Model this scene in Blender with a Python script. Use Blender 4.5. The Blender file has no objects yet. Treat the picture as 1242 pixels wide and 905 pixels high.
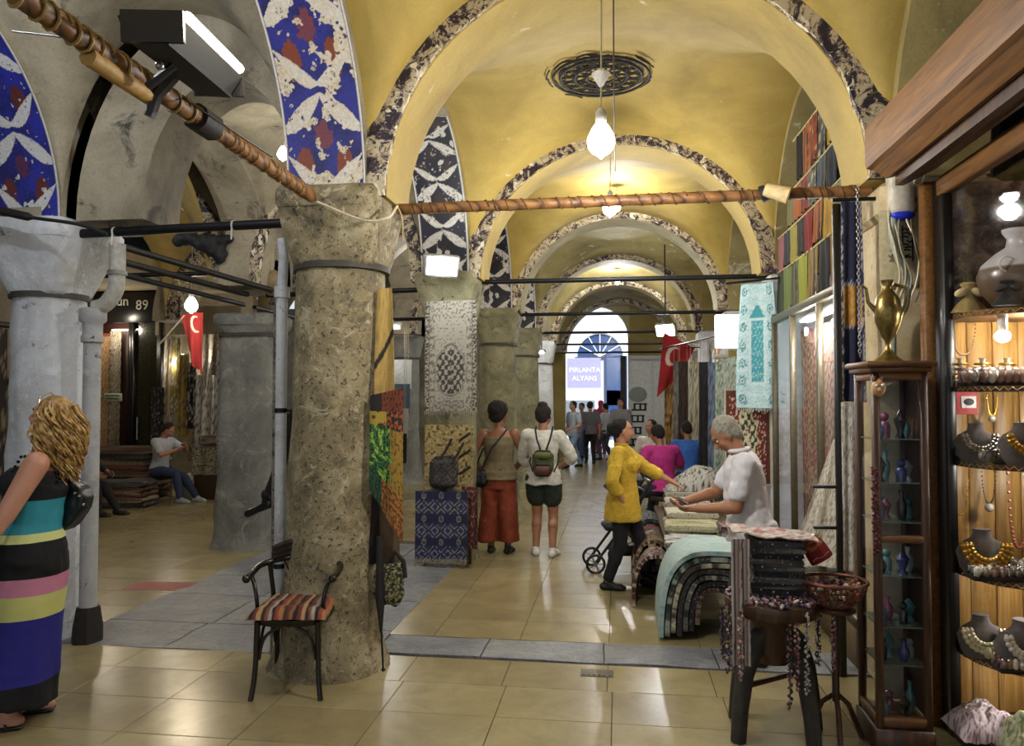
import bpy, math, random
from math import pi, sin, cos, tan, sqrt, atan2, radians as R
from mathutils import Vector, Matrix, noise, Euler
V = Vector
C = bpy.context.scene.collection
S = bpy.context.scene
# ---------------------------------------------------------------- camera, sky, light, exposure
CAMZ = 1.7
FPX = 938.0
cam = bpy.data.objects.new('camera', bpy.data.cameras.new('camera'))
C.objects.link(cam); S.camera = cam
cam.location = (0, 0, CAMZ)
cam.rotation_euler = (R(91.8), 0, R(7.8))
cam.data.sensor_width = 36; cam.data.lens = 36 * FPX / 1242
cam.data.clip_start = .05; cam.data.clip_end = 300
wd = bpy.data.worlds.new('world'); S.world = wd; wd.use_nodes = True
bgn = wd.node_tree.nodes['Background']
bgn.inputs[0].default_value = (.80, .88, 1.0, 1); bgn.inputs[1].default_value = 0.6
S.view_settings.view_transform = 'Standard'; S.view_settings.look = 'None'
S.view_settings.exposure = 0.55; S.view_settings.gamma = 1.0
sun = bpy.data.objects.new('sun', bpy.data.lights.new('sun', 'SUN')); C.objects.link(sun)
sun.data.energy = 7; sun.data.angle = R(2); sun.rotation_euler = (R(38), 0, R(12))
sun.data.color = (1, .97, .92)
_RM = cam.rotation_euler.to_matrix()
def ray(px, py):
    d = V(((px - 621) / FPX, (452.5 - py) / FPX, -1)); return _RM @ d
def atY(px, py, Y):
    d = ray(px, py); k = Y / d.y; return V((d.x * k, Y, CAMZ + d.z * k))
def atX(px, py, X):
    d = ray(px, py); k = X / d.x; return V((X, d.y * k, CAMZ + d.z * k))
def atZ(px, py, Z=0.0):
    d = ray(px, py); k = (Z - CAMZ) / d.z; return V((d.x * k, d.y * k, Z))
def lamp(name, loc, e, col=(1, .96, .9), size=.05):
    l = bpy.data.lights.new(name, 'POINT'); l.energy = e; l.color = col; l.shadow_soft_size = size
    o = bpy.data.objects.new(name, l); C.objects.link(o); o.location = loc; return o
# ---------------------------------------------------------------- material helpers
def hexc(h):
    h = h.lstrip('#'); r = [int(h[i:i+2], 16) / 255 for i in (0, 2, 4)]
    return tuple((x / 12.92 if x <= .04045 else ((x + .055) / 1.055) ** 2.4) for x in r)
def c4(h): return (*hexc(h), 1) if isinstance(h, str) else (*h[:3], 1)
class N:
    def __init__(s, name):
        s.m = bpy.data.materials.new(name); s.m.use_nodes = True
        s.t = s.m.node_tree; s.b = s.t.nodes['Principled BSDF']; s.co = None
    def n(s, ty, **kw):
        x = s.t.nodes.new(ty)
        for k, v in kw.items(): setattr(x, k, v)
        return x
    def l(s, a, b): s.t.links.new(a, b)
    def coord(s, kind='Object'):
        if s.co is None: s.co = s.n('ShaderNodeTexCoord')
        return s.co.outputs[kind]
    def pos(s):
        return s.n('ShaderNodeNewGeometry').outputs['Position']
    def mapping(s, src, scale=(1, 1, 1), rot=(0, 0, 0)):
        m = s.n('ShaderNodeMapping'); s.l(src, m.inputs[0]); m.inputs['Scale'].default_value = scale
        m.inputs['Rotation'].default_value = rot; return m.outputs[0]
    def noise(s, src, scale=5, detail=5, rough=.6, dist=0):
        x = s.n('ShaderNodeTexNoise'); s.l(src, x.inputs['Vector']); x.inputs['Scale'].default_value = scale
        x.inputs['Detail'].default_value = detail; x.inputs['Roughness'].default_value = rough
        x.inputs['Distortion'].default_value = dist; return x.outputs['Fac']
    def ramp(s, fac, stops, const=False):
        r = s.n('ShaderNodeValToRGB'); s.l(fac, r.inputs[0]); e = r.color_ramp.elements
        if const: r.color_ramp.interpolation = 'CONSTANT'
        while len(e) < len(stops): e.new(.5)
        for i, (p, c) in enumerate(stops): e[i].position = p; e[i].color = c4(c)
        return r.outputs[0]
    def mix(s, fac, a, b):
        x = s.n('ShaderNodeMix', data_type='RGBA')
        for v, k in ((fac, 0), (a, 6), (b, 7)):
            if isinstance(v, (int, float)): x.inputs[k].default_value = v
            elif isinstance(v, (str, tuple)): x.inputs[k].default_value = c4(v)
            else: s.l(v, x.inputs[k])
        return x.outputs[2]
    def step(s, fac, a, b):
        return s.ramp(fac, [(a, (0, 0, 0)), (b, (1, 1, 1))])
    def bump(s, h, dist=.01, st=.6):
        x = s.n('ShaderNodeBump'); s.l(h, x.inputs['Height']); x.inputs['Distance'].default_value = dist
        x.inputs['Strength'].default_value = st; s.l(x.outputs[0], s.b.inputs['Normal'])
    def col(s, c):
        if isinstance(c, (str, tuple)): s.b.inputs['Base Color'].default_value = c4(c)
        else: s.l(c, s.b.inputs['Base Color'])
    def set(s, rough=.6, metal=0, **kw):
        s.b.inputs['Roughness'].default_value = rough; s.b.inputs['Metallic'].default_value = metal
        for k, v in kw.items(): s.b.inputs[k].default_value = v
_mc = {}
def plain(col, rough=.6, metal=0, var=.25, sc=30, bump=.0015):
    """simple coloured surface with a little procedural variation"""
    k = ('p', col, rough, metal, var, sc, bump)
    if k in _mc: return _mc[k]
    n = N('surface_' + str(len(_mc))); n.set(rough, metal)
    a = hexc(col) if isinstance(col, str) else col
    f = n.noise(n.coord(), sc, 4)
    n.col(n.ramp(f, [(.3, tuple(x * (1 - var) for x in a)), (.7, tuple(min(1, x * (1 + var * .6)) for x in a))]))
    if bump: n.bump(f, bump, .5)
    _mc[k] = n.m; return n.m
def glow(col, st):
    k = ('g', col, st)
    if k in _mc: return _mc[k]
    n = N('glow_' + str(len(_mc))); n.col(col); n.b.inputs['Emission Color'].default_value = c4(col)
    n.b.inputs['Emission Strength'].default_value = st; _mc[k] = n.m; return n.m
def stripes(cols, scale, axis=0, rough=.85, name='striped_cloth', soft=False):
    """cloth banded along one object axis: cols = list of (pos, hex)"""
    n = N(name); n.set(rough)
    sp = n.n('ShaderNodeSeparateXYZ'); n.l(n.coord(), sp.inputs[0])
    m = n.n('ShaderNodeMath', operation='MULTIPLY_ADD'); n.l(sp.outputs[axis], m.inputs[0]); m.inputs[1].default_value = scale[0]; m.inputs[2].default_value = scale[1]
    f = m.outputs[0]
    if len(scale) > 2:
        g = n.n('ShaderNodeMath', operation='FRACT'); n.l(f, g.inputs[0]); f = g.outputs[0]
    n.col(n.ramp(f, cols, not soft)); n.bump(n.noise(n.coord(), 90, 2), .001, .4)
    return n.m
def vcol(name='woven_cloth', rough=.85, bump=.002, metal=0, sheen=0, sc=120):
    k = ('v', name, rough, bump, metal, sc)
    if k in _mc: return _mc[k]
    n = N(name); n.set(rough, metal)
    a = n.n('ShaderNodeAttribute'); a.attribute_name = 'Col'
    f = n.noise(n.coord(), sc, 3)
    n.col(n.mix(n.ramp(f, [(.35, (.25, .25, .25)), (.7, (0, 0, 0))]), a.outputs['Color'], (.02, .02, .02)))
    n.bump(f, bump, .5); _mc[k] = n.m; return n.m
def glass_mat():
    if 'glass' in _mc: return _mc['glass']
    n = N('clear_glass'); t = n.t
    tr = n.n('ShaderNodeBsdfTransparent'); gl = n.n('ShaderNodeBsdfGlossy'); gl.inputs['Roughness'].default_value = .03
    lw = n.n('ShaderNodeLayerWeight'); lw.inputs[0].default_value = .5
    pw = n.n('ShaderNodeMath', operation='POWER'); n.l(lw.outputs['Facing'], pw.inputs[0]); pw.inputs[1].default_value = 4.5
    ad = n.n('ShaderNodeMath', operation='MULTIPLY_ADD'); n.l(pw.outputs[0], ad.inputs[0]); ad.inputs[1].default_value = .35; ad.inputs[2].default_value = .02
    mx = n.n('ShaderNodeMixShader'); n.l(ad.outputs[0], mx.inputs[0]); n.l(tr.outputs[0], mx.inputs[1]); n.l(gl.outputs[0], mx.inputs[2])
    n.l(mx.outputs[0], t.nodes['Material Output'].inputs[0]); _mc['glass'] = n.m; return n.m
# ---------------------------------------------------------------- mesh helpers
class B:
    def __init__(s): s.v = []; s.f = []; s.mi = []; s.c = []; s.T = None; s.cur = 0; s.col = None
    def add(s, vs, fs, cols=None, mi=None):
        o = len(s.v)
        if s.T is not None: vs = [s.T @ V(p) for p in vs]
        s.v += [tuple(p) for p in vs]; s.f += [tuple(i + o for i in f) for f in fs]
        s.mi += [s.cur if mi is None else mi] * len(fs)
        cc = s.col or (1, 1, 1)
        s.c += [(*k[:3], 1) for k in cols] if cols else [(*cc[:3], 1)] * len(vs)
        return s
    def box(s, c, d, rz=0, jit=0, rx=0, ry=0, taper=1):
        M = Matrix.Translation(c) @ Euler((rx, ry, rz)).to_matrix().to_4x4()
        vs = []
        for z in (-1, 1):
            for x, y in ((-1, -1), (1, -1), (1, 1), (-1, 1)):
                k = taper if z > 0 else 1
                vs.append(M @ V((x * d[0] / 2 * k + random.uniform(-jit, jit), y * d[1] / 2 * k + random.uniform(-jit, jit), z * d[2] / 2 + random.uniform(-jit, jit))))
        return s.add(vs, [(3, 2, 1, 0), (4, 5, 6, 7), (0, 1, 5, 4), (1, 2, 6, 5), (2, 3, 7, 6), (3, 0, 4, 7)])
    def bb(s, c, d, bev=.01, rz=0, rx=0, ry=0):
        """box with chamfered edges"""
        M = Matrix.Translation(c) @ Euler((rx, ry, rz)).to_matrix().to_4x4()
        x, y, z = d[0] / 2, d[1] / 2, d[2] / 2; b = min(bev, x * .9, y * .9, z * .9)
        rings = []
        for (zz, k) in ((-z, b), (-z + b, 0), (z - b, 0), (z, b)):
            X, Y = x - k, y - k; q = b
            rings.append([(X - q, -Y, zz), (X, -Y + q, zz), (X, Y - q, zz), (X - q, Y, zz), (-X + q, Y, zz), (-X, Y - q, zz), (-X, -Y + q, zz), (-X + q, -Y, zz)])
        vs = [M @ V(p) for r in rings for p in r]; fs = [tuple(range(7, -1, -1)), tuple(range(24, 32))]
        for k in range(3):
            for i in range(8): fs.append((k*8+i, k*8+(i+1) % 8, k*8+8+(i+1) % 8, k*8+8+i))
        return s.add(vs, fs)
    def loft(s, rings, cap=True, closed=True, cols=None):
        n = len(rings[0]); vs = [p for r in rings for p in r]; fs = []
        for k in range(len(rings) - 1):
            for i in range(n if closed else n - 1):
                j = (i + 1) % n; fs.append((k*n+i, k*n+j, (k+1)*n+j, (k+1)*n+i))
        if cap and closed: fs += [tuple(range(n - 1, -1, -1)), tuple(range((len(rings)-1)*n, len(rings)*n))]
        return s.add(vs, fs, cols)
    def lathe(s, prof, c=(0, 0, 0), n=20, ax=None, cap=True, sq=2, jit=0, seed=0, sy=1):
        """prof: (radius, z); sq>2 squares the section"""
        rings = []
        for k, pr in enumerate(prof):
            r, z = pr[0], pr[1]; e = pr[2] if len(pr) > 2 else sq; g = []
            for i in range(n):
                a = 2 * pi * (i + .5) / n; ca, sa = cos(a), sin(a)
                q = (abs(ca) ** e + abs(sa) ** e) ** (-1 / e) * r
                p = V((ca * q, sa * q * sy, z))
                if jit: p *= 1; d = noise.noise(V((ca * 2 + seed, sa * 2, z * 3))) * jit + noise.noise(V((ca * 7 + seed, sa * 7, z * 9))) * jit * .5; p.x += ca * d; p.y += sa * d
                g.append(p)
            rings.append(g)
        if ax is not None:
            q = V(ax).to_track_quat('Z', 'Y'); rings = [[q @ p for p in g] for g in rings]
        c = V(c); rings = [[p + c for p in g] for g in rings]
        return s.loft(rings, cap)
    def tube(s, pts, r, n=8, cap=True, closed=False, sy=1):
        pts = [V(p) for p in pts]; m = len(pts); rings = []; u = None
        for i, p in enumerate(pts):
            if closed: t = pts[(i + 1) % m] - pts[i - 1]
            else: t = pts[min(i + 1, m - 1)] - pts[max(i - 1, 0)]
            if t.length < 1e-9: t = V((0, 0, 1))
            t.normalize()
            if u is None:
                u = t.cross(V((0, 0, 1)));
                if u.length < .05: u = t.cross(V((1, 0, 0)))
            u = (u - t * u.dot(t)).normalized(); w = t.cross(u)
            rr = r[i] if isinstance(r, (list, tuple)) else r
            rings.append([p + (u * cos(2*pi*k/n) + w * sin(2*pi*k/n) * sy) * rr for k in range(n)])
        if closed: rings.append(rings[0]); cap = False
        return s.loft(rings, cap)
    def ball(s, c, r, n=10, m=7, rot=None):
        if isinstance(r, (int, float)): r = (r, r, r)
        vs = []; fs = []; c = V(c)
        for k in range(1, m):
            a = pi * k / m
            for i in range(n):
                b = 2 * pi * i / n; vs.append(V((sin(a) * cos(b) * r[0], sin(a) * sin(b) * r[1], -cos(a) * r[2])))
        vs += [V((0, 0, -r[2])), V((0, 0, r[2]))]
        if rot is not None: M = rot if isinstance(rot, Matrix) else Euler(rot).to_matrix(); vs = [M @ p for p in vs]
        vs = [p + c for p in vs]; L = (m - 1) * n
        for k in range(m - 2):
            for i in range(n): j = (i + 1) % n; fs.append((k*n+i, k*n+j, (k+1)*n+j, (k+1)*n+i))
        for i in range(n): j = (i + 1) % n; fs += [(L, j, i), (L + 1, (m-2)*n+i, (m-2)*n+j)]
        return s.add(vs, fs)
    def cap(s, a, b, ra, rb, n=12, h=3):
        """tapered capsule"""
        a = V(a); b = V(b); d = b - a; L = d.length
        if L < 1e-6: return s.ball(a, ra, n)
        pr = []
        for k in range(h + 1): t = pi / 2 * (1 - k / h); pr.append((max(ra * cos(t), ra * .02), -ra * sin(t)))
        for k in range(h + 1): t = pi / 2 * k / h; pr.append((max(rb * cos(t), rb * .02), L + rb * sin(t)))
        return s.lathe(pr, a, n, d)
    def grid(s, fn, nu, nv, col=None, thick=0, flip=False):
        """fn(u,v)->point, col(u,v)->rgb; thick gives a closed sheet"""
        P = []; K = []
        for j in range(nv + 1):
            for i in range(nu + 1):
                u, v = i / nu, j / nv; P.append(V(fn(u, v))); K.append(col(u, v) if col else (s.col or (1, 1, 1)))
        W = nu + 1; fs = []
        for j in range(nv):
            for i in range(nu):
                q = (j*W+i, j*W+i+1, (j+1)*W+i+1, (j+1)*W+i); fs.append(q[::-1] if flip else q)
        if thick:
            n0 = len(P); nr = []
            for j in range(nv + 1):
                for i in range(nu + 1):
                    a = P[j*W+min(i+1, nu)] - P[j*W+max(i-1, 0)]; b = P[min(j+1, nv)*W+i] - P[max(j-1, 0)*W+i]
                    q = a.cross(b); q = q.normalized() if q.length > 1e-12 else V((0, 0, 1)); nr.append(-q if flip else q)
            P = P + [p - q * thick for p, q in zip(P, nr)]; K = K + K
            fs += [tuple(k + n0 for k in f[::-1]) for f in fs]
            bd = [i for i in range(W)] + [j*W+nu for j in range(1, nv+1)] + [nv*W+i for i in range(nu-1, -1, -1)] + [j*W for j in range(nv-1, 0, -1)]
            for k in range(len(bd)):
                a, b = bd[k], bd[(k+1) % len(bd)]; q = (b, a, a+n0, b+n0); fs.append(q[::-1] if flip else q)
        return s.add(P, fs, K)
    def prism(s, poly, th, M=None):
        """poly in local XZ, thickness along Y"""
        M = M or Matrix(); n = len(poly)
        vs = [M @ V((x, -th/2, z)) for x, z in poly] + [M @ V((x, th/2, z)) for x, z in poly]
        fs = [tuple(range(n)), tuple(range(2*n-1, n-1, -1))] + [(i+n, (i+1) % n + n, (i+1) % n, i) for i in range(n)]
        return s.add(vs, fs)
    def build(s, name, mats, parent=None, smooth=True, loc=None, sharp=None):
        me = bpy.data.meshes.new(name); me.from_pydata(s.v, [], s.f)
        if not isinstance(mats, (list, tuple)): mats = [mats]
        for m in mats: me.materials.append(m)
        if len(mats) > 1: me.polygons.foreach_set('material_index', s.mi)
        me.polygons.foreach_set('use_smooth', [smooth] * len(s.f))
        a = me.color_attributes.new('Col', 'FLOAT_COLOR', 'POINT')
        a.data.foreach_set('color', [x for k in s.c for x in k])
        me.update()
        if smooth: 
            try: me.set_sharp_from_angle(angle=R(sharp or 50))
            except Exception: pass
        o = bpy.data.objects.new(name, me); C.objects.link(o)
        if parent is not None: o.parent = parent
        if loc is not None: o.location = loc
        return o
def thing(name, label, cat, loc=(0, 0, 0), rz=0, group=None):
    o = bpy.data.objects.new(name, None); C.objects.link(o); o.location = loc; o.rotation_euler = (0, 0, rz)
    o.empty_display_size = .1; return tag(o, label, cat, group)
def tag(o, label, cat, group=None, kind=None):
    o['label'] = label; o['category'] = cat
    if group: o['group'] = group
    if kind: o['kind'] = kind
    return o
def struct(o): o['kind'] = 'structure'; return o
def stuff(o): o['kind'] = 'stuff'; return o
def copy_tree(o, parent=None):
    c = o.copy(); C.objects.link(c); c.parent = parent
    for ch in list(o.children): copy_tree(ch, c)
    return c
def lerp(a, b, t): return a + (b - a) * t
def mixc(a, b, t): return tuple(x + (y - x) * t for x, y in zip(a, b))
def nz(x, y, z=0, s=1): return noise.noise(V((x * s, y * s, z * s)))
def cr_(P, n_=8):
    out = []
    for i in range(len(P) - 1):
        p0, p1, p2_, p3 = P[max(i-1, 0)], P[i], P[i+1], P[min(i+2, len(P)-1)]
        for k in range(n_): t = k / n_; out.append(.5 * ((2 * p1) + (p2_ - p0) * t + (2 * p0 - 5 * p1 + 4 * p2_ - p3) * t * t + (3 * p1 - p0 - 3 * p2_ + p3) * t ** 3))
    return out + [P[-1]]
# ================================================================ structure
ZS = 2.93                                    # springing height of every arch
BAY = [1.5, 4.8, 8.1, 11.4, 14.7, 18.0, 21.3]
# --- materials of the building
def plaster(name, base, dark, light, flake=None, sc=1.6, fl=(.62, .66), rough=.75, bump=.012):
    n = N(name); n.set(rough); p = n.coord()
    a = n.noise(p, sc, 8, .65, .4); c = n.ramp(a, [(.28, dark), (.5, base), (.75, light)])
    if flake:
        f = n.noise(p, sc * 2.3, 10, .72, .8); c = n.mix(n.step(f, *fl), c, flake)
    g = n.noise(p, 60, 3, .5); c = n.mix(n.ramp(g, [(.3, (.25, .25, .25)), (.5, (0, 0, 0))]), c, dark)
    n.col(c); n.bump(n.noise(p, sc * 6, 8, .7), bump, .5); return n.m
M_yellow = plaster('yellow_plaster', '#a48c44', '#837035', '#b5a05a', '#cfc4a0', 1.1, (.665, .70))
M_yellow2 = plaster('pale_ochre_plaster', '#8f8150', '#655a38', '#a69a70', '#c0baa2', 1.4, (.60, .66))
M_grey = plaster('stained_cream_plaster', '#8d846f', '#514c41', '#b0a791', '#3a3731', 1.3, (.57, .66))
M_ochre = plaster('ochre_plaster', '#7c6a38', '#4e4426', '#94824c', '#5c564a', 1.4, (.66, .7))
def ringm(name, pale, dk, purple):
    n = N(name); n.set(.7); p = n.coord()
    w = n.noise(p, 5, 10, .75, 1.6); s1 = n.noise(n.mapping(p, (1, 1, 1)), 14, 8, .7, 2.2)
    c = n.ramp(w, [(.40, dk), (.46, purple), (.50, pale), (.62, '#b8ac92')])
    c = n.mix(n.step(s1, .53, .58), c, dk); c = n.mix(n.step(n.noise(p, 9, 6, .6, 1), .58, .62), c, '#d8cfba')
    n.col(c); n.bump(s1, .01, .6); return n.m
M_ring = ringm('flaking_painted_band', '#b3a383', '#1c1620', '#3c2a38')
def stone(name, base, dark, light, spots, thr=(.56, .6), sc=7):
    n = N(name); n.set(.8); p = n.coord()
    a = n.noise(p, sc * .35, 8, .7, .5); c = n.ramp(a, [(.3, dark), (.5, base), (.72, light)])
    f = n.noise(p, sc * 3, 9, .75, .4); c = n.mix(n.step(f, *thr), c, spots)
    g = n.noise(p, sc * .8, 10, .8, 1.2); c = n.mix(n.step(g, .54, .63), c, light)
    c = n.mix(n.step(n.noise(p, sc * 1.1, 9, .75, .8), .6, .68), c, spots)
    n.col(c); n.bump(f, .012, .9); return n.m
M_stone1 = stone('pitted_tan_stone', '#877a5a', '#4e493a', '#b9ae8e', '#332e27', (.555, .60), 12)
M_stone2 = stone('whitewashed_stone', '#bfc1c4', '#97958c', '#d8dbe0', '#4a453c', (.64, .68), 5)
M_stone3 = stone('grey_stone', '#75756f', '#54534c', '#94938a', '#3c3b36', (.66, .7), 4)
M_stone4 = stone('olive_stone', '#7c775a', '#4f4c3a', '#9b9676', '#2e2c24', (.6, .65), 6)
# --- polished floor
n = N('polished_marble_tile'); n.set(.16)
oi = n.n('ShaderNodeObjectInfo'); p = n.pos()
c = n.ramp(n.noise(p, 1.3, 7, .6, .8), [(.3, '#776b4c'), (.55, '#93865f'), (.75, '#a79b76')])
rnd = n.ramp(oi.outputs['Random'], [(0, '#7c7052'), (1, '#a59971')]); c = n.mix(.35, c, rnd)
st = n.noise(p, 3.5, 9, .75, 1.2); c = n.mix(n.ramp(st, [(.45, (0, 0, 0)), (.85, (.5, .5, .5))]), c, '#5f563f')
n.col(c); n.l(n.ramp(n.noise(p, 2.2, 6, .6), [(.35, (.23, .23, .23)), (.7, (.27, .27, .27))]), n.b.inputs['Roughness'])
n.bump(n.noise(p, 4, 2), .003, .12); M_tile = n.m
n = N('worn_grey_slab'); n.set(.4); p = n.pos()
c = n.ramp(n.noise(p, 1.8, 9, .7, .8), [(.3, '#58595c'), (.5, '#7a7c80'), (.7, '#8f8d84')])
cr = n.noise(p, 2.6, 10, .8, 2.0); c = n.mix(n.ramp(cr, [(.485, (0, 0, 0)), (.5, (.85, .85, .85)), (.515, (0, 0, 0))]), c, '#26241f')
n.col(c); n.bump(n.noise(p, 5, 8, .7), .03, .6); M_slab = n.m
M_mortar = plain('#4c4536', .8)
# --- floor
fl = B(); fl.box((-2.6, 8.5, -.07), (13.5, 29, .12)); floor = struct(fl.build('floor', M_mortar, smooth=False))
_tm = {}
def tile(cx, cy, w, d, m=M_tile, name='floor_tile', zt=0):
    k = (round(w, 3), round(d, 3), name)
    if k not in _tm:
        b = B(); b.bb((0, 0, -.012), (w, d, .024), .0015); o = b.build(name, m, floor, False); _tm[k] = o.data
    else:
        o = bpy.data.objects.new(name, _tm[k]); C.objects.link(o); o.parent = floor
    o.location = (cx, cy, zt); return o
far = B(); TW, TD = .62, .44; cnt = 0
def is_slab(x, y): return (-3.86 < x < -1.62 and 4.95 < y < 8.75) or (-1.62 <= x < 1.8 and 5.0 < y < 5.44)
j = 0; y = 3.24 + TD / 2
rows = []
yy = 1.92
while yy < 22.8:
    if abs(yy - 5.0) < .02 or (5.0 - .02 < yy < 5.3): pass
    rows.append(yy); yy += TD
for j, y0 in enumerate(rows):
    yc = y0 + TD / 2
    x0 = -9.37 if y0 > 4.5 else -5.0
    i = 0; x = x0
    while x < 2.2:
        xc = x + TW / 2
        if not is_slab(xc, yc):
            near = (3.0 < yc < 10.9 and xc > -1.7) or (3.0 < yc < 7.6 and xc > -5.3)
            if near and cnt < 250 and xc > -.85 * yc - .5: tile(xc, yc, TW - .004, TD - .004); cnt += 1
            else: far.bb((xc, yc, -.012), (TW - .004, TD - .004, .024), .0015)
        x += TW
stuff(far.build('floor_tile', M_tile, floor, False))
random.seed(5)
def slab(x0, x1, y0, y1): 
    b = B(); w, d = x1 - x0, y1 - y0; n_ = 10
    def f(u, v):
        X, Y = x0 + w * u, y0 + d * v
        e = .012 if 0 < u < 1 and 0 < v < 1 else 0
        return (X + (nz(X, Y, 3, 4) * .03 if 0 < u < 1 else nz(X, Y, 1, 5) * .012), Y + (nz(X, Y, 7, 5) * .012), .004 + e * .3 + nz(X, Y, 0, 2.5) * .007)
    b.grid(f, n_, n_, thick=.03); b.build('stone_slab', M_slab, floor)
xs = [-3.86, -3.1, -2.35, -1.63]; ys = [4.92, 5.5, 6.3, 7.0, 7.9, 8.75]
for j in range(5):
    o_ = random.uniform(-.15, .15)
    X = [-3.86, -3.1 + o_, -2.35 + o_, -1.63]
    for i in range(3): slab(X[i] + .006, X[i+1] - .006, ys[j] + .006, ys[j+1] - .006)
for i, (a, b_) in enumerate(((-1.62, -.9), (-.9, -.1), (-.1, .62), (.62, 1.3), (1.3, 1.9))): slab(a + .005, b_ - .005, 5.03, 5.42)
# red paint mark, floor drain
q = atZ(195, 711); b = B(); b.box((q.x, q.y, .0), (.55, .3, .004), R(3)); b.build('painted_mark', plain('#8a3a34', .5), floor, False)
q = atZ(724, 817); b = B(); b.bb((q.x, q.y, .001), (.2, .12, .008), .002)
for k in range(6): b.box((q.x - .08 + k * .032, q.y, .006), (.012, .09, .006))
b.build('drain_cover', plain('#5c5644', .5, .4), floor, False)
# --- ceiling: vaults, arches
ceil = bpy.data.objects.new('ceiling', None); C.objects.link(ceil); struct(ceil)
def vault(xa, xb, ya, yb, m, h=1.42, n_=30):
    cx, cy, rx, ry = (xa + xb) / 2, (ya + yb) / 2, (xb - xa) / 2, (yb - ya) / 2; b = B()
    def f(u, v):
        a, e = (u - .5) * pi, (v - .5) * pi
        p = abs(cos(a)); q_ = abs(cos(e))
        z = (p ** 8 + q_ ** 8) ** .125 if p + q_ > 0 else 0
        z = min(z, 1.04); return (cx + rx * sin(a), cy + ry * sin(e), ZS + h * z + .03 * nz(u * 3, v * 3, xa))
    b.grid(f, n_, n_, flip=True, thick=.06); o = b.build('vault', m, ceil, sharp=80); return o
def arch_y(cx, y, rx, rz, th, w, m, name='arch', n_=28, zs=ZS):
    """arch crossing in X at depth y; th = Y depth, w = ring height"""
    rg = []
    for i in range(n_ + 1):
        a = pi * i / n_; ca, sa = cos(a), sin(a)
        rg.append([(cx + rx*ca, y - th/2, zs + rz*sa), (cx + rx*ca, y + th/2, zs + rz*sa), (cx + (rx+w)*ca, y + th/2, zs + (rz+w)*sa), (cx + (rx+w)*ca, y - th/2, zs + (rz+w)*sa)])
    b = B(); b.loft(rg); return b.build(name, m, ceil, sharp=30)
def arch_x(x, cy, ry, rz, th, w, m, name='arch', n_=28, zs=ZS):
    rg = []
    for i in range(n_ + 1):
        a = pi * i / n_; ca, sa = cos(a), sin(a)
        rg.append([(x - th/2, cy + ry*ca, zs + rz*sa), (x + th/2, cy + ry*ca, zs + rz*sa), (x + th/2, cy + (ry+w)*ca, zs + (rz+w)*sa), (x - th/2, cy + (ry+w)*ca, zs + (rz+w)*sa)])
    b = B(); b.loft(rg); return b.build(name, m, ceil, sharp=30)
def ring_y(cx, y, rx, rz, w, m, th=.035, n_=40, zs=ZS):
    """proud flaking band on the face of an arch, its edge broken"""
    rg = []
    for i in range(n_ + 1):
        a = pi * i / n_; ca, sa = cos(a), sin(a); k = .012 * nz(i * .7, y, cx); ww = w + .02 * nz(i * .45, y + 5, cx)
        rg.append([(cx + (rx+k)*ca, y - th, zs + (rz+k)*sa), (cx + (rx+k)*ca, y + .02, zs + (rz+k)*sa), (cx + (rx+ww)*ca, y + .02, zs + (rz+ww)*sa), (cx + (rx+ww)*ca, y - th*.6, zs + (rz+ww)*sa)])
    b = B(); b.loft(rg); return b.build('painted_band', m, ceil, sharp=30)
for k in range(len(BAY)):
    y = BAY[k]; my = M_yellow if k < 3 else M_yellow2
    arch_y(0, y, 1.40, 1.33, .5, .4, my)
    if k: ring_y(0, y - .25, 1.405, 1.335, .165, M_ring)
    if k < len(BAY) - 1:
        vault(-1.53, 1.53, y + .2, BAY[k+1] - .2, my)
        cy = (y + BAY[k+1]) / 2
        arch_x(1.78, cy, 1.38, 1.36, .5, .5, M_yellow2)
        if k:
            arch_x(-1.77, cy, 1.38, 1.36, .5, .5, M_grey)
# aisles to the left
for k in range(0, 5):
    y = BAY[k]; ma = M_grey if k < 1 else (M_ochre if k == 1 else M_grey)
    if k: 
        if k == 1: arch_y(-2.66, y + .32, .58, .95, .45, .50, M_grey)
        else:
            arch_y(-3.02, y + .1, .84, 1.25, .45, .5, M_grey); ring_y(-3.02, y - .125, .845, 1.255, .14, M_ring)
    vault(-3.84, -2.04, y + .44, BAY[k+1] + .08, M_grey)
    vault(-7.0, -4.45, y + .2, BAY[k+1] - .2, M_ochre)
    arch_x(-4.08, (y + BAY[k+1]) / 2 + .34, 1.38, 1.33, .5, .5, M_grey)
    if k: arch_y(-5.72, y + .3, 1.18, 1.25, .45, .5, M_grey); ring_y(-5.72, y + .075, 1.185, 1.255, .26, M_ring)
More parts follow.
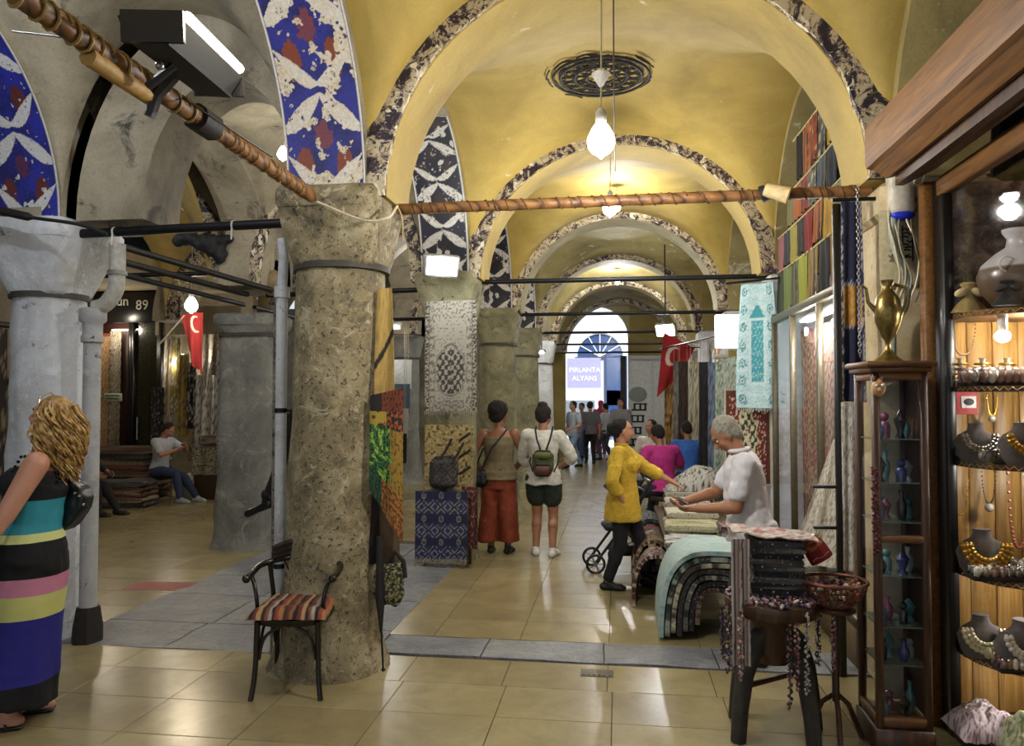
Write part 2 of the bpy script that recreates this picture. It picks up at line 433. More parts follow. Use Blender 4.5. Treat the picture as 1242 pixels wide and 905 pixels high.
# --- painted soffit panels: flaking blue, rust and white leaf pattern
def soffit_col(flake, blue, rust, cream, seed, L=.62):
    blue, rust, cream = hexc(blue), hexc(rust), hexc(cream); wh = hexc('#d6d2cc'); dkb = tuple(x * .35 for x in blue)
    def f(u, v, s):
        e = abs(u - .5) * 2; q = (s % L) / L
        a = nz(u * 3 + seed, s * 5, seed); b_ = nz(u * 8 + seed, s * 12, seed + 3); g = nz(u * 22, s * 44, seed)
        c = mixc(blue, dkb, max(0, min(1, .5 + a * 1.6 + g * .6)))
        d = sqrt((e - .5) ** 2 + ((q - .30) * 1.1) ** 2)
        if d < .21 + g * .05: c = rust
        if e * e * 18 + (q - .62) ** 2 * 40 + g * .8 + a < .75: c = mixc(rust, blue, .2)
        if flake > .4:
            k = flake + .5 * s / 1.6 - .35
            if b_ + a * .8 + g * .35 > .55 - k * .9: c = mixc(cream, wh, .5 + g)
        elif b_ + a > .62 - flake * .4: c = mixc(cream, wh, .7)
        w1 = abs(q - (.08 + .36 * e ** 1.6)); w2 = abs(q - (.98 - .34 * e ** .8))
        t1 = .075 * sin(pi * min(1, e * 1.05 + .04)) + .012; t2 = .10 * sin(pi * min(1, e * .95 + .03)) ** .8 + .008
        if w1 < t1 + g * .01 or w2 < t2 + g * .012: c = mixc(wh, cream, .3 + g * .5)
        if g > .33 and b_ > .1: c = cream if g > .45 else dkb
        if e > .93: c = wh if e > .955 else mixc(dkb, wh, .2)
        return c
    return f
def soffit(x, cy, ry, rz, side, w, cf, nu=46, nv=150, amax=pi * .42, zs=ZS, name='painted_soffit'):
    """side=+1: springs from the far column towards the camera"""
    b = B()
    def f(u, v):
        a = v * amax; return (x + (u - .5) * w, cy + side * (ry - .012) * cos(a), zs + .01 + (rz - .012) * sin(a))
    b.grid(f, nu, nv, lambda u, v: cf(u, v, v * amax * ry)); return b.build(name, vcol('flaking_paint', .6, .006, sc=70), ceil)
def asoff(x, y1, side=1, w=.5, cf=None, nu=40, nv=120, R_=1.38):
    """arch whose foot stands at y1, going towards the camera"""
    soffit(x, y1 - R_, R_, 1.36, 1, w, cf, nu, nv)
blueA = soffit_col(.55, '#262a86', '#7c3a22', '#cbb68c', 1.7)
blueB = soffit_col(.12, '#232a9a', '#5c2420', '#b8c0cc', 8.1)
dark = soffit_col(.25, '#1d1a2e', '#33211f', '#a8a292', 4.4, .5)
soffit(-1.77, 3.15, 1.375, 1.36, 1, .5, blueA, 110, 400, pi * .5)
arch_x(-1.77, 3.15, 1.38, 1.36, .5, .5, M_grey)
soffit(-4.08, 3.49, 1.375, 1.33, 1, .5, blueB, 90, 340, pi * .5)
for y in (8.1, 11.4, 14.7): soffit(-1.77, y - 1.65, 1.375, 1.36, 1, .5, dark, 60, 200)
for y in (8.4, 11.7, 15): soffit(-4.08, y - 1.55, 1.37, 1.33, 1, .5, dark, 30, 90)
# blocks filling the masonry above the columns
b = B()
for x, off in ((-1.77, 0), (-4.2, .3)):
    for y in BAY[1:6]: b.box((x, y + off, ZS + .8), (.46, .5, 1.66))
for y in BAY[0:6]: b.box((1.78, y, ZS + .8), (.48, .5, 1.7))
b.build('pier', M_grey, ceil, False)
# unseen slab added over the vaults to block the sky
b = B(); b.box((-2.9, 9.5, 4.75), (13.5, 27, .2)); b.build('sky_block_slab', M_grey, ceil, False)
# ceiling medallion
b = B(); rnd = random.Random(3); mc = V((-.13, 6.45, ZS + 1.452))
def zz(x, y): return ZS + 1.335 + 0.0 * x
def ringpts(cx, cy, r, n_=22): return [(mc.x + cx + r * cos(2*pi*i/n_), mc.y + cy + r * 1.0 * sin(2*pi*i/n_), mc.z + .0) for i in range(n_)]
for r in (.40, .34, .22, .12): b.tube(ringpts(0, 0, r, 30), .012, 5, closed=True)
for i in range(16):
    a = 2 * pi * i / 16; b.tube(ringpts(.28 * cos(a), .28 * sin(a), .05, 10), .010, 4, closed=True)
    b.tube([(mc.x + .40 * cos(a), mc.y + .40 * sin(a), mc.z), (mc.x + .50 * cos(a + .15), mc.y + .5 * sin(a + .15), mc.z)], [.012, .004], 4) if 0 else None
for i in range(8):
    a = 2 * pi * i / 8; b.tube(ringpts(.17 * cos(a), .17 * sin(a), .045, 10), .010, 4, closed=True)
for i in range(60):
    a = rnd.uniform(0, 6.28); r = rnd.uniform(.2, .46); b.tube([(mc.x + r * cos(a + t_), mc.y + (r + .03 * sin(t_ * 9 + i)) * sin(a + t_), mc.z) for t_ in (0, .12, .25, .4)], .007, 4)
b.build('painted_medallion', plain('#26221f', .8), ceil)
# --- columns
def capital_prof(r0, r1, h, n_=12):
    pr = []
    for k in range(n_ + 1):
        t = k / n_; r = r0 + (r1 - r0) * (t ** 1.9); pr.append((r, -h + h * t, 2.3 + 7 * min(1, t * 1.4)))
    return pr
def column(x, y, r, top, m, label, hc=.40, leanx=0, cap_r=.36, base=True, square=2, mcap=None, group=None, flare=.16):
    t = thing('column', label, 'column', (x, y, 0), 0, group)
    zc = top - .05 - hc
    pr = [(r + flare, 0), (r + flare * .7, .08), (r + flare * .35, .2), (r + .03, .38), (r + .005, .6)]
    pr += [(r - .012 * k / 8, .6 + (zc - .6) * k / 8) for k in range(1, 9)]
    b = B(); b.lathe(pr, n=44, sq=square, jit=.022, seed=x); b.v = [(px_ + leanx * (1 - pz_ / zc), py_, pz_) for px_, py_, pz_ in b.v]; b.build('shaft', m, t, sharp=60)
    b = B(); b.lathe([(r + .012, -.02), (r + .012, .02)], (0, 0, zc), 32, sq=square); b.build('neck_band', plain('#3c3830', .7), t)
    b = B(); b.lathe(capital_prof(r * .98, cap_r, hc), (0, 0, zc + hc), 36, jit=.012, seed=x + 3); b.lathe([(cap_r, 0, 9), (cap_r + .012, .03, 9), (cap_r + .012, .10, 9), (cap_r - .01, .13, 9)], (0, 0, zc + hc - .01), 36, jit=.008)
    b.build('capital', mcap or m, t, sharp=60)
    return t
column(-1.77, 4.8, .295, ZS, M_stone1, 'pitted tan stone column beside the empty wooden chair', hc=.36, cap_r=.33, flare=.09, leanx=-.07)
column(-4.13, 5.15, .25, ZS - .05, M_stone2, 'whitewashed stone column behind the woman in the striped dress', hc=.40, cap_r=.36, flare=.06)
column(-4.2, 8.5, .31, ZS - .35, M_stone3, 'square grey stone pier across the aisle behind the white pipe', hc=.12, cap_r=.34, square=7, flare=.06)
column(-1.77, 8.1, .27, ZS, M_stone4, 'stone column behind the hanging cream prayer rug', cap_r=.33, flare=.03)
column(-1.77, 11.4, .28, ZS, M_stone4, 'olive grey column just past the rug, behind the woman in rust trousers', cap_r=.33)
column(-1.77, 14.7, .28, ZS, M_stone4, 'dark olive column, next behind the one the woman in rust trousers stands before', cap_r=.33)
column(-1.77, 18.0, .28, ZS, M_stone2, 'pale column farthest down the hall, beside the bright exit', cap_r=.33)
column(-4.2, 11.8, .2, ZS, M_stone3, 'slim pale pier seen between the front column and the rug', cap_r=.3)
column(-4.2, 15.1, .25, ZS, M_stone3, 'dim pier far back in the left aisle', cap_r=.3)
# right side pilasters
def pilaster(y, m, i):
    b = B(); b.bb((1.80, y, ZS / 2), (.60, .5, ZS), .03); b.bb((1.79, y, ZS - .12), (.66, .56, .2), .03); return struct(b.build('pilaster', m, None, True, sharp=30))
pilaster(1.5, M_stone2, 0)
for i, y in enumerate(BAY[1:]): pilaster(y, M_stone2 if i else plaster('cream_painted_stone', '#b5a27a', '#8a7856', '#cfc2a2', '#5d554a', 4), i)
# walls
b = B(); b.box((2.9, 10, 2.3), (.15, 26, 4.8)); struct(b.build('wall_right', plain('#2c2620', .8), smooth=False))
b = B(); b.box((-7.1, 3.6, 2.3), (.2, 11.2, 4.8)); struct(b.build('wall_left', plaster('old_left_wall', '#5d5444', '#3a342a', '#8a8068'), smooth=False))
b = B(); b.box((-5.2, 19.6, 2.3), (6.6, .2, 4.8)); struct(b.build('wall_far', plaster('old_far_wall', '#8b8068', '#5d5444', '#a59a80'), smooth=False))
b = B(); b.box((-8.4, 11.2, 3.75), (2.8, 4.2, .3)); b.box((-9.75, 11.2, 1.9), (.2, 4.2, 3.8)); b.box((-8.4, 9.1, 1.9), (2.8, .15, 3.8)); b.box((-8.2, 13.4, 1.9), (3.2, .15, 3.8)); struct(b.build('wall_recess', plaster('recess_plaster', '#7c7058', '#564c3a', '#948868'), smooth=False))
# end of the hall: arched exit on the left, plain wall on the right
ez = 22.3
xl, xr = atY(686, 500, ez).x, atY(762, 500, ez).x
b = B(); b.box(((xl - 2.6) / 2 - 0, ez, 2.3), (xl + 2.6, .3, 4.8)); b.box(((xr + 2.6) / 2, ez, 2.3), (2.6 - xr, .3, 4.8))
struct(b.build('wall_end', plaster('ochre_end_wall', '#a08c4c', '#84723c', '#b09c60', None, 1.2), smooth=False))
ecx = (xl + xr) / 2; er = (xr - xl) / 2
b = B(); zt = atY(735, 372, ez).z
rg = []
for i in range(21):
    a = pi * i / 20; rg.append([(ecx + er*cos(a), ez - .16, zt - er + er*sin(a)), (ecx + er*cos(a), ez + .16, zt - er + er*sin(a)), (ecx + (er + .05) * cos(a), ez + .16, 4.8 if 0 < i < 20 else zt - er), (ecx + (er + .05) * cos(a), ez - .16, 4.8 if 0 < i < 20 else zt - er)])
b.loft(rg); struct(b.build('wall_above_exit', plain('#b8ac84', .8), None, False))
# ================================================================ outside the exit
b = B(); b.box((-1, 34, -.06), (30, 24, .1)); struct(b.build('plaza_ground', plain('#b9bcc0', .5), smooth=False))
sh = thing('shop_building', 'bright white shop front seen through the arched exit', 'building', (-.9, 28, 0))
b = B(); b.box((0, 1, 3.5), (9, 1, 7)); b.build('facade_wall', plain('#c9d0d8', .7), sh, False)
b = B()
p0 = atY(740, 437, 27.3); 
pts = [(.85 * cos(pi*i/20), .85 * sin(pi*i/20)) for i in range(21)]
p0 = atY(727, 431, 27.5)
b.prism(pts, .06, Matrix.Translation((p0.x + .9, .42, p0.z))); b.build('fanlight', plain('#2c4470', .2), sh, False)
b = B()
for i in range(1, 6):
    a = pi * i / 6; b.tube([(p0.x + .9, .37, p0.z), (p0.x + .9 + .85 * cos(a), .37, p0.z + .85 * sin(a))], .02, 5)
b.tube([(p0.x + .9 + .87 * cos(pi*i/20), .37, p0.z + .87 * sin(pi*i/20)) for i in range(21)], .05, 6); b.build('fanlight_bars', plain('#d8dde2', .5), sh)
b = B(); q = atY(746, 460, 27.3); b.box((q.x + .9, .44, q.z - .05), (.75, .06, 1.75)); b.box((q.x + .9, .44, 1.1), (.75, .06, 1.7)); b.build('door_glass', plain('#26406c', .15), sh, False)
for x in (-2.6, -1.6, 0.45, 1.2): b = B(); b.box((x, .40, 1.6), (.08, .08, 3.2)); b.build('door_post', plain('#30405c', .5), sh, False)
# the sign
def text_mesh(body, size, mat, parent, loc, rot, name='lettering', ext=.004, align='CENTER', sx=1):
    cu = bpy.data.curves.new(name, 'FONT'); cu.body = body; cu.size = size; cu.extrude = ext; cu.align_x = align; cu.align_y = 'CENTER'; cu.resolution_u = 2
    to = bpy.data.objects.new(name, cu); C.objects.link(to); dg = bpy.context.evaluated_depsgraph_get()
    me = bpy.data.meshes.new_from_object(to.evaluated_get(dg)); bpy.data.objects.remove(to)
    me.name = name; me.materials.clear(); me.materials.append(mat); o = bpy.data.objects.new(name, me); C.objects.link(o)
    o.parent = parent; o.location = loc; o.rotation_euler = rot; o.scale = (sx, 1, 1); return o
a_, b2 = atY(688, 433, 27.35), atY(729, 469, 27.35)
sg = thing('hanging_sign', 'lilac shop sign reading PIRLANTA ALYANS on the wall outside the exit', 'sign', ((a_.x + b2.x) / 2, 27.35, b2.z - .05))
w_, h_ = b2.x - a_.x, a_.z - b2.z
b = B(); b.bb((0, 0, h_ / 2), (w_, .06, h_), .01); b.build('sign_board', plain('#8f90c8', .5), sg, False)
b = B(); b.bb((0, -.005, -.06), (w_, .06, .1), .01); b.build('lower_strip', plain('#d8d8e0', .5), sg, False)
ML = plain('#e8e6ee', .5)
text_mesh('PIRLANTA', .24, ML, sg, (.02, -.035, h_ * .60), (pi / 2, 0, 0), ext=.004)
text_mesh('ALYANS', .24, ML, sg, (.02, -.035, h_ * .32), (pi / 2, 0, 0), ext=.004)
for q in (-1, 1): b = B(); b.tube([(q * w_ * .4, .02, h_ * .8), (q * w_ * .4, .16, h_ * .8)], .02, 5); b.build('bracket', plain('#555555', .5), sg)
# white panelled door leaf with vertical lettering, right of the exit
dw = atY(763, 500, ez - .17).x; de = atY(822, 500, ez - .17).x; dt = atY(780, 432, ez).z
b = B(); b.box(((dw + de) / 2, ez - .2, dt / 2), (de - dw, .06, dt)); d1 = struct(b.build('door_1', plain('#d4d6d6', .6), smooth=False))
for k in range(2):
    b = B(); b.bb((lerp(dw, de, .27 + .46 * k), ez - .24, dt * .5), ((de - dw) * .40, .03, dt * .9), .012); b.build('door_panel', plain('#dcdedd', .6), d1, False)
b = B(); q = atY(757, 500, ez); b.box((q.x - .02, ez - .2, dt / 2), (.16, .1, dt)); b.build('dark_jamb', plain('#14161c', .6), d1, False)
for k, w in enumerate(('ALI', 'CAN', 'BAZ', 'OUR', 'MAS')):
    pass
p = atY(776, 522, ez - .27)
for k in range(5):
    b = B(); x = p.x - .30 + .07 * k; z = p.z - .75 + .33 * k
    for (dx, dz, w_, h_) in ((0, 0, .42, .05), (-.14, .09, .06, .16), (.02, .09, .06, .14), (.16, .09, .06, .16), (0, .17, .38, .04)): b.box((x + dx + dz * .2, ez - .262, z + dz), (w_, .006, h_))
    stuff(b.build('painted_letter', plain('#20242a', .6), d1, False))
b = B(); b.ball((p.x - .05, ez - .26, p.z + 1.0), (.26, .02, .22), 20, 8); b.build('faded_emblem', plain('#8c9490', .6), d1)
# ================================================================ tie bars
def bar(pts, r, m, name, label, cat, parts=None, jit=0):
    t = thing(name, label, cat, pts[0])
    b = B(); o0 = V(pts[0]); b.tube([V(p) - o0 for p in pts], r, 10); b.build('bar', m, t); return t
nm = N('brown_tape_wrap'); nm.set(.55)
w = nm.n('ShaderNodeTexWave', wave_type='BANDS', bands_direction='DIAGONAL'); nm.l(nm.coord(), w.inputs[0]); w.inputs['Scale'].default_value = 5; w.inputs['Distortion'].default_value = 2.5
nm.col(nm.mix(nm.step(nm.noise(nm.coord(), 14, 5), .5, .7), nm.ramp(w.outputs['Fac'], [(.0, '#3a2412'), (.12, '#6c4722'), (1, '#80582e')]), '#553719')); nm.bump(w.outputs['Fac'], .006, .6); M_tape = nm.m
M_iron = plain('#17181b', .5, .5)
def wrap(t, a, c, r, m, n_=9, seed=0):
    """wound cloth strips round a bar between local points a and c"""
    rd = random.Random(seed); a = V(a); c = V(c); d = c - a
    q = d.to_track_quat('Z', 'Y')
    for k in range(n_):
        t0 = (k + rd.uniform(0, .5)) / n_; L = d.length; b = B(); turns = rd.uniform(1.2, 2.4); w_ = L / n_ * rd.uniform(.7, 1.2)
        pts = [a + d * t0 + q @ V((cos(2*pi*turns*i/18) * r, sin(2*pi*turns*i/18) * r, w_ * i / 18)) for i in range(19)]
        b.tube(pts, r * .14, 5); b.build('wound_strip', m, t)
A, Z = atY(482, 254, 4.78), atY(1062, 231, 4.78)
front = thing('tie_bar', 'brown taped tie bar crossing the front arch from column to pilaster', 'tie bar', A)
b = B(); b.tube([(0, 0, 0)] + [((Z - A) * (k / 24) + V((0, nz(k, 1, 0) * .008, nz(k, 2, 0) * .010))) for k in range(1, 25)], [.034 + .006 * nz(k * .9, 4) for k in range(25)], 10); b.build('bar', M_tape, front)
wrap(front, (0, 0, 0), Z - A, .036, plain('#5c3c1e', .7), 16, 2)
q = (Z - A) * .79; b = B(); b.tube([q + V((-.03, -.05, .02)), q + V((.10, -.08, -.03))], [.04, .05], 10); b.build('bar_collar', plain('#c8b180', .7), front)
q = (Z - A) * .775; b = B(); b.tube([q + V((-.0, 0, -.0)), q + V((.03, -.01, .01))], [.052, .05], 10); b.build('binding', plain('#14141c', .7), front)
A, Z = atX(378, 238, -1.72), atX(20, -8, -1.72)
lb = thing('tie_bar', 'tan taped tie bar running overhead from the front column toward the camera', 'tie bar', A)
d = Z - A
b = B(); b.tube([d * (k / 20) + V((nz(k, 1) * .008, 0, nz(k, 2) * .006)) for k in range(21)], [.036 + .005 * nz(k * .9, 4) for k in range(21)], 12); b.build('bar', M_tape, lb)
wrap(lb, d * .55, d * 1.0, .040, plain('#9c8048', .6), 9, 4); wrap(lb, d * .02, d * .5, .038, plain('#86602e', .6), 9, 5)
for (k, g) in ((.50, '#1a1512'),): b = B(); b.tube([d * k, d * (k + .06)], .058, 10); b.build('binding', plain(g, .7), lb)
b = B(); b.tube([d * .7 + V((0, 0, -.045)), d * .86 + V((0, 0, -.045))], .032, 8); b.build('tape_patch', plain('#b08a48', .6), lb)
names = ['second', 'third', 'fourth', 'fifth', 'sixth']
for k, y in enumerate(BAY[2:]):
    z_ = 2.93
    bar([(-1.5, y, z_), (1.52, y, z_)], .026, M_iron, 'iron_tie_bar', 'black iron tie bar across the %s arch of the hall' % names[k], 'tie bar')
for (x0, y0, x1, y1, z_, lb_) in ((-3.9, 5.0, -2.05, 4.85, 2.86, 'black iron tie bar with white ties between the whitewashed and front columns'), (-3.95, 8.3, -2.0, 8.1, 2.86, 'black iron tie bar behind the front column in the left aisle'), (-7.0, 8.4, -4.5, 8.4, 3.14, 'black iron tie bar in the outer left aisle above the flag bulb'), (-3.95, 11.6, -2.0, 11.4, 2.9, 'black iron tie bar across the painted pier left of the rug')):
    t = bar([(x0, y0, z_), (x1, y1, z_)], .032 if y0 < 6 else .028, M_iron, 'iron_tie_bar', lb_, 'tie bar')
    if y0 < 6:
        for u in (.22, .72, .97):
            b = B(); c_ = V(((x1 - x0) * u, (y1 - y0) * u, 0)); b.tube([c_ - V((.006, 0, 0)), c_ + V((.006, 0, 0))], .037, 10); b.tube([c_ + V((0, -.03, -.01)), c_ + V((0, -.035, -.10))], .006, 5); b.build('white_cable_tie', plain('#c8c4b8', .6), t)
for y in (6.75, 9.9): bar([(-4.2, y - 1.4, 2.75), (-4.2, y + 1.5, 2.75)], .025, M_iron, 'iron_tie_bar', 'black iron tie bar running along the left arcade at bay %s' % ('nearest the white pipe' if y < 7 else 'beyond the square pier'), 'tie bar')
q0 = atY(125, 280, 5.3)
# hall bulbs
def bulb(x, y, z, r, cord_top, e, label, cone=False, col=(1, .97, .92), st=28):
    t = thing('hanging_bulb', label, 'lamp', (x, y, z))
    b = B(); pr = [(.001, -r * 1.25)] + [(r * sin(a), -r * 1.0 * cos(a) - .0) for a in (.35, .7, 1.05, 1.4, 1.75, 2.1)] + [(r * .62, r * 1.0), (r * .36, r * 1.35)]
    b.lathe(pr, n=18); b.build('bulb', glow((1, .98, .95), st), t)
    b = B(); b.lathe([(r * .38, r * 1.3), (r * .42, r * 1.5), (r * .40, r * 2.1), (r * .2, r * 2.4)], n=14); b.build('socket', plain('#d8d4c8', .5), t)
    b = B(); b.tube([(0, 0, r * 2.3), (.004, 0, (cord_top - z) * .5), (0, 0, cord_top - z)], .005, 6); b.build('cord', plain('#cfc3a0', .6), t)
    if cone:
        k = cone - z; b = B(); b.lathe([(.008, -.055), (.018, -.04), (.042, .0), (.046, .012), (.02, .018)], (0, 0, k), 16); b.build('ceiling_rose', plain('#e8e4da', .5), t)
    la = lamp('bulb_light', (0, 0, -r * 1.2 - .06), e, col, r); la.parent = t
    return t
p = atY(729, 172, 3.85); bulb(p.x, p.y, p.z, .07, 4.28, 78, 'large bare white bulb hanging in front of the first arch', atY(732, 92, 3.85).z, st=22)
p = atY(740, 253, 7.3); bulb(p.x, p.y, p.z, .07, 4.3, 62, 'small bare bulb just under the brown taped tie bar', st=22)
for y, px, py, lb_ in ((10.2, 742, 330, 0), (13.4, 744, 362, 0)): pass
b = B(); p = atY(745, 60, 4.2)
cb = thing('overhead_cable', 'thin dark cable hanging beside the large white bulb', 'cable', (atY(744, 20, 4.6).x, 4.6, 2.95))
b.tube([(0, 0, 1.38), (.0, .1, .6), (0, 2.6, .85)], .005, 5); b.build('wire', plain('#3a3128', .6), cb)
# right spot by the flag
def spot(p, lab, e, w=.3, name='floodlight', aim=(-.5, -1, -.5), rod=.22, st=20, col=(.95, 1, 1)):
    t = thing(name, lab, 'lamp', p); q = V(aim).normalized().to_track_quat('Y', 'Z').to_matrix().to_4x4()
    b = B(); b.T = q; b.bb((0, -.04, 0), (w, .08, w * .62), .012); b.build('housing', plain('#8a8a84', .5, .3), t)
    b = B(); b.T = q; b.box((0, .006, 0), (w * .86, .01, w * .48)); b.build('lens', glow(col, st), t, False)
    b = B(); b.tube([(0, 0, w * .2), (0, .05, w * .3 + rod)], .012, 6); b.build('bracket', M_iron, t)
    la = lamp('flood_light', V(aim).normalized() * .12, e, col, .1); la.parent = t; return t
spot(atY(807, 401, 13.2), 'dazzling white floodlight above the red flag', 60, .36, rod=1.35)
t = spot(atY(536, 323, 7.4), 'tilted white floodlight on the column above the hanging rug', 14, .36, aim=(.55, -1, -.35), st=4)
t.children[0].rotation_euler = t.children[1].rotation_euler = (0, R(-58), 0)
spot(atY(657, 427, 16.5), 'tiny white spotlight glinting on a far column', 14, .12, rod=1.75)
for y, x in ((9.9, 0), (16.3, 0)):
    t = bulb(x, y, 4.12, .045, 4.40, 60 if y < 12 else 110, 'dim bulb under the vault crown farther down the hall' if y < 12 else 'added bulb under the last vaults near the exit', st=10)  # the last-bay bulb is added to brighten the end door
# aisle lamps
p = atY(232, 371, 9.6); bulb(p.x, p.y, p.z, .085, 4.35, 38, 'warm bulb hanging above the red flag in the left aisle', col=(1, .82, .55), st=14)
bulb(-3.0, 6.6, 3.9, .05, 4.3, 26, 'bulb high in the near left aisle vault', col=(1, .95, .85))
bulb(-3.0, 3.0, 4.0, .05, 4.3, 46, 'added bulb in the vault over the woman in the striped dress', col=(.85, .9, 1))  # unseen bulb added to brighten the near left ceiling
bulb(-5.6, 6.2, 3.9, .05, 4.3, 34, 'bulb in the outer left aisle vault', col=(.9, .92, 1))
bulb(-3.0, 12.8, 3.8, .05, 4.3, 34, 'bulb far back in the left aisle')
# ================================================================ textiles and patterns
def H_(l): return [hexc(x) for x in l]
def kilim(pal, nu=2, nv=4, border=.1, seed=0, fuzz=.35):
    pal = H_(pal); L = len(pal)
    def f(u, v):
        g = nz(u * 40 + seed, v * 60, seed) * fuzz
        e = min(u, 1 - u, v * 1.0, 1 - v)
        if e < border * .25: return mixc(pal[0], (0, 0, 0), .3)
        if e < border:
            q = int(((u + v) * 26) % 2); return pal[(1 + q) % L] if g > -.15 else pal[0]
        a = (u * nu) % 1; b = (v * nv) % 1; d = abs(a - .5) + abs(b - .5) + g * .12
        k = int(d * 9 + seed); return pal[k % L]
    return f
def medallion(pal, seed=0):
    pal = H_(pal)
    def f(u, v):
        x, y = (u - .5) * 2, (v - .5) * 2; g = nz(u * 24 + seed, v * 34, seed); h = nz(u * 60, v * 80, seed + 4)
        e = min(1 - abs(x), (1 - abs(y)) * 1.6)
        if e < .05: return pal[1]
        if e < .22: return pal[2] if (g + h * .5) > .05 else pal[0]
        r = sqrt((x * 1.3) ** 2 + (y * .9 + .0) ** 2) + .08 * sin(8 * atan2(y, x))
        if r < .18: return pal[3] if g > -.1 else pal[0]
        if r < .48: return pal[3] if (sin(x * 22) * sin(y * 26) + g) > .05 else pal[2]
        if r < .56: return pal[1]
        return pal[0] if g + h * .6 < .28 else pal[3]
    return f
def floral(pal, sc=1, seed=0, th=.12):
    pal = H_(pal)
    def f(u, v):
        a = nz(u * 6 * sc + seed, v * 9 * sc, seed); b = nz(u * 14 * sc, v * 20 * sc + seed, seed + 7); c = nz(u * 30 * sc, v * 44 * sc, seed + 2)
        if abs(a) < th * .5: return pal[1 % len(pal)]
        if b > .18: return pal[2 % len(pal)]
        if b < -.26: return pal[3 % len(pal)]
        return mixc(pal[0], pal[1 % len(pal)], .2 if c > .2 else 0)
    return f
def strip(pal, n=12, axis=1, fz=.03):
    pal = H_(pal)
    def f(u, v):
        t = (v if axis else u) + nz(u * 9, v * 9) * fz; return pal[int(t * n) % len(pal)]
    return f
def solid(c, var=.25, seed=0):
    c = hexc(c)
    def f(u, v): g = 1 + var * nz(u * 9 + seed, v * 12, seed); return tuple(x * g for x in c)
    return f
MC = vcol('woven_cloth', .9, .002)
def printed(k):
    k = k % 4; key = ('pr', k)
    if key in _mc: return _mc[key]
    n = N('printed_cloth'); n.set(.88); a = n.n('ShaderNodeAttribute'); a.attribute_name = 'Col'
    w = n.n('ShaderNodeTexVoronoi'); n.l(n.coord(), w.inputs['Vector']); w.inputs['Scale'].default_value = 34 + 14 * k
    f = n.noise(n.coord(), 26 + 9 * k, 5, .7, 1.5); c = n.mix(n.step(f, .55, .6), a.outputs['Color'], (.04, .035, .035)); c = n.mix(n.step(w.outputs['Distance'], .16, .20), '#a59c88', c)
    n.col(c); n.bump(n.noise(n.mapping(n.coord(), (1, 1, 6)), 30, 4), .006, .6); _mc[key] = n.m; return n.m
def hang(name, label, cat, a, b_, h, col, amp=.015, waves=4, nu=24, nv=36, group=None, shear=0, narrow=0, fringe=None, th=.004, cord=None, bot=None, mat=None, seed=0, parent=None):
    """cloth hanging from the line a-b, height h; narrow gathers the top"""
    a, b_ = V(a), V(b_); o0 = (a + b_) / 2 - V((0, 0, h)); ax = (b_ - a); nrm = V((ax.y, -ax.x, 0)).normalized()
    t = thing(name, label, cat, o0, 0, group) if parent is None else parent
    off = o0 if parent is None else V(parent.location)
    def f(u, v):
        uu = .5 + (u - .5) * (1 - narrow * (1 - v) ** 2); zb = h * v if bot is None else bot(u) * v
        return a + ax * uu + ax.normalized() * shear * v + nrm * (amp * (.3 + .7 * v) * sin(2 * pi * waves * u + seed + v * 1.5) + amp * .6 * nz(u * 2 + seed, v * 2, seed)) - V((0, 0, zb)) - off
    m = B(); m.grid(f, nu, nv, col, th); m.build('cloth', mat or MC, t)
    if cord:
        for u_ in (.15, .85): g = B(); p = f(u_, 0); g.tube([p, V((p.x, p.y, cord - off.z))], .004, 4); g.build('hanging_cord', plain('#8c8068', .8), t)
    if fringe:
        g = B(); g.col = hexc(fringe); n_ = 26
        for i in range(n_ + 1):
            p = f(i / n_, 1); g.tube([p, p + V((.004 * sin(i * 3), 0, -.035 - .01 * sin(i * 5)))], .0035, 4)
        stuff(g.build('fringe', MC, t))
    return t
def folded(name, label, c, d, n_, cols, rz=0, group=None, lean=0):
    """a pile of folded cloths: every folded cloth its own thing"""
    rd = random.Random(int(c[0] * 100 + c[1] * 10)); z = c[2]; out = []
    ord_ = ['bottom', 'second', 'third', 'fourth', 'fifth', 'sixth', 'seventh', 'eighth', 'ninth', 'tenth', 'eleventh']
    for k in range(n_):
        hh = d[2] / n_; col = cols[k % len(cols)]; w, dp = d[0] * rd.uniform(.93, 1.02), d[1] * rd.uniform(.94, 1.02)
        b = B(); fn = col[1]
        ppl = 10
        def ring(y):
            g = []
            for i in range(20):
                a = 2 * pi * i / 20; x = cos(a); zz_ = sin(a); sx = (1 if x > 0 else -1) * abs(x) ** .35; sz = (1 if zz_ > 0 else -1) * abs(zz_) ** .55
                g.append(V((sx * w / 2 + .006 * nz(y * 9, i, k), y, hh / 2 + sz * hh * .49 + .10 * hh * nz(sx * 3, y * 5, k + c[0]))))
            return g
        ys = [-dp / 2 + dp * q / 8 for q in range(9)]; rg = [ring(y) for y in ys]; cc = []
        for q in range(9):
            for i in range(20): cc.append(fn(i / 20 * 2 % 1, q / 8))
        b.loft(rg, True, True, cc)
        pm = printed(k + len(label))
        o = b.build('folded_cloth', pm, None, loc=(c[0] + rd.uniform(-.012, .012), c[1] + rd.uniform(-.012, .012), z), sharp=60); o.rotation_euler = (0, 0, rz + rd.uniform(-.04, .04))
        tag(o, '%s folded cloth, %s, %s' % (col[0], 'topmost' if k == n_ - 1 else ord_[k] + (' from the bottom' if k else ''), label), 'textile', group or label)
        z += hh * .985; out.append(o)
    return z
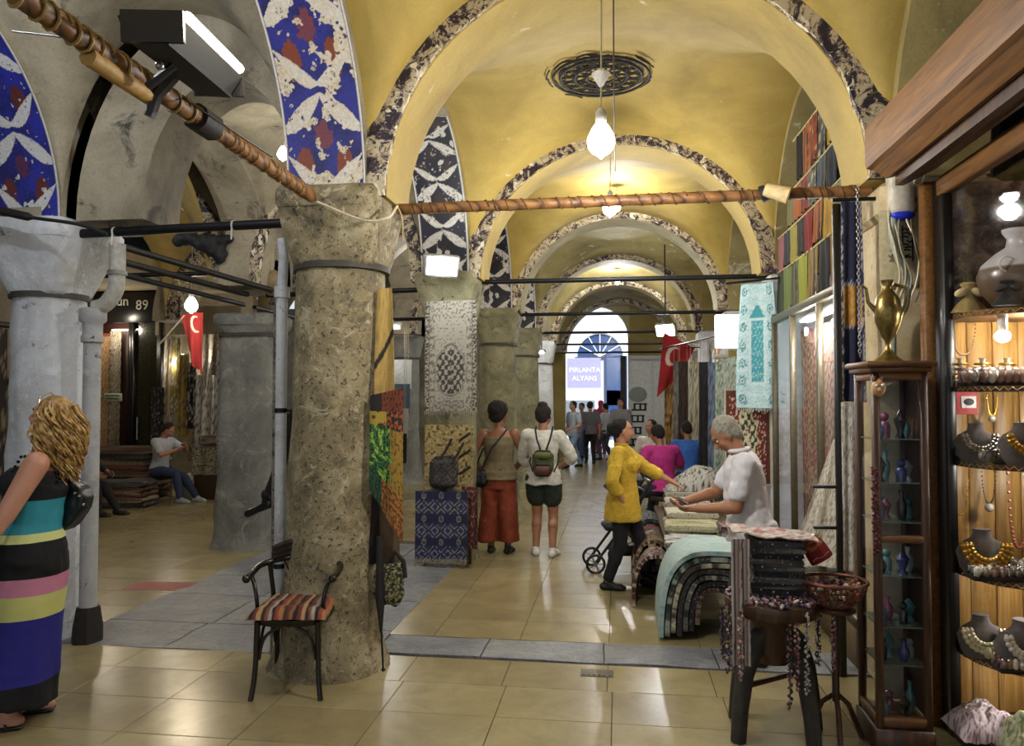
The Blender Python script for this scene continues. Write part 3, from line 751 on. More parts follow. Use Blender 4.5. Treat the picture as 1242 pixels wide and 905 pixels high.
def nested(name, label, c, w, h, dp, layers, group):
    """cloths draped one over another across a rail, seen end on: nested arches"""
    n_ = len(layers); th = min(w / 2, h) * .75 / n_
    for k, (cn, fn) in enumerate(layers):
        r0 = 1 - k / n_ * .78; W = w / 2 * r0; hh = h * (1 - .5 * k / n_); b = B(); rd = random.Random(k + int(c[1] * 7)); lo = rd.uniform(.0, .05) + k * .012
        def f(u, v):
            a = pi * u; L = 0
            x = cos(a); z = sin(a); sx = (1 if x > 0 else -1) * abs(x) ** .62
            zz_ = lo + (hh - lo) * abs(z) ** .75
            return V((sx * W * (1 + .03 * nz(a, v * 2, k)), (v - .5) * dp * (1 - .01 * k) + .012 * nz(u * 5, k, 3), max(.004, zz_ + .012 * nz(u * 4 + k, v * 4, k))))
        b.grid(f, 110, 50, fn, th * .80)
        o = b.build('draped_cloth', printed(k) if k else MC, None, loc=c, sharp=60); tag(o, '%s cloth, %s layer of the %s' % (cn, ['outermost', 'second', 'third', 'fourth', 'fifth', 'sixth', 'seventh', 'eighth'][k], label), 'textile', group)
# ---------------------------------------------------------------- canopy and jewellery case on the right
nw = N('varnished_wood'); nw.set(.62); wv = nw.noise(nw.mapping(nw.coord(), (14, .8, 14)), 3, 6, .6, .6)
nw.col(nw.ramp(wv, [(.3, '#432809'), (.5, '#66400f'), (.72, '#7c5218')])); nw.bump(wv, .002, .3); M_var = nw.m
nw = N('dark_oiled_wood'); nw.set(.45); wv = nw.noise(nw.mapping(nw.coord(), (12, 12, 1)), 4, 6, .6, .6); nw.col(nw.ramp(wv, [(.3, '#1e120a'), (.55, '#402614'), (.75, '#593820')])); nw.bump(wv, .003, .4); M_dw = nw.m
nw = N('pale_pine_board'); nw.set(.45); wv = nw.noise(nw.mapping(nw.coord(), (16, 16, .9)), 2.5, 7, .65, .8); nw.col(nw.ramp(wv, [(.3, '#6d4c22'), (.5, '#97713a'), (.7, '#b48f55')])); nw.bump(wv, .002, .3); M_pine = nw.m
cp = thing('shop_canopy', 'varnished wooden canopy over the jewellery case, top right', 'canopy', (1.33, 4.35, 2.92))
def ybeam(b, prof, y0, y1):
    b.loft([[(x, y, z) for x, z in prof] for y in (y0, y1)][::-1])
y0, y1 = 0.0, -2.9
b = B(); ybeam(b, [(0, .01), (.03, 0), (.05, .215), (.02, .235), (-.006, .225), (-.006, .03)], y0, y1); b.build('fascia_board', M_var, cp, sharp=25)
b = B(); ybeam(b, [(.03, 0), (.10, -.05), (.33, .0), (.33, .20), (.05, .215)], y0 - .01, y1); b.build('soffit_board', M_var, cp, sharp=25)
b = B(); ybeam(b, [(.13, -.10), (.17, -.10), (.33, -.02), (.33, .02), (.13, -.03)], y0 - .05, y1); b.build('moulding', M_dw, cp, sharp=25)
cs = thing('display_case', 'tall glazed jewellery display case with lit curved wooden shelves', 'display case', (1.65, 4.3, 0))
b = B(); b.bb((-.015, .04, 1.42), (.075, .07, 2.84), .008); b.build('corner_post', M_var, cs)
b = B(); b.bb((.02, -.06, 1.42), (.05, .12, 2.84), .005); b.build('dark_gap_strip', plain('#0d0b0a', .4), cs)  # black strip stands in for the shaded gap beside the corner post
b = B(); b.bb((.02, -1.5, 2.79), (.06, 2.9, .10), .008); b.build('top_rail', M_var, cs)
b = B(); b.bb((.03, -1.5, .035), (.06, 2.9, .07), .008); b.build('bottom_rail', M_dw, cs)
b = B(); b.box((.03, -1.52, 1.42), (.006, 2.78, 2.64)); b.build('glass_pane', glass_mat(), cs, False)
for k in range(7): b = B(); b.bb((.10 + .125 * k, .045, 1.05), (.121, .02, 2.1), .003); b.build('back_board', M_pine, cs)
b = B()
def fr(u, v):
    x, z = .05 + .95 * u, 2.13 + .70 * v; return (x, .03 - .05 * abs(nz(x * 5, z * 5, 1)) - .05 * abs(nz(x * 12, z * 12, 4)), z)
b.grid(fr, 40, 30, flip=True); nw = N('rough_dark_rock'); nw.set(.6); f = nw.noise(nw.coord(), 9, 9, .7, .6); nw.col(nw.ramp(f, [(.35, '#171210'), (.5, '#4c3b30'), (.62, '#7c6656'), (.75, '#a08b7a')])); nw.bump(f, .03, .8)
b.build('rock_backing', nw.m, cs)
b = B(); b.box((.98, -1.4, 1.42), (.03, 2.9, 2.8)); b.build('side_panel', M_pine, cs, False)
edge = [(.035, -.17), (.055, -.28), (.10, -.37), (.18, -.44), (.30, -.50), (.45, -.53), (.62, -.57), (.8, -.59), (.95, -.59)]
SH = [.085, .45, .845, 1.385, 1.755, 2.12]
for i, z in enumerate(SH):
    b = B(); poly = edge + [(.95, .03), (.035, .03)]; n_ = len(poly)
    b.add([(x, y, z - .028) for x, y in poly] + [(x, y, z) for x, y in poly], [tuple(range(n_)), tuple(range(2*n_-1, n_-1, -1))] + [(k, k + n_, (k+1) % n_ + n_, (k+1) % n_) for k in range(n_)])
    sh_ = b.build('shelf', M_dw if i < 5 else M_var, cs, False)
    b = B()
    pts = []
    for k in range(len(edge) - 1):
        for q in range(6): pts.append(V((lerp(edge[k][0], edge[k+1][0], q / 6), lerp(edge[k][1], edge[k+1][1], q / 6), 0)))
    for k, p in enumerate(pts): p.z = z - .014 + (.008 if k % 2 else -.008); p.x -= .003; p.y -= .003
    b.tube(pts, .0028, 4); b.build('carved_edge', plain('#b08b3e', .4), sh_)
    la = lamp('shelf_light', (.34, -.34, z - .06), 5.0 if i else 0, (1, .97, .88), .03); la.parent = cs
    if i == 5: la.data.energy = 14
la = lamp('shelf_light', (.5, -.7, 2.7), 3.0, (1, .93, .82), .03); la.parent = cs
lt = atY(1216, 408, 3.95); t = thing('case_lamp', 'white lamp glowing inside the case below the jug shelf', 'lamp', lt)
b = B(); b.ball((0, 0, 0), (.035, .035, .03), 12, 8); b.build('bulb', glow((1, .98, .9), 12), t); b = B(); b.lathe([(.02, .02), (.022, .105)], n=10); b.build('socket', plain('#ddd6c6', .4), t)
M_gold = plain('#b8923c', .3, .85, .3, 80); M_sil = plain('#a8a6a0', .25, .9, .3, 80); M_pearl = plain('#c9c3b4', .25, .1); M_grayv = plain('#5b5350', .9)
def bust(px, z, Y, sc, label, neck, mat_n, style):
    p = atY(px, 500, Y); t = thing('necklace_bust', label, 'jewellery stand', (p.x, Y, z))
    b = B(); rg = []
    for zz_, w, d in ((0, .055, .03), (.03, .075, .035), (.085, .088, .036), (.115, .07, .034), (.135, .035, .026), (.155, .027, .024), (.165, .030, .026)):
        rg.append([V((w * cos(2*pi*i/20) * sc, d * sin(2*pi*i/20) * sc + .01, zz_ * sc)) for i in range(20)])
    b.loft(rg); b.build('velvet_bust', M_grayv, t)
    b = B()
    for row in range(style):
        for i in range(27):
            a = pi + pi * i / 26; R_ = (.052 + row * .014) * sc; x = cos(a) * R_; zz_ = .118 * sc + sin(a) * R_ * 1.05
            b.ball((x, -.026 * sc - .012 * sc * abs(sin(a)) - .006, zz_), .0065 * sc * (1 + .5 * (i % 2)), 6, 5)
    if style >= 2: b.ball((0, -.047 * sc, .035 * sc), (.016 * sc, .008 * sc, .024 * sc), 8, 6)
    b.build('necklace', mat_n, t)
bust(1186, SH[1], 4.02, 1.25, 'grey bust with a fringed pale collar necklace, second shelf from the bottom', 0, plain('#c9bd98', .4, .2), 3)
bust(1189, SH[2], 4.0, 1.35, 'grey bust with a broad gold necklace, third shelf from the bottom', 0, M_gold, 3)
bust(1184, SH[3], 4.02, 1.15, 'grey bust wearing a silver necklace, beside the red card', 0, M_sil, 2)
bust(1236, SH[1], 3.86, 1.4, 'white bust with a double strand of pearls at the frame edge', 0, M_pearl, 2)
bust(1240, SH[3], 3.9, 1.2, 'bust with a red and gold necklace at the frame edge under the lit shelf', 0, M_gold, 2)
# hanging necklaces
def neck(px, py, Y, w, h, mat, label, pend=None, bead=.005):
    p = atY(px, py, Y); t = thing('hanging_necklace', label, 'necklace', (p.x, Y, p.z - h)); b = B()
    for i in range(34):
        a = i / 33; x = w * (a - .5); q = abs(2 * a - 1); zz_ = h * q ** 2.2; x = w / 2 * (1 if a > .5 else -1) * (1 - (1 - q) ** 1.6)
        b.ball((x, 0, zz_), bead, 6, 5)
    b.build('beads', mat, t)
    if pend: b = B(); b.ball((0, 0, -pend), pend, 10, 8); b.build('pendant', plain('#c8c0b0', .3, .3), t)
neck(1164, 560, 4.24, .085, .27, M_gold, 'long gold chain hanging at the left of the third shelf')
neck(1199, 560, 4.24, .07, .21, plain('#2a2018', .5), 'dark cord with a pearl pendant hanging beside the long gold chain', .022)
neck(1168, 388, 4.24, .12, .18, plain('#a07a52', .5), 'red and amber bead necklace hanging below the jug shelf', None, .006)
neck(1234, 560, 4.1, .09, .42, plain('#a0584a', .5), 'coral necklace hanging at the right frame edge', None, .008)
neck(1203, 480, 4.24, .05, .10, M_gold, 'round gold medallion on a chain above the silver necklace', .018)
p = atY(1169, 489, 4.22); cd = thing('red_card', 'red price card with a small dark picture, on the case back wall', 'card', p)
b = B(); b.bb((0, 0, 0), (.13, .012, .115), .002); b.build('card', plain('#a8262c', .6), cd, False); b = B(); b.box((.02, -.008, .005), (.07, .004, .06)); b.build('white_square', plain('#cfc8c4', .6), cd, False); b = B(); b.ball((.02, -.011, .006), (.026, .003, .018), 8, 6); b.build('picture', plain('#1e1a1c', .6), cd)
# trays of rings and bracelets
rd = random.Random(21)
def tray(px0, px1, z, Y, n_, rows, label, mats, s=.014):
    Y += .05; a, c_ = atY(px0 + 6, 500, Y), atY(px1, 500, Y); t = thing('jewellery_tray', label, 'tray', ((a.x + c_.x) / 2, Y, z)); w = c_.x - a.x
    b = B(); b.bb((0, 0, .012), (w, .10, .022), .004); b.build('velvet_pad', plain('#14110f', .9), t)
    for r in range(rows):
        for i in range(n_):
            x = -w / 2 + w * (i + .5) / n_; y = -.035 + .04 * r; b = B(); m = mats[rd.randrange(len(mats))]
            b.lathe([(s * .7, 0), (s * .95, s), (s, s * 1.8), (s * .5, s * 2.4), (s * .45, s * 1.2)], (x, y, .022), 8, (rd.uniform(-.3, .3), -.5, 1)); b.ball((x, y - s * .4, .022 + s * 2.0), s * .75, 6, 5); b.build('ring', m, t)
mm = [M_sil, M_pearl, M_pearl, plain('#8d7a70', .3, .5), M_sil, plain('#6d4a50', .3, .3)]
k = 0
for (a_, c_, z, Y, n_, lab) in ((1166, 1240, SH[2], 3.88, 6, 'black tray of silver rings in front of the gold necklace bust'), (1212, 1262, SH[2], 4.05, 5, 'black tray of pink and silver rings behind the front tray on the third shelf'), (1200, 1260, SH[3], 3.92, 6, 'black tray of chunky silver rings beside the silver necklace bust'),
    (1196, 1262, SH[1], 3.80, 7, 'black tray of rings below the pearl bust'), (1160, 1192, SH[1], 4.1, 4, 'small tray of dark trinkets left of the fringed collar bust'), (1158, 1186, SH[2], 4.1, 4, 'small tray of trinkets at the left end of the third shelf'), (1153, 1180, SH[3], 4.12, 3, 'small tray of garnet trinkets below the red card'),
    (1160, 1240, SH[4], 4.02, 7, 'tray of bright silver bracelets on the lit shelf'), (1165, 1250, SH[4], 4.16, 7, 'second tray of bright bracelets, at the back of the lit shelf')):
    tray(a_, c_, z, Y, n_ + 1, 3, lab, mm, .017 if z != SH[4] else .026)
# bracelet figures on lit shelf
for k, px in enumerate((1165, 1192, 1222)):
    p = atY(px, 450, 4.12); t = thing('bangle_stand', '%s white bangle stand on the brightly lit shelf' % ['left', 'middle', 'right'][k], 'jewellery stand', (p.x, 4.12 + .0, SH[4] + .03))
    b = B(); b.lathe([(.03, 0), (.012, .02), (.012, .10), (.02, .11)], n=12); b.build('stem', M_pearl, t)
    for q in range(3): b = B(); b.tube([(.032 * cos(2*pi*i/16), .032 * sin(2*pi*i/16), .03 + q * .025) for i in range(16)], .006, 6, closed=True); b.build('bangle', M_sil if q % 2 else M_gold, t)
# heap of cloths at the bottom
z0 = SH[0]
for k, (c_, lab, dz, px) in enumerate(((floral(['#c9b8bc', '#8a6a74', '#d8ccd0', '#5c4a50'], 1.5, 3), 'pinkish white embroidered cloth heaped on the lowest shelf', .0, 1180), (floral(['#b0b48c', '#6a7a50', '#d0ccb0', '#7c5c58'], 1.5, 9), 'green and cream embroidered cloth heaped behind on the lowest shelf', .035, 1235))):
    Y = 4.0 - .12 * k; p = atY(px, 800, Y); b = B()
    b.grid(lambda u, v: ((u - .5) * .29, (v - .5) * .28, max(0.002, .015 + (.13 + .04 * nz(u * 3, v * 3, k)) * (sin(pi * u) * sin(pi * v)) ** .5 + .02 * nz(u * 9, v * 9, k) * sin(pi * u))), 36, 30, c_, .004)
    o = b.build('heaped_cloth', MC, None, loc=(p.x + .055, Y + .02, z0 + .002)); tag(o, lab, 'textile')
# jug and wrapped figures on the top shelf
p = atY(1226, 380, 3.98); jg = thing('ceramic_jug', 'large round pale ceramic jug with a handle on the top shelf', 'jug', (p.x + .03, 3.98, SH[5]))
nw = N('two_tone_glaze'); nw.set(.3); sp = nw.n('ShaderNodeSeparateXYZ'); nw.l(nw.coord(), sp.inputs[0]); nw.col(nw.ramp(sp.outputs[2], [(0, '#4a3a2c'), (.19, '#5b4a3a'), (.20, '#a8a4a4'), (.5, '#b8b4b4')])); 
b = B(); b.lathe([(.07, 0), (.10, .02), (.155, .09), (.17, .16), (.15, .215), (.09, .27), (.045, .30), (.038, .34), (.058, .37), (.06, .385), (.04, .385), (.03, .36)], n=32); b.build('body', nw.m, jg)
b = B(); b.tube([(.04, 0, .36), (.09, 0, .37), (.12, 0, .32), (.11, 0, .26)], .012, 8); b.build('handle', plain('#b8ae9c', .4), jg)
b = B(); b.tube([(-.10 + .035 * cos(2*pi*i/14), -.128, .20 + .035 * sin(2*pi*i/14)) for i in range(14)], .004, 5, closed=True); b.build('ring_mark', plain('#cfcac4', .5), jg)
for k, (px, c_, lab, Y) in enumerate(((1176, '#a89058', 'cream cloth tied in a fan bow at the left of the top shelf', 4.1), (1222, '#1c1c20', 'black cloth tied in a fan bow in front of the jug', 3.80))):
    p = atY(px, 380, Y); t = thing('tied_cloth', lab, 'textile', (p.x, Y, SH[5])); s_ = (.8, .62)[k]
    b = B(); rg = []
    for zz_, w in ((.0, .10), (.05, .07), (.10, .022), (.12, .016), (.14, .03), (.18, .05), (.19, .03)):
        rg.append([V((w * cos(2*pi*i/28) * (1 + .16 * cos(14*pi*i/28)) * s_, .45 * w * sin(2*pi*i/28) * s_, zz_ * s_)) for i in range(28)])
    b.loft(rg); b.build('skirt', plain(c_, .7), t)
    for sd in (-1, 1): b = B(); b.ball((sd * .05 * s_, -.01, .125 * s_), (.045 * s_, .015, .026 * s_), 10, 8, (0, sd * .4, 0)); b.build('bow_loop', plain(c_ if k else '#c0ae80', .7), t)
# ---------------------------------------------------------------- narrow glass cabinet
cb = thing('glass_cabinet', 'narrow dark wooden glass cabinet full of trinkets beside the jewellery case', 'cabinet', (1.345, 4.09, 0))
CW, CD, CH = .25, .30, 1.84
for k, (x, y) in enumerate(((-1, -1), (1, -1), (-1, 1), (1, 1))): b = B(); b.bb((x * (CW / 2 - .016), y * (CD / 2 - .016), .93), (.034, .034, 1.82), .004); b.build('post', M_dw if x < 0 else M_var if 0 else M_dw, cb)
b = B(); b.bb((0, 0, 1.86), (CW + .075, CD + .07, .03), .008); b.bb((0, 0, 1.835), (CW + .04, CD + .04, .03), .008); b.build('cornice', plain('#5a3a20', .45), cb)
b = B(); b.bb((0, 0, .06), (CW + .02, CD + .02, .12), .008); b.build('plinth', M_dw, cb)
b = B(); b.bb((0, 0, .135), (CW - .01, CD - .01, .03), .004); b.build('floor_board', M_dw, cb)
for z in (.16, 1.02, 1.80): b = B(); b.bb((0, -CD / 2 + .014, z), (CW - .05, .03, .035), .004); b.build('rail', plain('#6a4626', .45), cb)
for z in (.16, 1.80): b = B(); b.bb((-CW / 2 + .014, 0, z), (.03, CD - .05, .035), .004); b.build('rail', plain('#6a4626', .45), cb)
b = B(); b.box((0, -CD / 2 + .014, .98), (CW - .06, .004, 1.62)); b.build('front_pane', glass_mat(), cb, False)
b = B(); b.box((-CW / 2 + .014, 0, .98), (.004, CD - .06, 1.62)); b.build('side_pane', glass_mat(), cb, False)
b = B(); b.box((CW / 2 - .005, 0, .98), (.006, CD - .06, 1.64)); b.build('side_board', M_dw, cb, False)
b = B(); b.box((0.03, CD / 2 - .01, .98), (CW - .10, .012, 1.64)); b.build('back_board', plain('#8a8068', .5), cb, False)
rd = random.Random(8)
shz = [.155, .42, .60, .84, 1.10, 1.29, 1.50]
for z in shz[1:]: b = B(); b.box((0, 0, z - .004), (CW - .04, CD - .04, .006)); b.build('glass_shelf', plain('#5d6a64', .1), cb, False)
cn = 0
tn = [('blue', '#4a6a8c'), ('grey', '#7c8488'), ('plum', '#6a2c4c'), ('white', '#c4c0b8'), ('black', '#16161a'), ('rose', '#a86a68'), ('teal', '#3a6a6c'), ('bronze', '#6e5230'), ('navy', '#23305c')]
sn = ['lowest', 'second', 'third', 'fourth', 'fifth', 'sixth', 'top']
for si, z in enumerate(shz):
    for i in range(4):
        nm_, c_ = tn[(si * 4 + i * 2 + si // 2) % len(tn)]; x = -.075 + .05 * i; y = -.07 + .07 * (i % 2); hh = rd.uniform(.09, .15); r = rd.uniform(.022, .03)
        b = B(); ty = (si + i) % 3
        if ty == 0: b.lathe([(r * .6, 0), (r, hh * .3), (r * .9, hh * .55), (r * .35, hh * .75), (r * .5, hh)], n=12); kd = 'vase'
        elif ty == 1: b.lathe([(r * .8, 0), (r * .9, hh * .45), (r * .55, hh * .6)], n=10); b.ball((0, 0, hh * .78), r * .75, 10, 8); kd = 'figurine'
        else: b.lathe([(r * .9, 0), (r * .5, hh * .2), (r * 1.1, hh * .6), (r * 1.2, hh * .65), (r * .2, hh)], n=12); kd = 'trinket'
        o = b.build(kd, plain(c_, .25), None, loc=(cb.location.x + x, cb.location.y + y, z)); tag(o, 'small %s %s, %s from the left on the %s shelf of the narrow cabinet' % (nm_, kd, ['first', 'second', 'third', 'fourth'][i], sn[si]), kd, 'trinkets in the narrow glass cabinet')
p = atY(1068, 470, 3.87); pm = thing('carved_mask', 'small wooden owl-like face hung on the corner of the narrow cabinet', 'ornament', (p.x, 3.90, p.z - .04))
b = B(); b.ball((0, 0, .04), (.034, .022, .042), 14, 10); b.ball((0, -.022, .03), (.010, .012, .012), 8, 6); b.build('face', plain('#b08a5c', .6), pm)
for sd in (-1, 1): b = B(); b.ball((sd * .013, -.019, .05), .008, 8, 6); b.build('eye', plain('#e0dccc', .4), pm); b = B(); b.ball((sd * .018, 0, .078), (.012, .014, .016), 8, 6); b.build('tuft', plain('#4a2c1c', .8), pm)
t = thing('bead_string', 'dark red bead string hanging down the corner post of the narrow cabinet', 'beads', (1.215, 3.915, .95)); b = B(); rd = random.Random(4)
for i in range(60): b.ball((rd.uniform(-.012, .012), rd.uniform(-.012, .0), .0 + i * .007), rd.uniform(.006, .012), 6, 5)
b.build('beads', plain('#4c1a20', .3), t)
# brass ewer
M_brass = plain('#7c6a3a', .3, .8, .5, 30, .004)
ew = thing('brass_ewer', 'tall engraved brass ewer standing on the narrow cabinet', 'jug', (1.335, 4.07, 1.875))
b = B(); b.lathe([(.075, 0), (.07, .01), (.035, .035), (.014, .07), (.013, .10), (.03, .13), (.058, .20), (.066, .26), (.055, .32), (.028, .355), (.02, .38), (.03, .41), (.022, .41), (.012, .37)], n=28); b.build('body', M_brass, ew)
b = B(); b.tube([(.03, 0, .39), (.09, 0, .37), (.085, 0, .30), (.06, 0, .22), (.035, 0, .14)], .009, 8); b.build('handle', M_brass, ew)
b = B(); b.tube([(-.05, 0, .25), (-.09, 0, .30), (-.10, 0, .37), (-.12, 0, .385)], [.014, .010, .008, .006], 8); b.build('spout', M_brass, ew)
# ---------------------------------------------------------------- fittings on the right pilaster
p = atY(1095, 240, 4.52); pb = thing('meter_box', 'white electrical box with a bright blue base on the right pilaster', 'electrical box', (p.x - .02, 4.50, p.z - .10))
b = B(); b.bb((0, 0, .13), (.13, .10, .26), .015); b.build('case', plain('#c0b8a6', .5), pb); b = B(); b.bb((0, -.015, -.01), (.12, .09, .04), .015); b.build('blue_base', plain('#1c2ec4', .4), pb)
p = atY(1093, 305, 4.54); ps = thing('paper_poster', 'cream paper with black calligraphy hanging on the right pilaster', 'poster', (p.x - .01, 4.525, p.z - .19)); b = B(); b.grid(lambda u, v: ((u - .5) * .22, -.006 * sin(u * 5) - .004 * nz(u * 4, v * 5), v * .42), 10, 14, None, .003); b.col = None; b.build('paper', plain('#b8ab88', .8), ps)
rd = random.Random(12); b = B()
for k in range(9): 
    x = .035 + rd.uniform(-.016, .016); z = .15 + k * .019; b.tube([(x - .018, -.012, z), (x, -.012, z + rd.uniform(-.01, .012)), (x + .02, -.012, z + rd.uniform(-.008, .008))], .0042, 4)
for sd in (-1, 1): b.tube([(.035 + sd * .026, -.012, .13), (.035 + sd * .026, -.012, .33)], .0045, 4)
b.tube([(.035, -.012, .33), (.035, -.012, .36)], .006, 4); b.build('calligraphy', plain('#15131a', .7), ps)
b = B()
for k in range(4): x = -.06 + .01 * k; b.tube([(x, -.011, .13 + .03 * k), (x + .012, -.011, .15 + .03 * k), (x - .008, -.011, .165 + .03 * k)], .003, 4)
b.build('small_script', plain('#6a4a28', .7), ps)
wr = thing('loose_wires', 'bundle of pale wires curling down the right pilaster beside the blue-based box', 'cable', (1.56, 4.5, 2.2))
rd = random.Random(3)
for k, c_ in enumerate(('#b8ac90', '#a89a7c', '#8c8470', '#c8bea4', '#5a4630')):
    b = B(); x0 = -.06 + .03 * k; b.tube(cr_([V((x0 + .06 + rd.uniform(-.03, .03), -.02 - .01 * k, .72)), V((x0 - .02, -.03, .5)), V((x0 + rd.uniform(-.04, .04), -.05 - .008 * k, .32)), V((x0 + .03, -.04, .15)), V((x0 - .01, -.03, .02))]), .0055, 6); b.build('wire', plain(c_, .6), wr)
pp = thing('conduit_pipe', 'grey bent conduit running down the left edge of the right pilaster', 'pipe', (1.50, 4.48, 1.6))
b = B(); b.tube(cr_([V((.02, 0, 1.15)), V((.0, 0, 1.0)), V((.035, 0, .86)), V((.07, 0, .78)), V((.06, 0, .6)), V((0, 0, .5)), V((-.01, 0, .2))]), .022, 8); b.build('pipe', plain('#8e9486', .5), pp)
# hanging navy and amber strips with a chain
p0, p1 = atY(1018, 245, 4.62), atY(1047, 245, 4.62); zb = atY(1030, 487, 4.62).z
nav, amb = hexc('#0f1230'), hexc('#8a5c1c')
def nvf(u, v):
    g = nz(u * 30, v * 60); 
    if abs(v - .41) < .012 or abs(v - .63) < .012 or u < .07 or u > .93: return hexc('#8c8890') if g > 0 else nav
    if .41 < v < .63: return tuple(x * (1 + g * .8) for x in (amb if int(u * 7) % 3 else hexc('#a8813c')))
    return tuple(x * (1 + g) for x in nav)
hang('hanging_textile', 'navy hanging strip with an amber band, beside the right pilaster', 'textile', p0, p1, p0.z - zb, nvf, .012, 2, 20, 70, narrow=.15)
br = thing('hanging_bracket', 'dark iron rod holding the navy strip beside the right pilaster', 'bracket', (1.52, 4.62, p0.z + .012)); b = B(); b.tube([(.02, 0, 0), (p0.x - 1.56, 0, 0)], .012, 6); b.build('rod', M_iron, br)
ch = thing('metal_chain', 'thin metal chain hanging in front of the navy and amber strip', 'chain', ((p0.x + p1.x) / 2 + .02, 4.57, zb + .25)); b = B()
for i in range(48): b.tube([(.008 * cos(2*pi*q/8) * (i % 2), .008 * cos(2*pi*q/8) * ((i + 1) % 2), .012 + .02 * i + .014 * sin(2*pi*q/8)) for q in range(8)], .0022, 4, closed=True)
stuff(b.build('links', plain('#8c8c90', .3, .8), ch))
for (x0, x1, yt, yb, c_, lab) in ((1020, 1042, 488, 692, floral(['#c4bfb4', '#8c8478', '#d4d0c8', '#a8a298'], 2, 5), 'white lace panel hanging below the navy strip'),):
    a, c2 = atY(x0, yt, 4.72), atY(x1, yt, 4.72); hang('lace_cloth', lab, 'textile', a, c2, a.z - atY(x0, yb, 4.72).z, c_, .01, 2, 20, 60)
b = B(); a = atY(1013, 470, 5.0); pt = thing('dark_post', 'slim black metal post between the shop window and the lace panel', 'post', (a.x + .02, 5.0, 0)); b.bb((0, 0, 1.45), (.045, .045, 2.9), .006); b.build('post', plain('#0e0e10', .4), pt)
for z in (.9, 1.15): b = B(); b.bb((-.08, 0, z), (.16, .03, .02), .004); b.build('bracket', plain('#0e0e10', .4), pt)
# ---------------------------------------------------------------- scarf rows above the shop window
XR = 1.56
rows_ = [(3.98, 5.25, 7.0, .40, [('black', '#17161c'), ('brown', '#5a3a26'), ('mustard', '#a88a2a'), ('dark grey patterned', '#4c4a48'), ('rust checked', '#8c4424'), ('orange', '#a8622c'), ('black', '#101014')]),
    (3.57, 5.2, 7.4, .30, [('black', '#121216'), ('black', '#17171c'), ('navy', '#1c2430'), ('slate blue', '#47545e'), ('grey patterned', '#5f5e58'), ('brick red', '#8c3a28'), ('rust', '#99562e'), ('olive', '#6e6640')]),
    (3.25, 5.3, 7.85, .33, [('navy', '#1a1c2a'), ('grey green', '#7c7c5c'), ('golden', '#b08b34'), ('orange', '#a2602c'), ('crimson', '#7c2420'), ('black', '#1a1a1e'), ('mustard', '#8c8438'), ('charcoal', '#2a2a30'), ('dusty pink', '#8c5c60')]),
    (2.92, 5.35, 7.9, .42, [('ochre', '#a67a20'), ('ochre brown', '#8c6420'), ('black', '#161418'), ('tan', '#8c7440'), ('lime', '#8c9030'), ('grey green', '#5a5e44'), ('moss', '#62703a'), ('dark green', '#38402c')])]
on = ['first', 'second', 'third', 'fourth', 'fifth', 'sixth', 'seventh', 'eighth', 'ninth', 'tenth']
rn = ['top', 'second', 'third', 'lowest']
for ri, (z, ya, yb, h, cols) in enumerate(rows_):
    t = thing('clothes_line', 'pale cord carrying the %s row of scarves above the shop window' % rn[ri], 'cord', (XR, ya, z)); b = B(); L = yb - ya
    b.tube([(0, -.1, 0)] + [(0, L * k / 10, -.02 * sin(pi * k / 10)) for k in range(11)] + [(0, L + .1, 0)], .008, 6); b.build('cord', plain('#b8ac7c', .8), t)
    n_ = len(cols)
    for i, (cn_, hx) in enumerate(cols):
        a, c2 = (XR + .0, ya + L * i / n_ + .01, z - .005), (XR + .0, ya + L * (i + 1) / n_ - .01, z - .005)
        cf = floral([hx, '#2a2520', hx, '#c0b490'], 1.2, i + ri, .1) if 'pattern' in cn_ or 'check' in cn_ else strip([hx, hx, hx, '#3a3028'] if i % 2 else [hx], 9, 0)
        hang('hanging_scarf', '%s scarf, %s from the camera in the %s row above the window' % (cn_, on[i], rn[ri]), 'scarf', a, c2, h * (1 + .06 * sin(i * 3 + ri)), cf, .014, 2, 12, 12, 'scarves in rows above the shop window', seed=i)
# near-black panel whose colour gives the shade of the shop interior, window, light box
b = B(); b.box((2.3, 6.45, 3.5), (.04, 2.8, 2.3)); struct(b.build('interior_shade_panel', plain('#15120f', .9), None, False))
wn = thing('shop_window', 'tall shop window with a patterned rug behind the glass, right of the man in the polo', 'window', (1.50, 6.4, 0))
b = B(); b.box((0, 0, 1.35), (.008, 2.7, 2.1)); b.build('glass_pane', glass_mat(), wn, False)
for y in (-1.3, -.35, .55, 1.32): b = B(); b.bb((0, y, 1.25), (.05, .05, 2.5), .005); b.build('mullion', plain('#5c5440', .4, .3), wn)
for z in (.28, 2.44): b = B(); b.bb((0, 0, z), (.06, 2.7, .07), .005); b.build('rail', plain('#5c5440', .4, .3), wn)
b = B(); b.bb((.02, 0, .13), (.1, 2.7, .26), .01); b.build('base_panel', plain('#6e5c40', .6), wn)
lb_ = thing('light_box', 'white lit panel above the shop window', 'lamp', (1.57, 6.1, 2.36)); b = B(); b.bb((0, 0, 0), (.10, 1.5, .03), .006); b.build('housing', plain('#c8c6c0', .4), lb_); b = B(); b.box((0, 0, -.02), (.08, 1.4, .008)); b.build('diffuser', glow((1, 1, 1), 10), lb_, False)
la = lamp('panel_light', (-.02, -.3, -.12), 20, (1, 1, 1), .1); la.parent = lb_; la = lamp('panel_light', (-.02, .5, -.12), 20, (1, 1, 1), .1); la.parent = lb_
hang('kilim_rug', 'brick red and beige kilim hung inside the shop window', 'rug', (1.66, 5.25, 2.3), (1.66, 7.35, 2.3), 1.9, kilim(['#6a2a20', '#9c8060', '#7c4a34', '#b0997a', '#3c3a4c'], 11, 13, .06, 2), .01, 3, 90, 90)
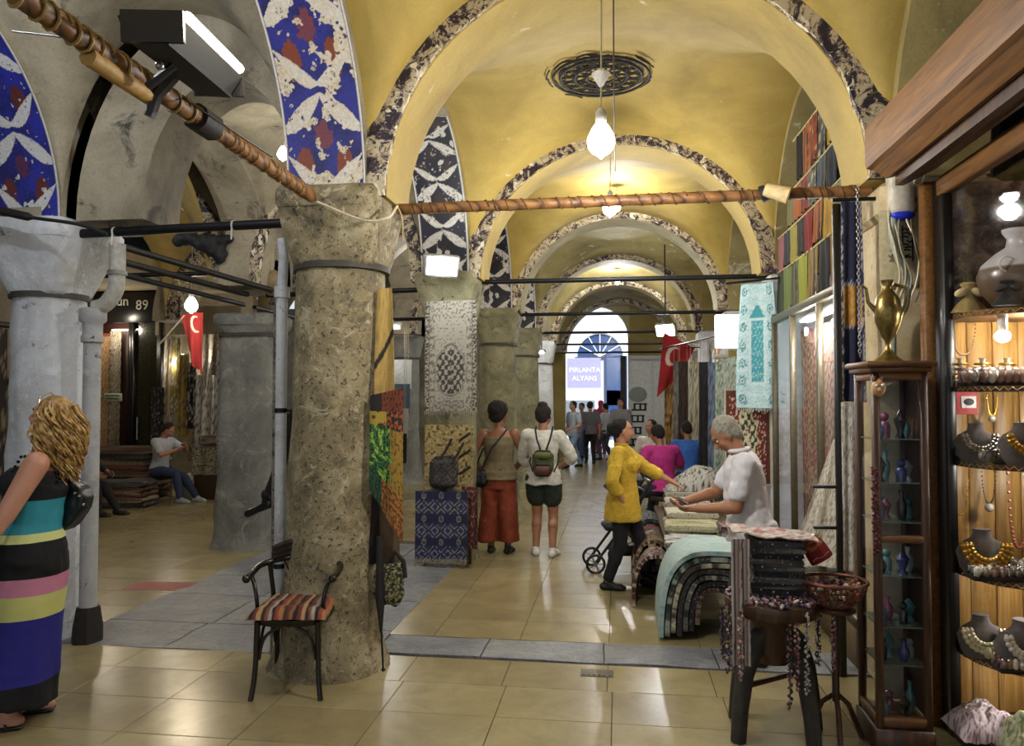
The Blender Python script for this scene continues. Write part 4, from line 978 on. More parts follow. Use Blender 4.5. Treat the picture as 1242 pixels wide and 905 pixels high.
hang('rug', 'red rug with a cream flower medallion behind the grey-haired man', 'rug', (1.50, 7.95, 1.78), (1.08, 8.15, 1.78), .95, medallion(['#6a1c1c', '#c4bc98', '#23301f', '#c8c0a0'], 3), .01, 2, 50, 60)
# white lace draped as a triangle
p_ = [atY(1010, 535, 5.5), atY(955, 640, 5.3), atY(1010, 640, 5.15)]
t = thing('lace_drape', 'white patterned lace cloth draped in a slant behind the folded stack', 'textile', (p_[0].x, 5.4, p_[2].z - .25)); o0 = V(t.location)
b = B(); cf = floral(['#c4beae', '#8e8674', '#d8d2c4', '#a09884'], 2, 8)
def lf(u, v):
    top = p_[0]; l = p_[1] + V((0, 0, -.25)); r = p_[2] + V((.08, 0, -.25)); q = l.lerp(r, u); s_ = top + V((.06 * u, 0, .06 * u)); return s_.lerp(q, v) + V((0, .03 * sin(u * 14) * v, 0)) - o0
b.grid(lf, 40, 50, cf, .004); b.build('cloth', MC, t)
# turquoise towel
pa, pb_ = atY(893, 345, 8.0), atY(944, 340, 7.75)
def tq(u, v):
    x = abs(u - .5) * 2; g = nz(u * 40, v * 80); base = hexc('#9cc6cc'); tq_ = hexc('#3f97a4'); wh = hexc('#c4dcde')
    if x < .42 and .28 < v < .82: 
        if x > .34 or v < .31 or v > .79: return wh
        return tq_ if g + .3 * sin(u * 60) * sin(v * 90) > -.2 else base
    if x < .42 and .18 < v <= .28 and x < .42 * (v - .16) / .12: return tq_
    m_ = (v * 7) % 1; d = sqrt(((x - .72) / .22) ** 2 + ((m_ - .5) / .32) ** 2)
    if d < 1 and int(d * 4 + g) % 2 == 0: return hexc('#47848e')
    return wh if g > -.1 else base
hang('prayer_towel', 'turquoise and white patterned towel hanging under the second tie bar on the right', 'towel', pa, pb_, 1.24, tq, .02, 1.5, 40, 90, fringe='#c8d4d4', narrow=.25)
t = thing('towel_rail', 'thin rail from which the turquoise towel hangs', 'rail', (pa.x, 8.0, pa.z)); b = B(); b.tube([(-.1, .0, .01), pb_ - pa + V((.35, -.25, .02))], .012, 6); b.build('rail', M_iron, t)
# further right-hand shops
hang('hanging_cloth', 'white and green patterned cloth falling beside the head of the polo man', 'textile', atY(868, 440, 8.9), atY(896, 430, 8.7), 1.55, floral(['#a9b2a4', '#5c7a68', '#c6cabc', '#7c8c84'], 1.6, 12), .04, 2, 30, 60)
hang('hanging_cloth', 'narrow mustard cloth beside the turquoise towel', 'textile', atY(884, 425, 9.0), atY(893, 425, 8.9), 1.3, solid('#8a7c3a'), .02, 1, 10, 20)
rd = random.Random(31)
cc_ = [('gold and brown patterned', ['#8c6a34', '#4a3018', '#b4945c', '#2c1c10'], 806, 816), ('grey', ['#7c7c78', '#5c5a58', '#8c8c88', '#3a3a3a'], 817, 822), ('dark brown', ['#2c1c14', '#3a281c', '#1c120c', '#4c3424'], 823, 833), ('cream', ['#a8a490', '#7c7868', '#bcb8a4', '#5c5a4c'], 836, 846), ('black', ['#141418', '#1c1c22', '#101014', '#2a2a30'], 848, 858), ('pale blue', ['#6c7c94', '#4c5c78', '#8494ac', '#3c4454'], 859, 867)]
for i, (nm_, pal, a_, c_) in enumerate(cc_):
    Y = 13.0 - i * .55; p = atY(a_, 440, Y); q = atY(c_, 440, Y - .1); z = 2.3 - .03 * i
    hang('hanging_rug', '%s rug hanging by the flag, %s from the hall centre' % (nm_, on[i]), 'rug', (p.x, Y, z), (q.x + .02, Y - .1, z), 1.55, floral(pal, 1, i), .015, 2, 12, 24, 'rugs hanging on the right beyond the flag', cord=2.5)
rr = thing('rug_rail', 'thin rail carrying the rugs beyond the flag on the right', 'rail', (atY(806, 440, 13.0).x, 13.0, 2.5)); b = B(); b.tube([(-.1, .2, 0), V((atY(867, 440, 10.15).x + .1, 10.1, 2.5)) - V(rr.location)], .014, 6); b.tube([(.3, -.3, 0), (.55, -.3, 0)], .012, 6); b.build('rail', M_iron, rr)
wp = thing('shop_sign', 'white lit sign panel left of the turquoise towel', 'sign', atY(886, 402, 9.4)); b = B(); b.bb((0, 0, 0), (.36, .05, .40), .01); b.build('panel', glow((.92, .97, 1), 1.6), wp)
b = B(); b.bb((0, 0, -.30), (.40, .07, .06), .01); b.build('trim', plain('#b0b0a8', .5), wp)
b = B(); b.tube([(.15, .03, .12), (1.72 - wp.location.x, .25, .12)], .014, 6); b.build('bracket', M_iron, wp)
for y, x in ((8.6, 1.62), (9.3, 1.62), (10.2, 1.62), (12.6, 1.62), (13.6, 1.62), (15.8, 1.62), (17, 1.62)):
    pass
for k, y in enumerate((9.75, 13.05, 16.35, 19.6)):
    s_ = thing('bazaar_shop', '%s shop front on the right beyond the window with the kilim' % ['first', 'second', 'third', 'last'][k], 'shop front', (1.75, y, 0))
    b = B(); b.bb((0, 0, 1.2), (.05, 2.75, 2.4), .01); b.build('opening_shade_panel', plain('#1a1714', .5), s_)  # solid panel, shade of the open shop put into its colour
    for q in (-1.3, -.4, .5, 1.3): b = B(); b.bb((-.04, q, 1.25), (.05, .06, 2.5), .005); b.build('mullion', plain('#6c6450', .5), s_)
    b = B(); b.bb((-.05, 0, 2.55), (.10, 2.75, .28), .01); b.build('fascia', plain(['#4a4438', '#6c6656', '#38342c', '#5c5648'][k], .6), s_)
    rd = random.Random(k + 50)
    for i in range(6):
        c_ = ['#7c3028', '#a89c80', '#2c3a5c', '#8c7434', '#4c2c20', '#6c7c74', '#b0b0ac'][(i * 3 + k) % 7]; y2 = y - 1.2 + .42 * i; nm_ = ['dark red', 'beige', 'navy', 'mustard', 'brown', 'sage', 'pale grey'][(i * 3 + k) % 7]
        hang('hanging_cloth', '%s cloth, %s along the %s far shop front on the right' % (nm_, on[i], ['first', 'second', 'third', 'last'][k]), 'textile', (1.635, y2, 2.55), (1.635, y2 + .34, 2.55), 1.2 + .3 * rd.random(), floral([c_, '#2a241c', c_, '#b8ac8c'], 1, i + k), .02, 2, 12, 20, 'cloths on the far right shop fronts')
# ---------------------------------------------------------------- flags
def flag(label, a, pole0, pole1, pts, star=True, red='#9c1420', cres=(.42, .32, .15)):
    """pts: 4 corners (tl, tr, br, bl) of the drooping cloth in world space"""
    t = thing('flag', label, 'flag', a); o0 = V(a); b = B(); P = [V(p) - o0 for p in pts]; r = hexc(red); wh = hexc('#cdbcb4'); cx, cy, cr = cres
    def cf(u, v):
        x, y = u, v * 1.35; d1 = sqrt((x - cx) ** 2 + (y - cy) ** 2); d2 = sqrt((x - cx - cr * .32) ** 2 + (y - cy) ** 2)
        if d1 < cr and d2 > cr * .82: return wh
        if star:
            dx, dy = x - cx - cr * 1.25, y - cy; d = sqrt(dx * dx + dy * dy); an = atan2(dy, dx)
            if d < cr * .42 * (.62 + .38 * cos(5 * an)): return wh
        return r
    def f(u, v): 
        q = P[0].lerp(P[1], u).lerp(P[3].lerp(P[2], u), v); return q + V((0, .035 * sin(u * 9 + v * 3) * (.3 + v), 0))
    b.grid(f, 60, 70, cf, .003); b.build('cloth', MC, t)
    b = B(); b.tube([V(pole0) - o0, V(pole1) - o0], .012, 6); b.build('pole', plain('#9c968a', .4, .4), t)
A_ = lambda x, y, Y: atY(x, y, Y)
flag('red flag with a white crescent drooping under the dazzling floodlight', A_(797, 480, 12.8), A_(843, 420, 12.8), A_(806, 398, 12.8), (A_(805, 403, 12.8), A_(843, 422, 12.8), A_(828, 450, 12.8), A_(797, 482, 12.8)), cres=(.42, .50, .27), star=False)
flag('dark red flag with a white crescent hanging in the far left shop doorway', A_(240, 455, 10.2), A_(193, 418, 10.2), A_(224, 382, 10.2), (A_(219, 381, 10.2), A_(246, 379, 10.2), A_(247, 455, 10.2), A_(233, 442, 10.2)), star=False, red='#7c1018', cres=(.62, .26, .20))
# ================================================================ people
_dg = None
def remesh(b, vox, smooth=2, disp=0, dsc=8, seed=0):
    """fuse the overlapping primitives in b into one continuous surface; returns verts, faces"""
    me = bpy.data.meshes.new('tmp'); me.from_pydata(b.v, [], b.f); me.update()
    o = bpy.data.objects.new('tmp', me); C.objects.link(o)
    m = o.modifiers.new('r', 'REMESH'); m.mode = 'VOXEL'; m.voxel_size = vox
    if smooth: m2 = o.modifiers.new('s', 'SMOOTH'); m2.iterations = smooth; m2.factor = .5
    dg = bpy.context.evaluated_depsgraph_get(); e = bpy.data.meshes.new_from_object(o.evaluated_get(dg))
    vs = [v.co.copy() for v in e.vertices]
    if disp:
        nn = [v.normal.copy() for v in e.vertices]
        vs = [p + q * (disp * noise.noise(V((p.x * dsc + seed, p.y * dsc, p.z * dsc * .55))) + disp * .5 * noise.noise(p * dsc * 2.6)) for p, q in zip(vs, nn)]
    fs = [tuple(p.vertices) for p in e.polygons]
    bpy.data.objects.remove(o); bpy.data.meshes.remove(e); bpy.data.meshes.remove(me)
    return vs, fs
def fuse(b, name, mats, parent, vox=.012, smooth=3, disp=0, dsc=8, seed=0, colf=None):
    vs, fs = remesh(b, vox, smooth, disp, dsc, seed)
    c = B(); c.add(vs, fs, [colf(p) for p in vs] if colf else None); return c.build(name, mats, parent, sharp=180)
def ik(a, c, l1, l2, pole):
    d = c - a; L = min(d.length, (l1 + l2) * .995); u = d.normalized(); c2 = a + u * L
    x = (l1*l1 - l2*l2 + L*L) / (2*L); h = sqrt(max(0, l1*l1 - x*x)); p = V(pole); p = (p - u * p.dot(u)).normalized()
    return a + u * x + p * h, c2
def oval(c, w, d, fr, n=20):
    """elliptic ring, fr = (right, fwd) vectors"""
    return [c + fr[0] * (w * cos(2*pi*i/n)) + fr[1] * (d * sin(2*pi*i/n)) for i in range(n)]
_skin = {}
def skin_mat(h):
    if h not in _skin:
        n = N('skin'); n.set(.48); n.b.inputs['Subsurface Weight'].default_value = .08; n.b.inputs['Subsurface Radius'].default_value = (.01, .004, .002)
        a = hexc(h); n.col(n.ramp(n.noise(n.coord(), 14, 4), [(.3, tuple(x * .86 for x in a)), (.7, a)])); n.bump(n.noise(n.coord(), 160, 2), .0006, .4); _skin[h] = n.m
    return _skin[h]
class Person:
    def __init__(s, label, loc, rz, H=1.65, skin='#b98565', hips=None, lean=0, twist=0, head=(0, 0), handL=None, handR=None, poleL=(-.6, -1, 0), poleR=(.6, -1, 0),
                 footL=None, footR=None, kneeL=(0, 1, 0), kneeR=(0, 1, 0), fem=False, fat=1.0, toe=(0, 0), vox=.012, curl=.5, name='person', group=None, palmL=None, palmR=None, sit=False):
        s.t = thing(name, label, 'person', loc, R(rz), group); s.H = H; s.fat = fat; s.fem = fem; s.vox = vox; s.skin = skin; k = H
        s.hip = V(hips) if hips else V((0, 0, .515 * k))
        M = Matrix.Rotation(R(twist), 3, 'Z') @ Matrix.Rotation(-R(lean), 3, 'X'); s.M = M
        up = M @ V((0, 0, 1)); rt = M @ V((1, 0, 0)); fw = M @ V((0, 1, 0)); s.up, s.rt, s.fw = up, rt, fw
        s.sh = s.hip + up * .30 * k; s.neck = s.hip + up * .325 * k
        HM = Matrix.Rotation(R(twist + head[0]), 3, 'Z') @ Matrix.Rotation(-R(head[1] + lean * .3), 3, 'X'); s.HM = HM
        s.hc = s.neck + (up * .035 + HM @ V((0, .012, .062))) * k
        s.L = {}
        for sd, hand, pole, foot, kn, ty in ((-1, handL, poleL, footL, kneeL, toe[0]), (1, handR, poleR, footR, kneeR, toe[1])):
            sp = s.sh + rt * sd * .112 * k * (1 if not fem else .95) - up * .012 * k
            hp = s.hip + V((sd * .052 * k, 0, 0)) if not twist else s.hip + V((sd * .052 * k, 0, 0))
            w = V(hand) if hand is not None else sp + V((sd * .05, .03, -.325)) * k * .99
            e, w = ik(sp, w, .172 * k, .152 * k, pole)
            an = V(foot) if foot is not None else V((sd * .065 * k, 0, .045 * k))
            kk, an2 = ik(hp, an, .243 * k, .240 * k, kn)
            s.L[sd] = dict(sh=sp, el=e, wr=w, hp=hp, kn=kk, an=an2, ty=ty)
        s.curl = curl; s.palm = {-1: palmL, 1: palmR}
    def torso(s, b, inf=0, lo=0, hi=9, flare=0):
        k, f = s.H, s.fat
        w = [(-.045, .082, .062), (-.01, .098, .070), (.04, .094, .066), (.10, .082, .058), (.16, .088, .062), (.22, .100, .068), (.27, .098, .062), (.30, .078, .048), (.325, .036, .034)]
        if s.fem: w = [(-.045, .088, .066), (-.01, .106, .074), (.04, .098, .066), (.10, .076, .055), (.16, .082, .060), (.22, .092, .070), (.27, .090, .058), (.30, .070, .044), (.325, .030, .030)]
        rg = []
        for z, a, d in w[lo:hi]:
            ff = f if z < .2 else (1 + (f - 1) * .5)
            rg.append(oval(s.hip + s.up * z * k + s.fw * ((.018 * k * (f - 1) * 3) if .0 < z < .2 else 0), a * k * ff + inf, d * k * ff * (1 if z > .2 else f ** .5) + inf, (s.rt, s.fw)))
        b.loft(rg)
        if s.fem and lo < 5 < hi:
            for sd in (-1, 1): b.ball(s.hip + s.up * .215 * k + s.rt * sd * .045 * k + s.fw * .055 * k, .036 * k * f ** .5 + inf)
    def arm(s, b, sd, inf=0, t0=0, t1=1, cuff=0):
        j = s.L[sd]; k = s.H * (s.fat ** .6); a, e, w = j['sh'], j['el'], j['wr']
        rs, re, rw = .034 * k + inf, .025 * k + inf, .0165 * k + inf
        if t1 > 0: 
            q = min(1, t1 * 2); b.cap(a, a.lerp(e, q), rs, lerp(rs, re, q) + (cuff if t1 <= .5 else 0))
        if t1 > .5:
            q = min(1, (t1 - .5) * 2); b.cap(e, e.lerp(w, q), re, lerp(re, rw, q) + cuff)
            b.ball(e.lerp(w, .25 * q), (re * 1.04,) * 3)
    def leg(s, b, sd, inf=0, t1=1, cuff=0):
        j = s.L[sd]; k = s.H * s.fat ** .7; a, n_, w = j['hp'], j['kn'], j['an']
        r0, r1, r2 = .056 * k + inf, .034 * k + inf, .022 * k + inf
        q = min(1, t1 * 2); b.cap(a, a.lerp(n_, q), r0, lerp(r0, r1, q) + (cuff if t1 <= .5 else 0))
        if t1 > .5:
            q = min(1, (t1 - .5) * 2); b.cap(n_, n_.lerp(w, q), r1, lerp(r1, r2, q) + cuff)
            d = (w - n_).normalized(); bk = d.cross(V((1, 0, 0))).normalized()
            if bk.y > 0: bk = -bk
            if q > .3: b.cap(n_.lerp(w, .12), n_.lerp(w, .45), r1 * .95, r1 * .98); b.ball(n_.lerp(w, .30) + bk * .010 * k, r1 * 1.02)
    def foot(s, b, sd, inf=0, sole=False):
        j = s.L[sd]; k = s.H; an = j['an']; q = Matrix.Rotation(R(j['ty']), 3, 'Z'); f = q @ V((0, 1, 0))
        z0 = an.z - .045 * k; h = V((an.x, an.y, z0))
        b.cap(h - f * .022 * k + V((0, 0, .022 * k)), h + f * .075 * k + V((0, 0, .018 * k)), .021 * k + inf, .020 * k + inf)
        b.cap(h + f * .05 * k + V((0, 0, .016 * k)) + q @ V((-.009 * k, 0, 0)), h + f * .100 * k + V((0, 0, .012 * k)) + q @ V((-.006 * k, 0, 0)), .017 * k + inf, .012 * k + inf)
        b.cap(h + f * .05 * k + V((0, 0, .016 * k)) + q @ V((.010 * k, 0, 0)), h + f * .090 * k + V((0, 0, .012 * k)) + q @ V((.010 * k, 0, 0)), .016 * k + inf, .012 * k + inf)
        b.cap(an, h + f * .03 * k + V((0, 0, .026 * k)), .022 * k + inf, .022 * k + inf)
    def hand(s, b, sd, curl=None):
        j = s.L[sd]; k = s.H; curl = s.curl if curl is None else curl
        d = (j['wr'] - j['el']).normalized(); n_ = V(s.palm[sd]) if s.palm[sd] is not None else V((-sd, .15, 0))
        n_ = (n_ - d * n_.dot(d)).normalized(); x = d.cross(n_).normalized() * (1)       # across the palm
        if x.dot(s.fw) < 0 and s.palm[sd] is None: x = -x
        w = j['wr']; P = lambda a, c, e: w + d * a * k + x * c * k + n_ * e * k
        for c_ in (-.012, -.004, .005, .013): b.cap(P(.005, c_ * .6, 0), P(.050, c_, .001), .0088 * k * .9, .0085 * k * .9, 8)
        fl = [(.013, .039), (.0045, .045), (-.004, .042), (-.012, .033)]
        for c_, L in fl:
            p = P(.052, c_, 0); dr = d.copy(); r = .0052 * k
            for seg, q in enumerate((.45, .32, .23)):
                a = curl * (.5 + .35 * seg); dr = (Matrix.Rotation(0, 3, 'X') @ (dr * cos(a) + n_ * sin(a))).normalized() if seg == 0 else (dr * cos(curl * .8) + (n_ - dr * n_.dot(dr)).normalized() * sin(curl * .8)).normalized()
                p2 = p + dr * L * q * k; b.cap(p, p2, r, r * .88, 7, 2); p = p2; r *= .9
        p = P(.012, .013, .002); q1 = P(.034, .027, .008); q2 = P(.052, .029, .016)
        b.cap(p, q1, .0075 * k, .0062 * k, 8, 2); b.cap(q1, q2, .0062 * k, .0048 * k, 8, 2)
    def hp(s, x, y, z): return s.hc + s.HM @ (V((x, y, z)) * s.H)
    def build_body(s, legs=1, lips='#8c4a40', feet=True, brows='#2a1d16', beard=None):
        b = B(); s.torso(b)
        k = s.H
        b.cap(s.neck - s.up * .02 * k, s.hp(0, -.012, -.03), .033 * k, .031 * k)
        b.ball(s.hp(0, -.008, .012), (.046 * k, .057 * k, .056 * k), 16, 12, s.HM)
        b.ball(s.hp(0, .012, -.020), (.037 * k, .040 * k, .046 * k), 14, 10, s.HM)
        b.ball(s.hp(0, .032, -.047), (.017 * k, .015 * k, .014 * k), 10, 8, s.HM)
        for x in (-1, 1): 
            b.ball(s.hp(x * .024, .034, -.014), (.014 * k, .012 * k, .014 * k), 8, 6, s.HM); b.ball(s.hp(x * .046, -.006, -.006), (.006 * k, .012 * k, .019 * k), 8, 6, s.HM)
        b.cap(s.hp(0, .046, .008), s.hp(0, .060, -.016), .007 * k, .0095 * k)
        b.ball(s.hp(0, .045, .018), (.028 * k, .010 * k, .010 * k), 10, 6, s.HM)
        for sd in (-1, 1):
            s.arm(b, sd); j = s.L[sd]; d = (j['wr'] - j['el']).normalized(); b.cap(j['wr'] - d * .01 * k, j['wr'] + d * .03 * k, .016 * k, .014 * k)
            if legs: s.leg(b, sd)
            if feet: s.foot(b, sd)
        vs, fs = remesh(b, s.vox, 2)
        c = B(); c.add(vs, fs)
        for sd in (-1, 1): s.hand(c, sd)
        for x in (-1, 1):
            c.cur = 1; c.ball(s.hp(x * .0195, .0415, .003), (.0070 * k, .0042 * k, .0046 * k), 10, 6, s.HM)
            c.cur = 2; c.ball(s.hp(x * .0195, .0445, .003), (.0036 * k, .0024 * k, .0036 * k), 8, 6, s.HM)
            c.cur = 3; c.tube([s.hp(x * .010, .0485, .0165), s.hp(x * .020, .047, .0195), s.hp(x * .031, .040, .0155)], [.0024 * k, .0028 * k, .0012 * k], 6)
        c.cur = 4; c.tube([s.hp(-.014, .0455, -.0345), s.hp(-.005, .0512, -.0325), s.hp(.005, .0512, -.0325), s.hp(.014, .0455, -.0345)], [.0014 * k, .0036 * k, .0036 * k, .0014 * k], 6)
        return c.build('body', [skin_mat(s.skin), plain('#d8d2c8', .3), plain('#1c130f', .2), plain(brows, .8), plain(lips, .45)], s.t, sharp=180)
    def hair(s, style='short', col='#1d1512', vol=1.0, seed=0):
        b = B(); k = s.H; m = plain(col, .9, 0, .45, 60, .004); vx = max(.007, s.vox * .8)
        b.ball(s.hp(0, -.020, .026), (.053 * k * vol, .054 * k * vol, .051 * k * vol), 16, 12, s.HM)
        b.ball(s.hp(0, -.034, -.004), (.046 * k * vol, .036 * k * vol, .046 * k), 14, 10, s.HM)
        for x in (-1, 1): b.cap(s.hp(x * .043, -.012, .01), s.hp(x * .045, -.010, -.010), .012 * k, .008 * k)
        if style == 'bun': b.ball(s.hp(0, -.075, .012), (.032 * k, .028 * k, .032 * k), 12, 8, s.HM); b.cap(s.hp(0, -.05, .01), s.hp(0, -.09, -.03), .02 * k, .018 * k)
        if style == 'afro': b.ball(s.hp(0, -.024, .030), (.072 * k, .070 * k, .064 * k), 16, 12, s.HM); b.ball(s.hp(0, -.04, -.01), (.06 * k, .046 * k, .05 * k), 12, 9, s.HM)
        if style == 'topknot': b.ball(s.hp(-.0, -.03, .074), (.034 * k, .036 * k, .024 * k), 12, 8, s.HM)
        if style == 'scarf': b.ball(s.hp(0, -.03, -.03), (.055 * k, .05 * k, .06 * k), 12, 8, s.HM); b.cap(s.hp(0, -.03, -.05), s.sh, .05 * k, .08 * k)
        return fuse(b, 'head_scarf' if style == 'scarf' else 'hair', m, s.t, vx, 1, .012 if style in ('afro',) else .006, 26, seed)
    def top(s, mat, sleeve=.33, lo=1, hem=0, inf=.012, name='shirt', disp=.007, hi=9, cuff=.006, colf=None, belly=0):
        b = B(); s.torso(b, inf, lo, hi)
        if hem: 
            k = s.H; f = s.fat; wd_ = (.106 if s.fem else .098) * k * f + inf
            b.loft([oval(s.hip + s.up * -.02 * k, wd_, .078 * k * f + inf, (s.rt, s.fw)), oval(s.hip + s.up * .04 * k, wd_ * .97, .074 * k * f + inf, (s.rt, s.fw))][::1])
            b.loft([oval(s.hip + V((0, 0, -hem)), wd_ + .012, .084 * k * f + inf + .01, (V((1, 0, 0)), V((0, 1, 0)))), oval(s.hip + s.up * .0, wd_, .078 * k * f + inf, (s.rt, s.fw))])
        if sleeve:
            for sd in (-1, 1): s.arm(b, sd, inf * .9, 0, sleeve, cuff); b.cap(s.L[sd]['sh'], s.sh - s.up * .03 * s.H, .036 * s.H + inf, .05 * s.H + inf)
        return fuse(b, name, mat, s.t, s.vox, 3, disp, 9, s.H * 7, colf)
    def trousers(s, mat, t1=.97, inf=.012, name='trousers', cuff=.006, disp=.006, waist=.03):
        b = B(); k = s.H
        s.torso(b, inf * .7, 0, 3)
        for sd in (-1, 1): s.leg(b, sd, inf, t1, cuff)
        return fuse(b, name, mat, s.t, s.vox, 3, disp, 9, s.H * 5)
    def shoes(s, mat, name='shoe', inf=.006):
        for sd in (-1, 1):
            b = B(); s.foot(b, sd, inf); fuse(b, name, mat, s.t, .008 if s.vox < .013 else .012, 2)
def cloth_mat(col, var=.22, rough=.85): return plain(col, rough, 0, var, 22, .003)
# ---- woman in the striped dress, left edge
p = atZ(30, 874); H = 1.70
w = Person('woman with long curly blond hair and a bold striped maxi dress, at the left edge', (p.x, p.y, 0), 118, H, '#c08a70', fem=True, fat=1.16, vox=.010,
           lean=-8, head=(-24, -12), handL=(-.31, .26, .80), handR=(.27, .12, .84), poleL=(-.3, -1, 0), palmL=(1, .2, 0), footL=(-.10, .05, .077), footR=(.10, -.05, .077), curl=.45)
w.build_body()
def dress_rings(w):
    b = B(); k = w.H; f = 1.16
    pr = [(-.76, .215, .20, .05), (-.62, .21, .195, .04), (-.40, .205, .185, .02), (-.2, .205, .18, .0), (-.05, .205, .175, -.015), (.06, .19, .165, -.01), (.17, .155, .14, 0), (.28, .165, .135, 0), (.37, .185, .145, 0.01), (.435, .185, .125, 0), (.455, .175, .11, 0)]
    rg = []
    for z, a, d, o in pr:
        g = []
        for i in range(40):
            t = 2 * pi * i / 40; q = 1 + (.05 * cos(t * 7 + z * 3) * max(0, -z) if z < -.1 else 0)
            base = w.hip + (w.up * z if z > 0 else V((0, 0, z))) + (w.fw * o)
            g.append(base + w.rt * (a * cos(t) * q) + w.fw * (d * sin(t) * q))
        rg.append(g)
    b.loft(rg); w.torso(b, .022, 0, 6); [w.leg(b, sd, .02, .6) for sd in (-1, 1)]
    for sd in (-1, 1): b.ball(w.hip + w.up * .215 * k + w.rt * sd * .05 * k + w.fw * .055 * k, .05 * k)
    for sd in (-1, 1): b.ball(w.hip + w.up * -.02 * k + w.rt * sd * .05 * k - w.fw * .045 * k, .065 * k)
    return b
bands = [(0, '#0b0b10'), (.235, '#23217e'), (.565, '#c2c274'), (.685, '#c27c96'), (.775, '#0b0b10'), (.955, '#cfd58c'), (.995, '#2f8ea0'), (1.165, '#0b0b10')]
mb = stripes([(z / 1.6, c) for z, c in bands], (1 / 1.6, 0), 2, .85, 'striped_jersey')
fuse(dress_rings(w), 'dress', mb, w.t, .011, 2, .008, 7)
for sd in (-1, 1):
    b = B(); s_ = w.sh + w.rt * sd * .075 * H
    a_ = [s_ - w.up * .13 + w.fw * .13, s_ - w.up * .0 + w.fw * .085, s_ + w.up * .022, s_ - w.up * .02 - w.fw * .075, s_ - w.up * .13 - w.fw * .11]
    for q0, q1 in zip(a_, a_[1:]):
        for i in range(5): b.ball(q0.lerp(q1, i / 5), .009, 6, 5)
    b.build('beaded_strap', plain('#08080a', .3), w.t)
rnd = random.Random(11); b = B(); k = H
b.ball(w.hp(0, -.016, .022), (.056 * k, .058 * k, .054 * k), 16, 12, w.HM)
for i in range(300):
    a = rnd.uniform(.36 * pi, 1.64 * pi) + pi / 2; a = rnd.uniform(-.10 * pi, 1.10 * pi) + pi
    ca, sa = cos(a), sin(a); r0 = .050
    p0 = w.hp(ca * r0, -.014 + sa * r0 * 1.05, .030 + rnd.uniform(-.03, .03)); L = rnd.uniform(.13, .19) if sa < .2 else rnd.uniform(.10, .14)
    out = (w.HM @ V((ca, sa * 1.1 - .15, 0))).normalized(); ph = rnd.uniform(0, 6.3); am = rnd.uniform(.013, .024); fr = rnd.uniform(10, 16)
    pts = []
    for q in range(15):
        t = q / 14; pts.append(p0 + V((0, 0, -1)) * L * k * .62 * t * 1.7 + out * (.038 * sin(pi * min(1, t * 1.2)) + .022 * t) + V((cos(ph + fr * t), sin(ph + fr * t), 0)) * am * min(1, t * 4))
    b.tube(pts, [.0062 * (1 - .75 * (q / 14)) + .0018 for q in range(15)], 5)
nn = N('curly_blond_hair'); nn.set(.45); nn.col(nn.ramp(nn.noise(nn.coord(), 22, 4), [(.3, '#5a3f1e'), (.5, '#a27c42'), (.7, '#cdae72')])); nn.bump(nn.noise(nn.mapping(nn.coord(), (1, 1, .3)), 120, 3), .003, .7)
b.build('hair', nn.m, w.t)
b = B(); b.tube([w.hp(-.052, .012, .03), w.hp(-.045, .02, .062), w.hp(0, .022, .078), w.hp(.045, .02, .062), w.hp(.052, .012, .03)], .004, 6); b.build('hair_band', plain('#c8b890', .3, .6), w.t)
for sd in (-1, 1):
    j = w.L[sd]; an = j['an']; b = B(); b.bb((an.x, an.y + .055, .014), (.085, .255, .022), .01); b.build('sandal', plain('#121012', .5), w.t)
    b = B(); b.tube([(an.x - .045, an.y + .09, .02), (an.x, an.y + .115, .065), (an.x + .045, an.y + .09, .02)], .008, 6); b.tube([(an.x - .04, an.y + .0, .02), (an.x, an.y + .05, .085), (an.x + .04, an.y + 0, .02)], .007, 6); b.tube([(an.x, an.y + .115, .065), (an.x - .01, an.y + .15, .03)], .006, 5); b.build('sandal_strap', plain('#121012', .5), w.t)
# handbag carried behind her
hb = thing('handbag', 'black leather handbag slung behind the woman in the striped dress', 'bag', (0, 0, 0)); q = atY(84, 610, p.y + .12); hb.location = q; hb.rotation_euler = (0, 0, R(4))
b = B(); pr = []
poly = [(-.15, .13), (-.05, .155), (.03, .13), (.10, .075), (.118, .03), (.10, -.03), (.03, -.12), (0, -.145), (-.11, -.15), (-.15, -.1)]
b.prism(poly, .11); fuse(b, 'bag_body', plain('#0c0c0e', .35, 0, .3, 12, .004), hb, .01, 4, .008, 10)
b = B()
for (x, z) in ((.07, .06), (.095, .045), (.118, .0)): b.ball((x, -.06, z), .009, 8, 6)
b.build('metal_stud', plain('#b8b8b0', .25, .9), hb)
b = B(); b.tube([(-.02, 0, .13), (-.07, .03, .30), (-.16, .05, .50)], .009, 6); b.build('bag_strap', plain('#0c0c0e', .4), hb)
# ---- woman in yellow blouse
p = atZ(748, 714); H = 1.50
w = Person('woman in mustard yellow blouse and black trousers, hand on hip beside the pushchair', (p.x + .06, p.y, 0), -100, H, '#b07c5c', fem=True, fat=1.10, vox=.010, lean=-2, head=(12, 3), 
           handR=(.17, .03, .79), poleR=(1, -.5, -.3), palmR=(-1, -.1, -.3), handL=(-.20, .44, .92), poleL=(-.6, -.6, -.8), palmL=(0, 0, -1), footL=(-.10, .20, .067), footR=(.09, -.13, .067), toe=(-8, 12), curl=.35)
w.build_body(); w.hair('bun', '#120d0c', 1.0, 3)
nn = N('mustard_cotton'); nn.set(.9); f = nn.noise(nn.coord(), 60, 4, .7, 2); nn.col(nn.mix(nn.step(f, .52, .58), nn.ramp(nn.noise(nn.coord(), 5, 3), [(.3, '#b18f1e'), (.7, '#caa936')]), '#8d6f1c')); nn.bump(nn.noise(nn.coord(), 10, 4), .008, .6)
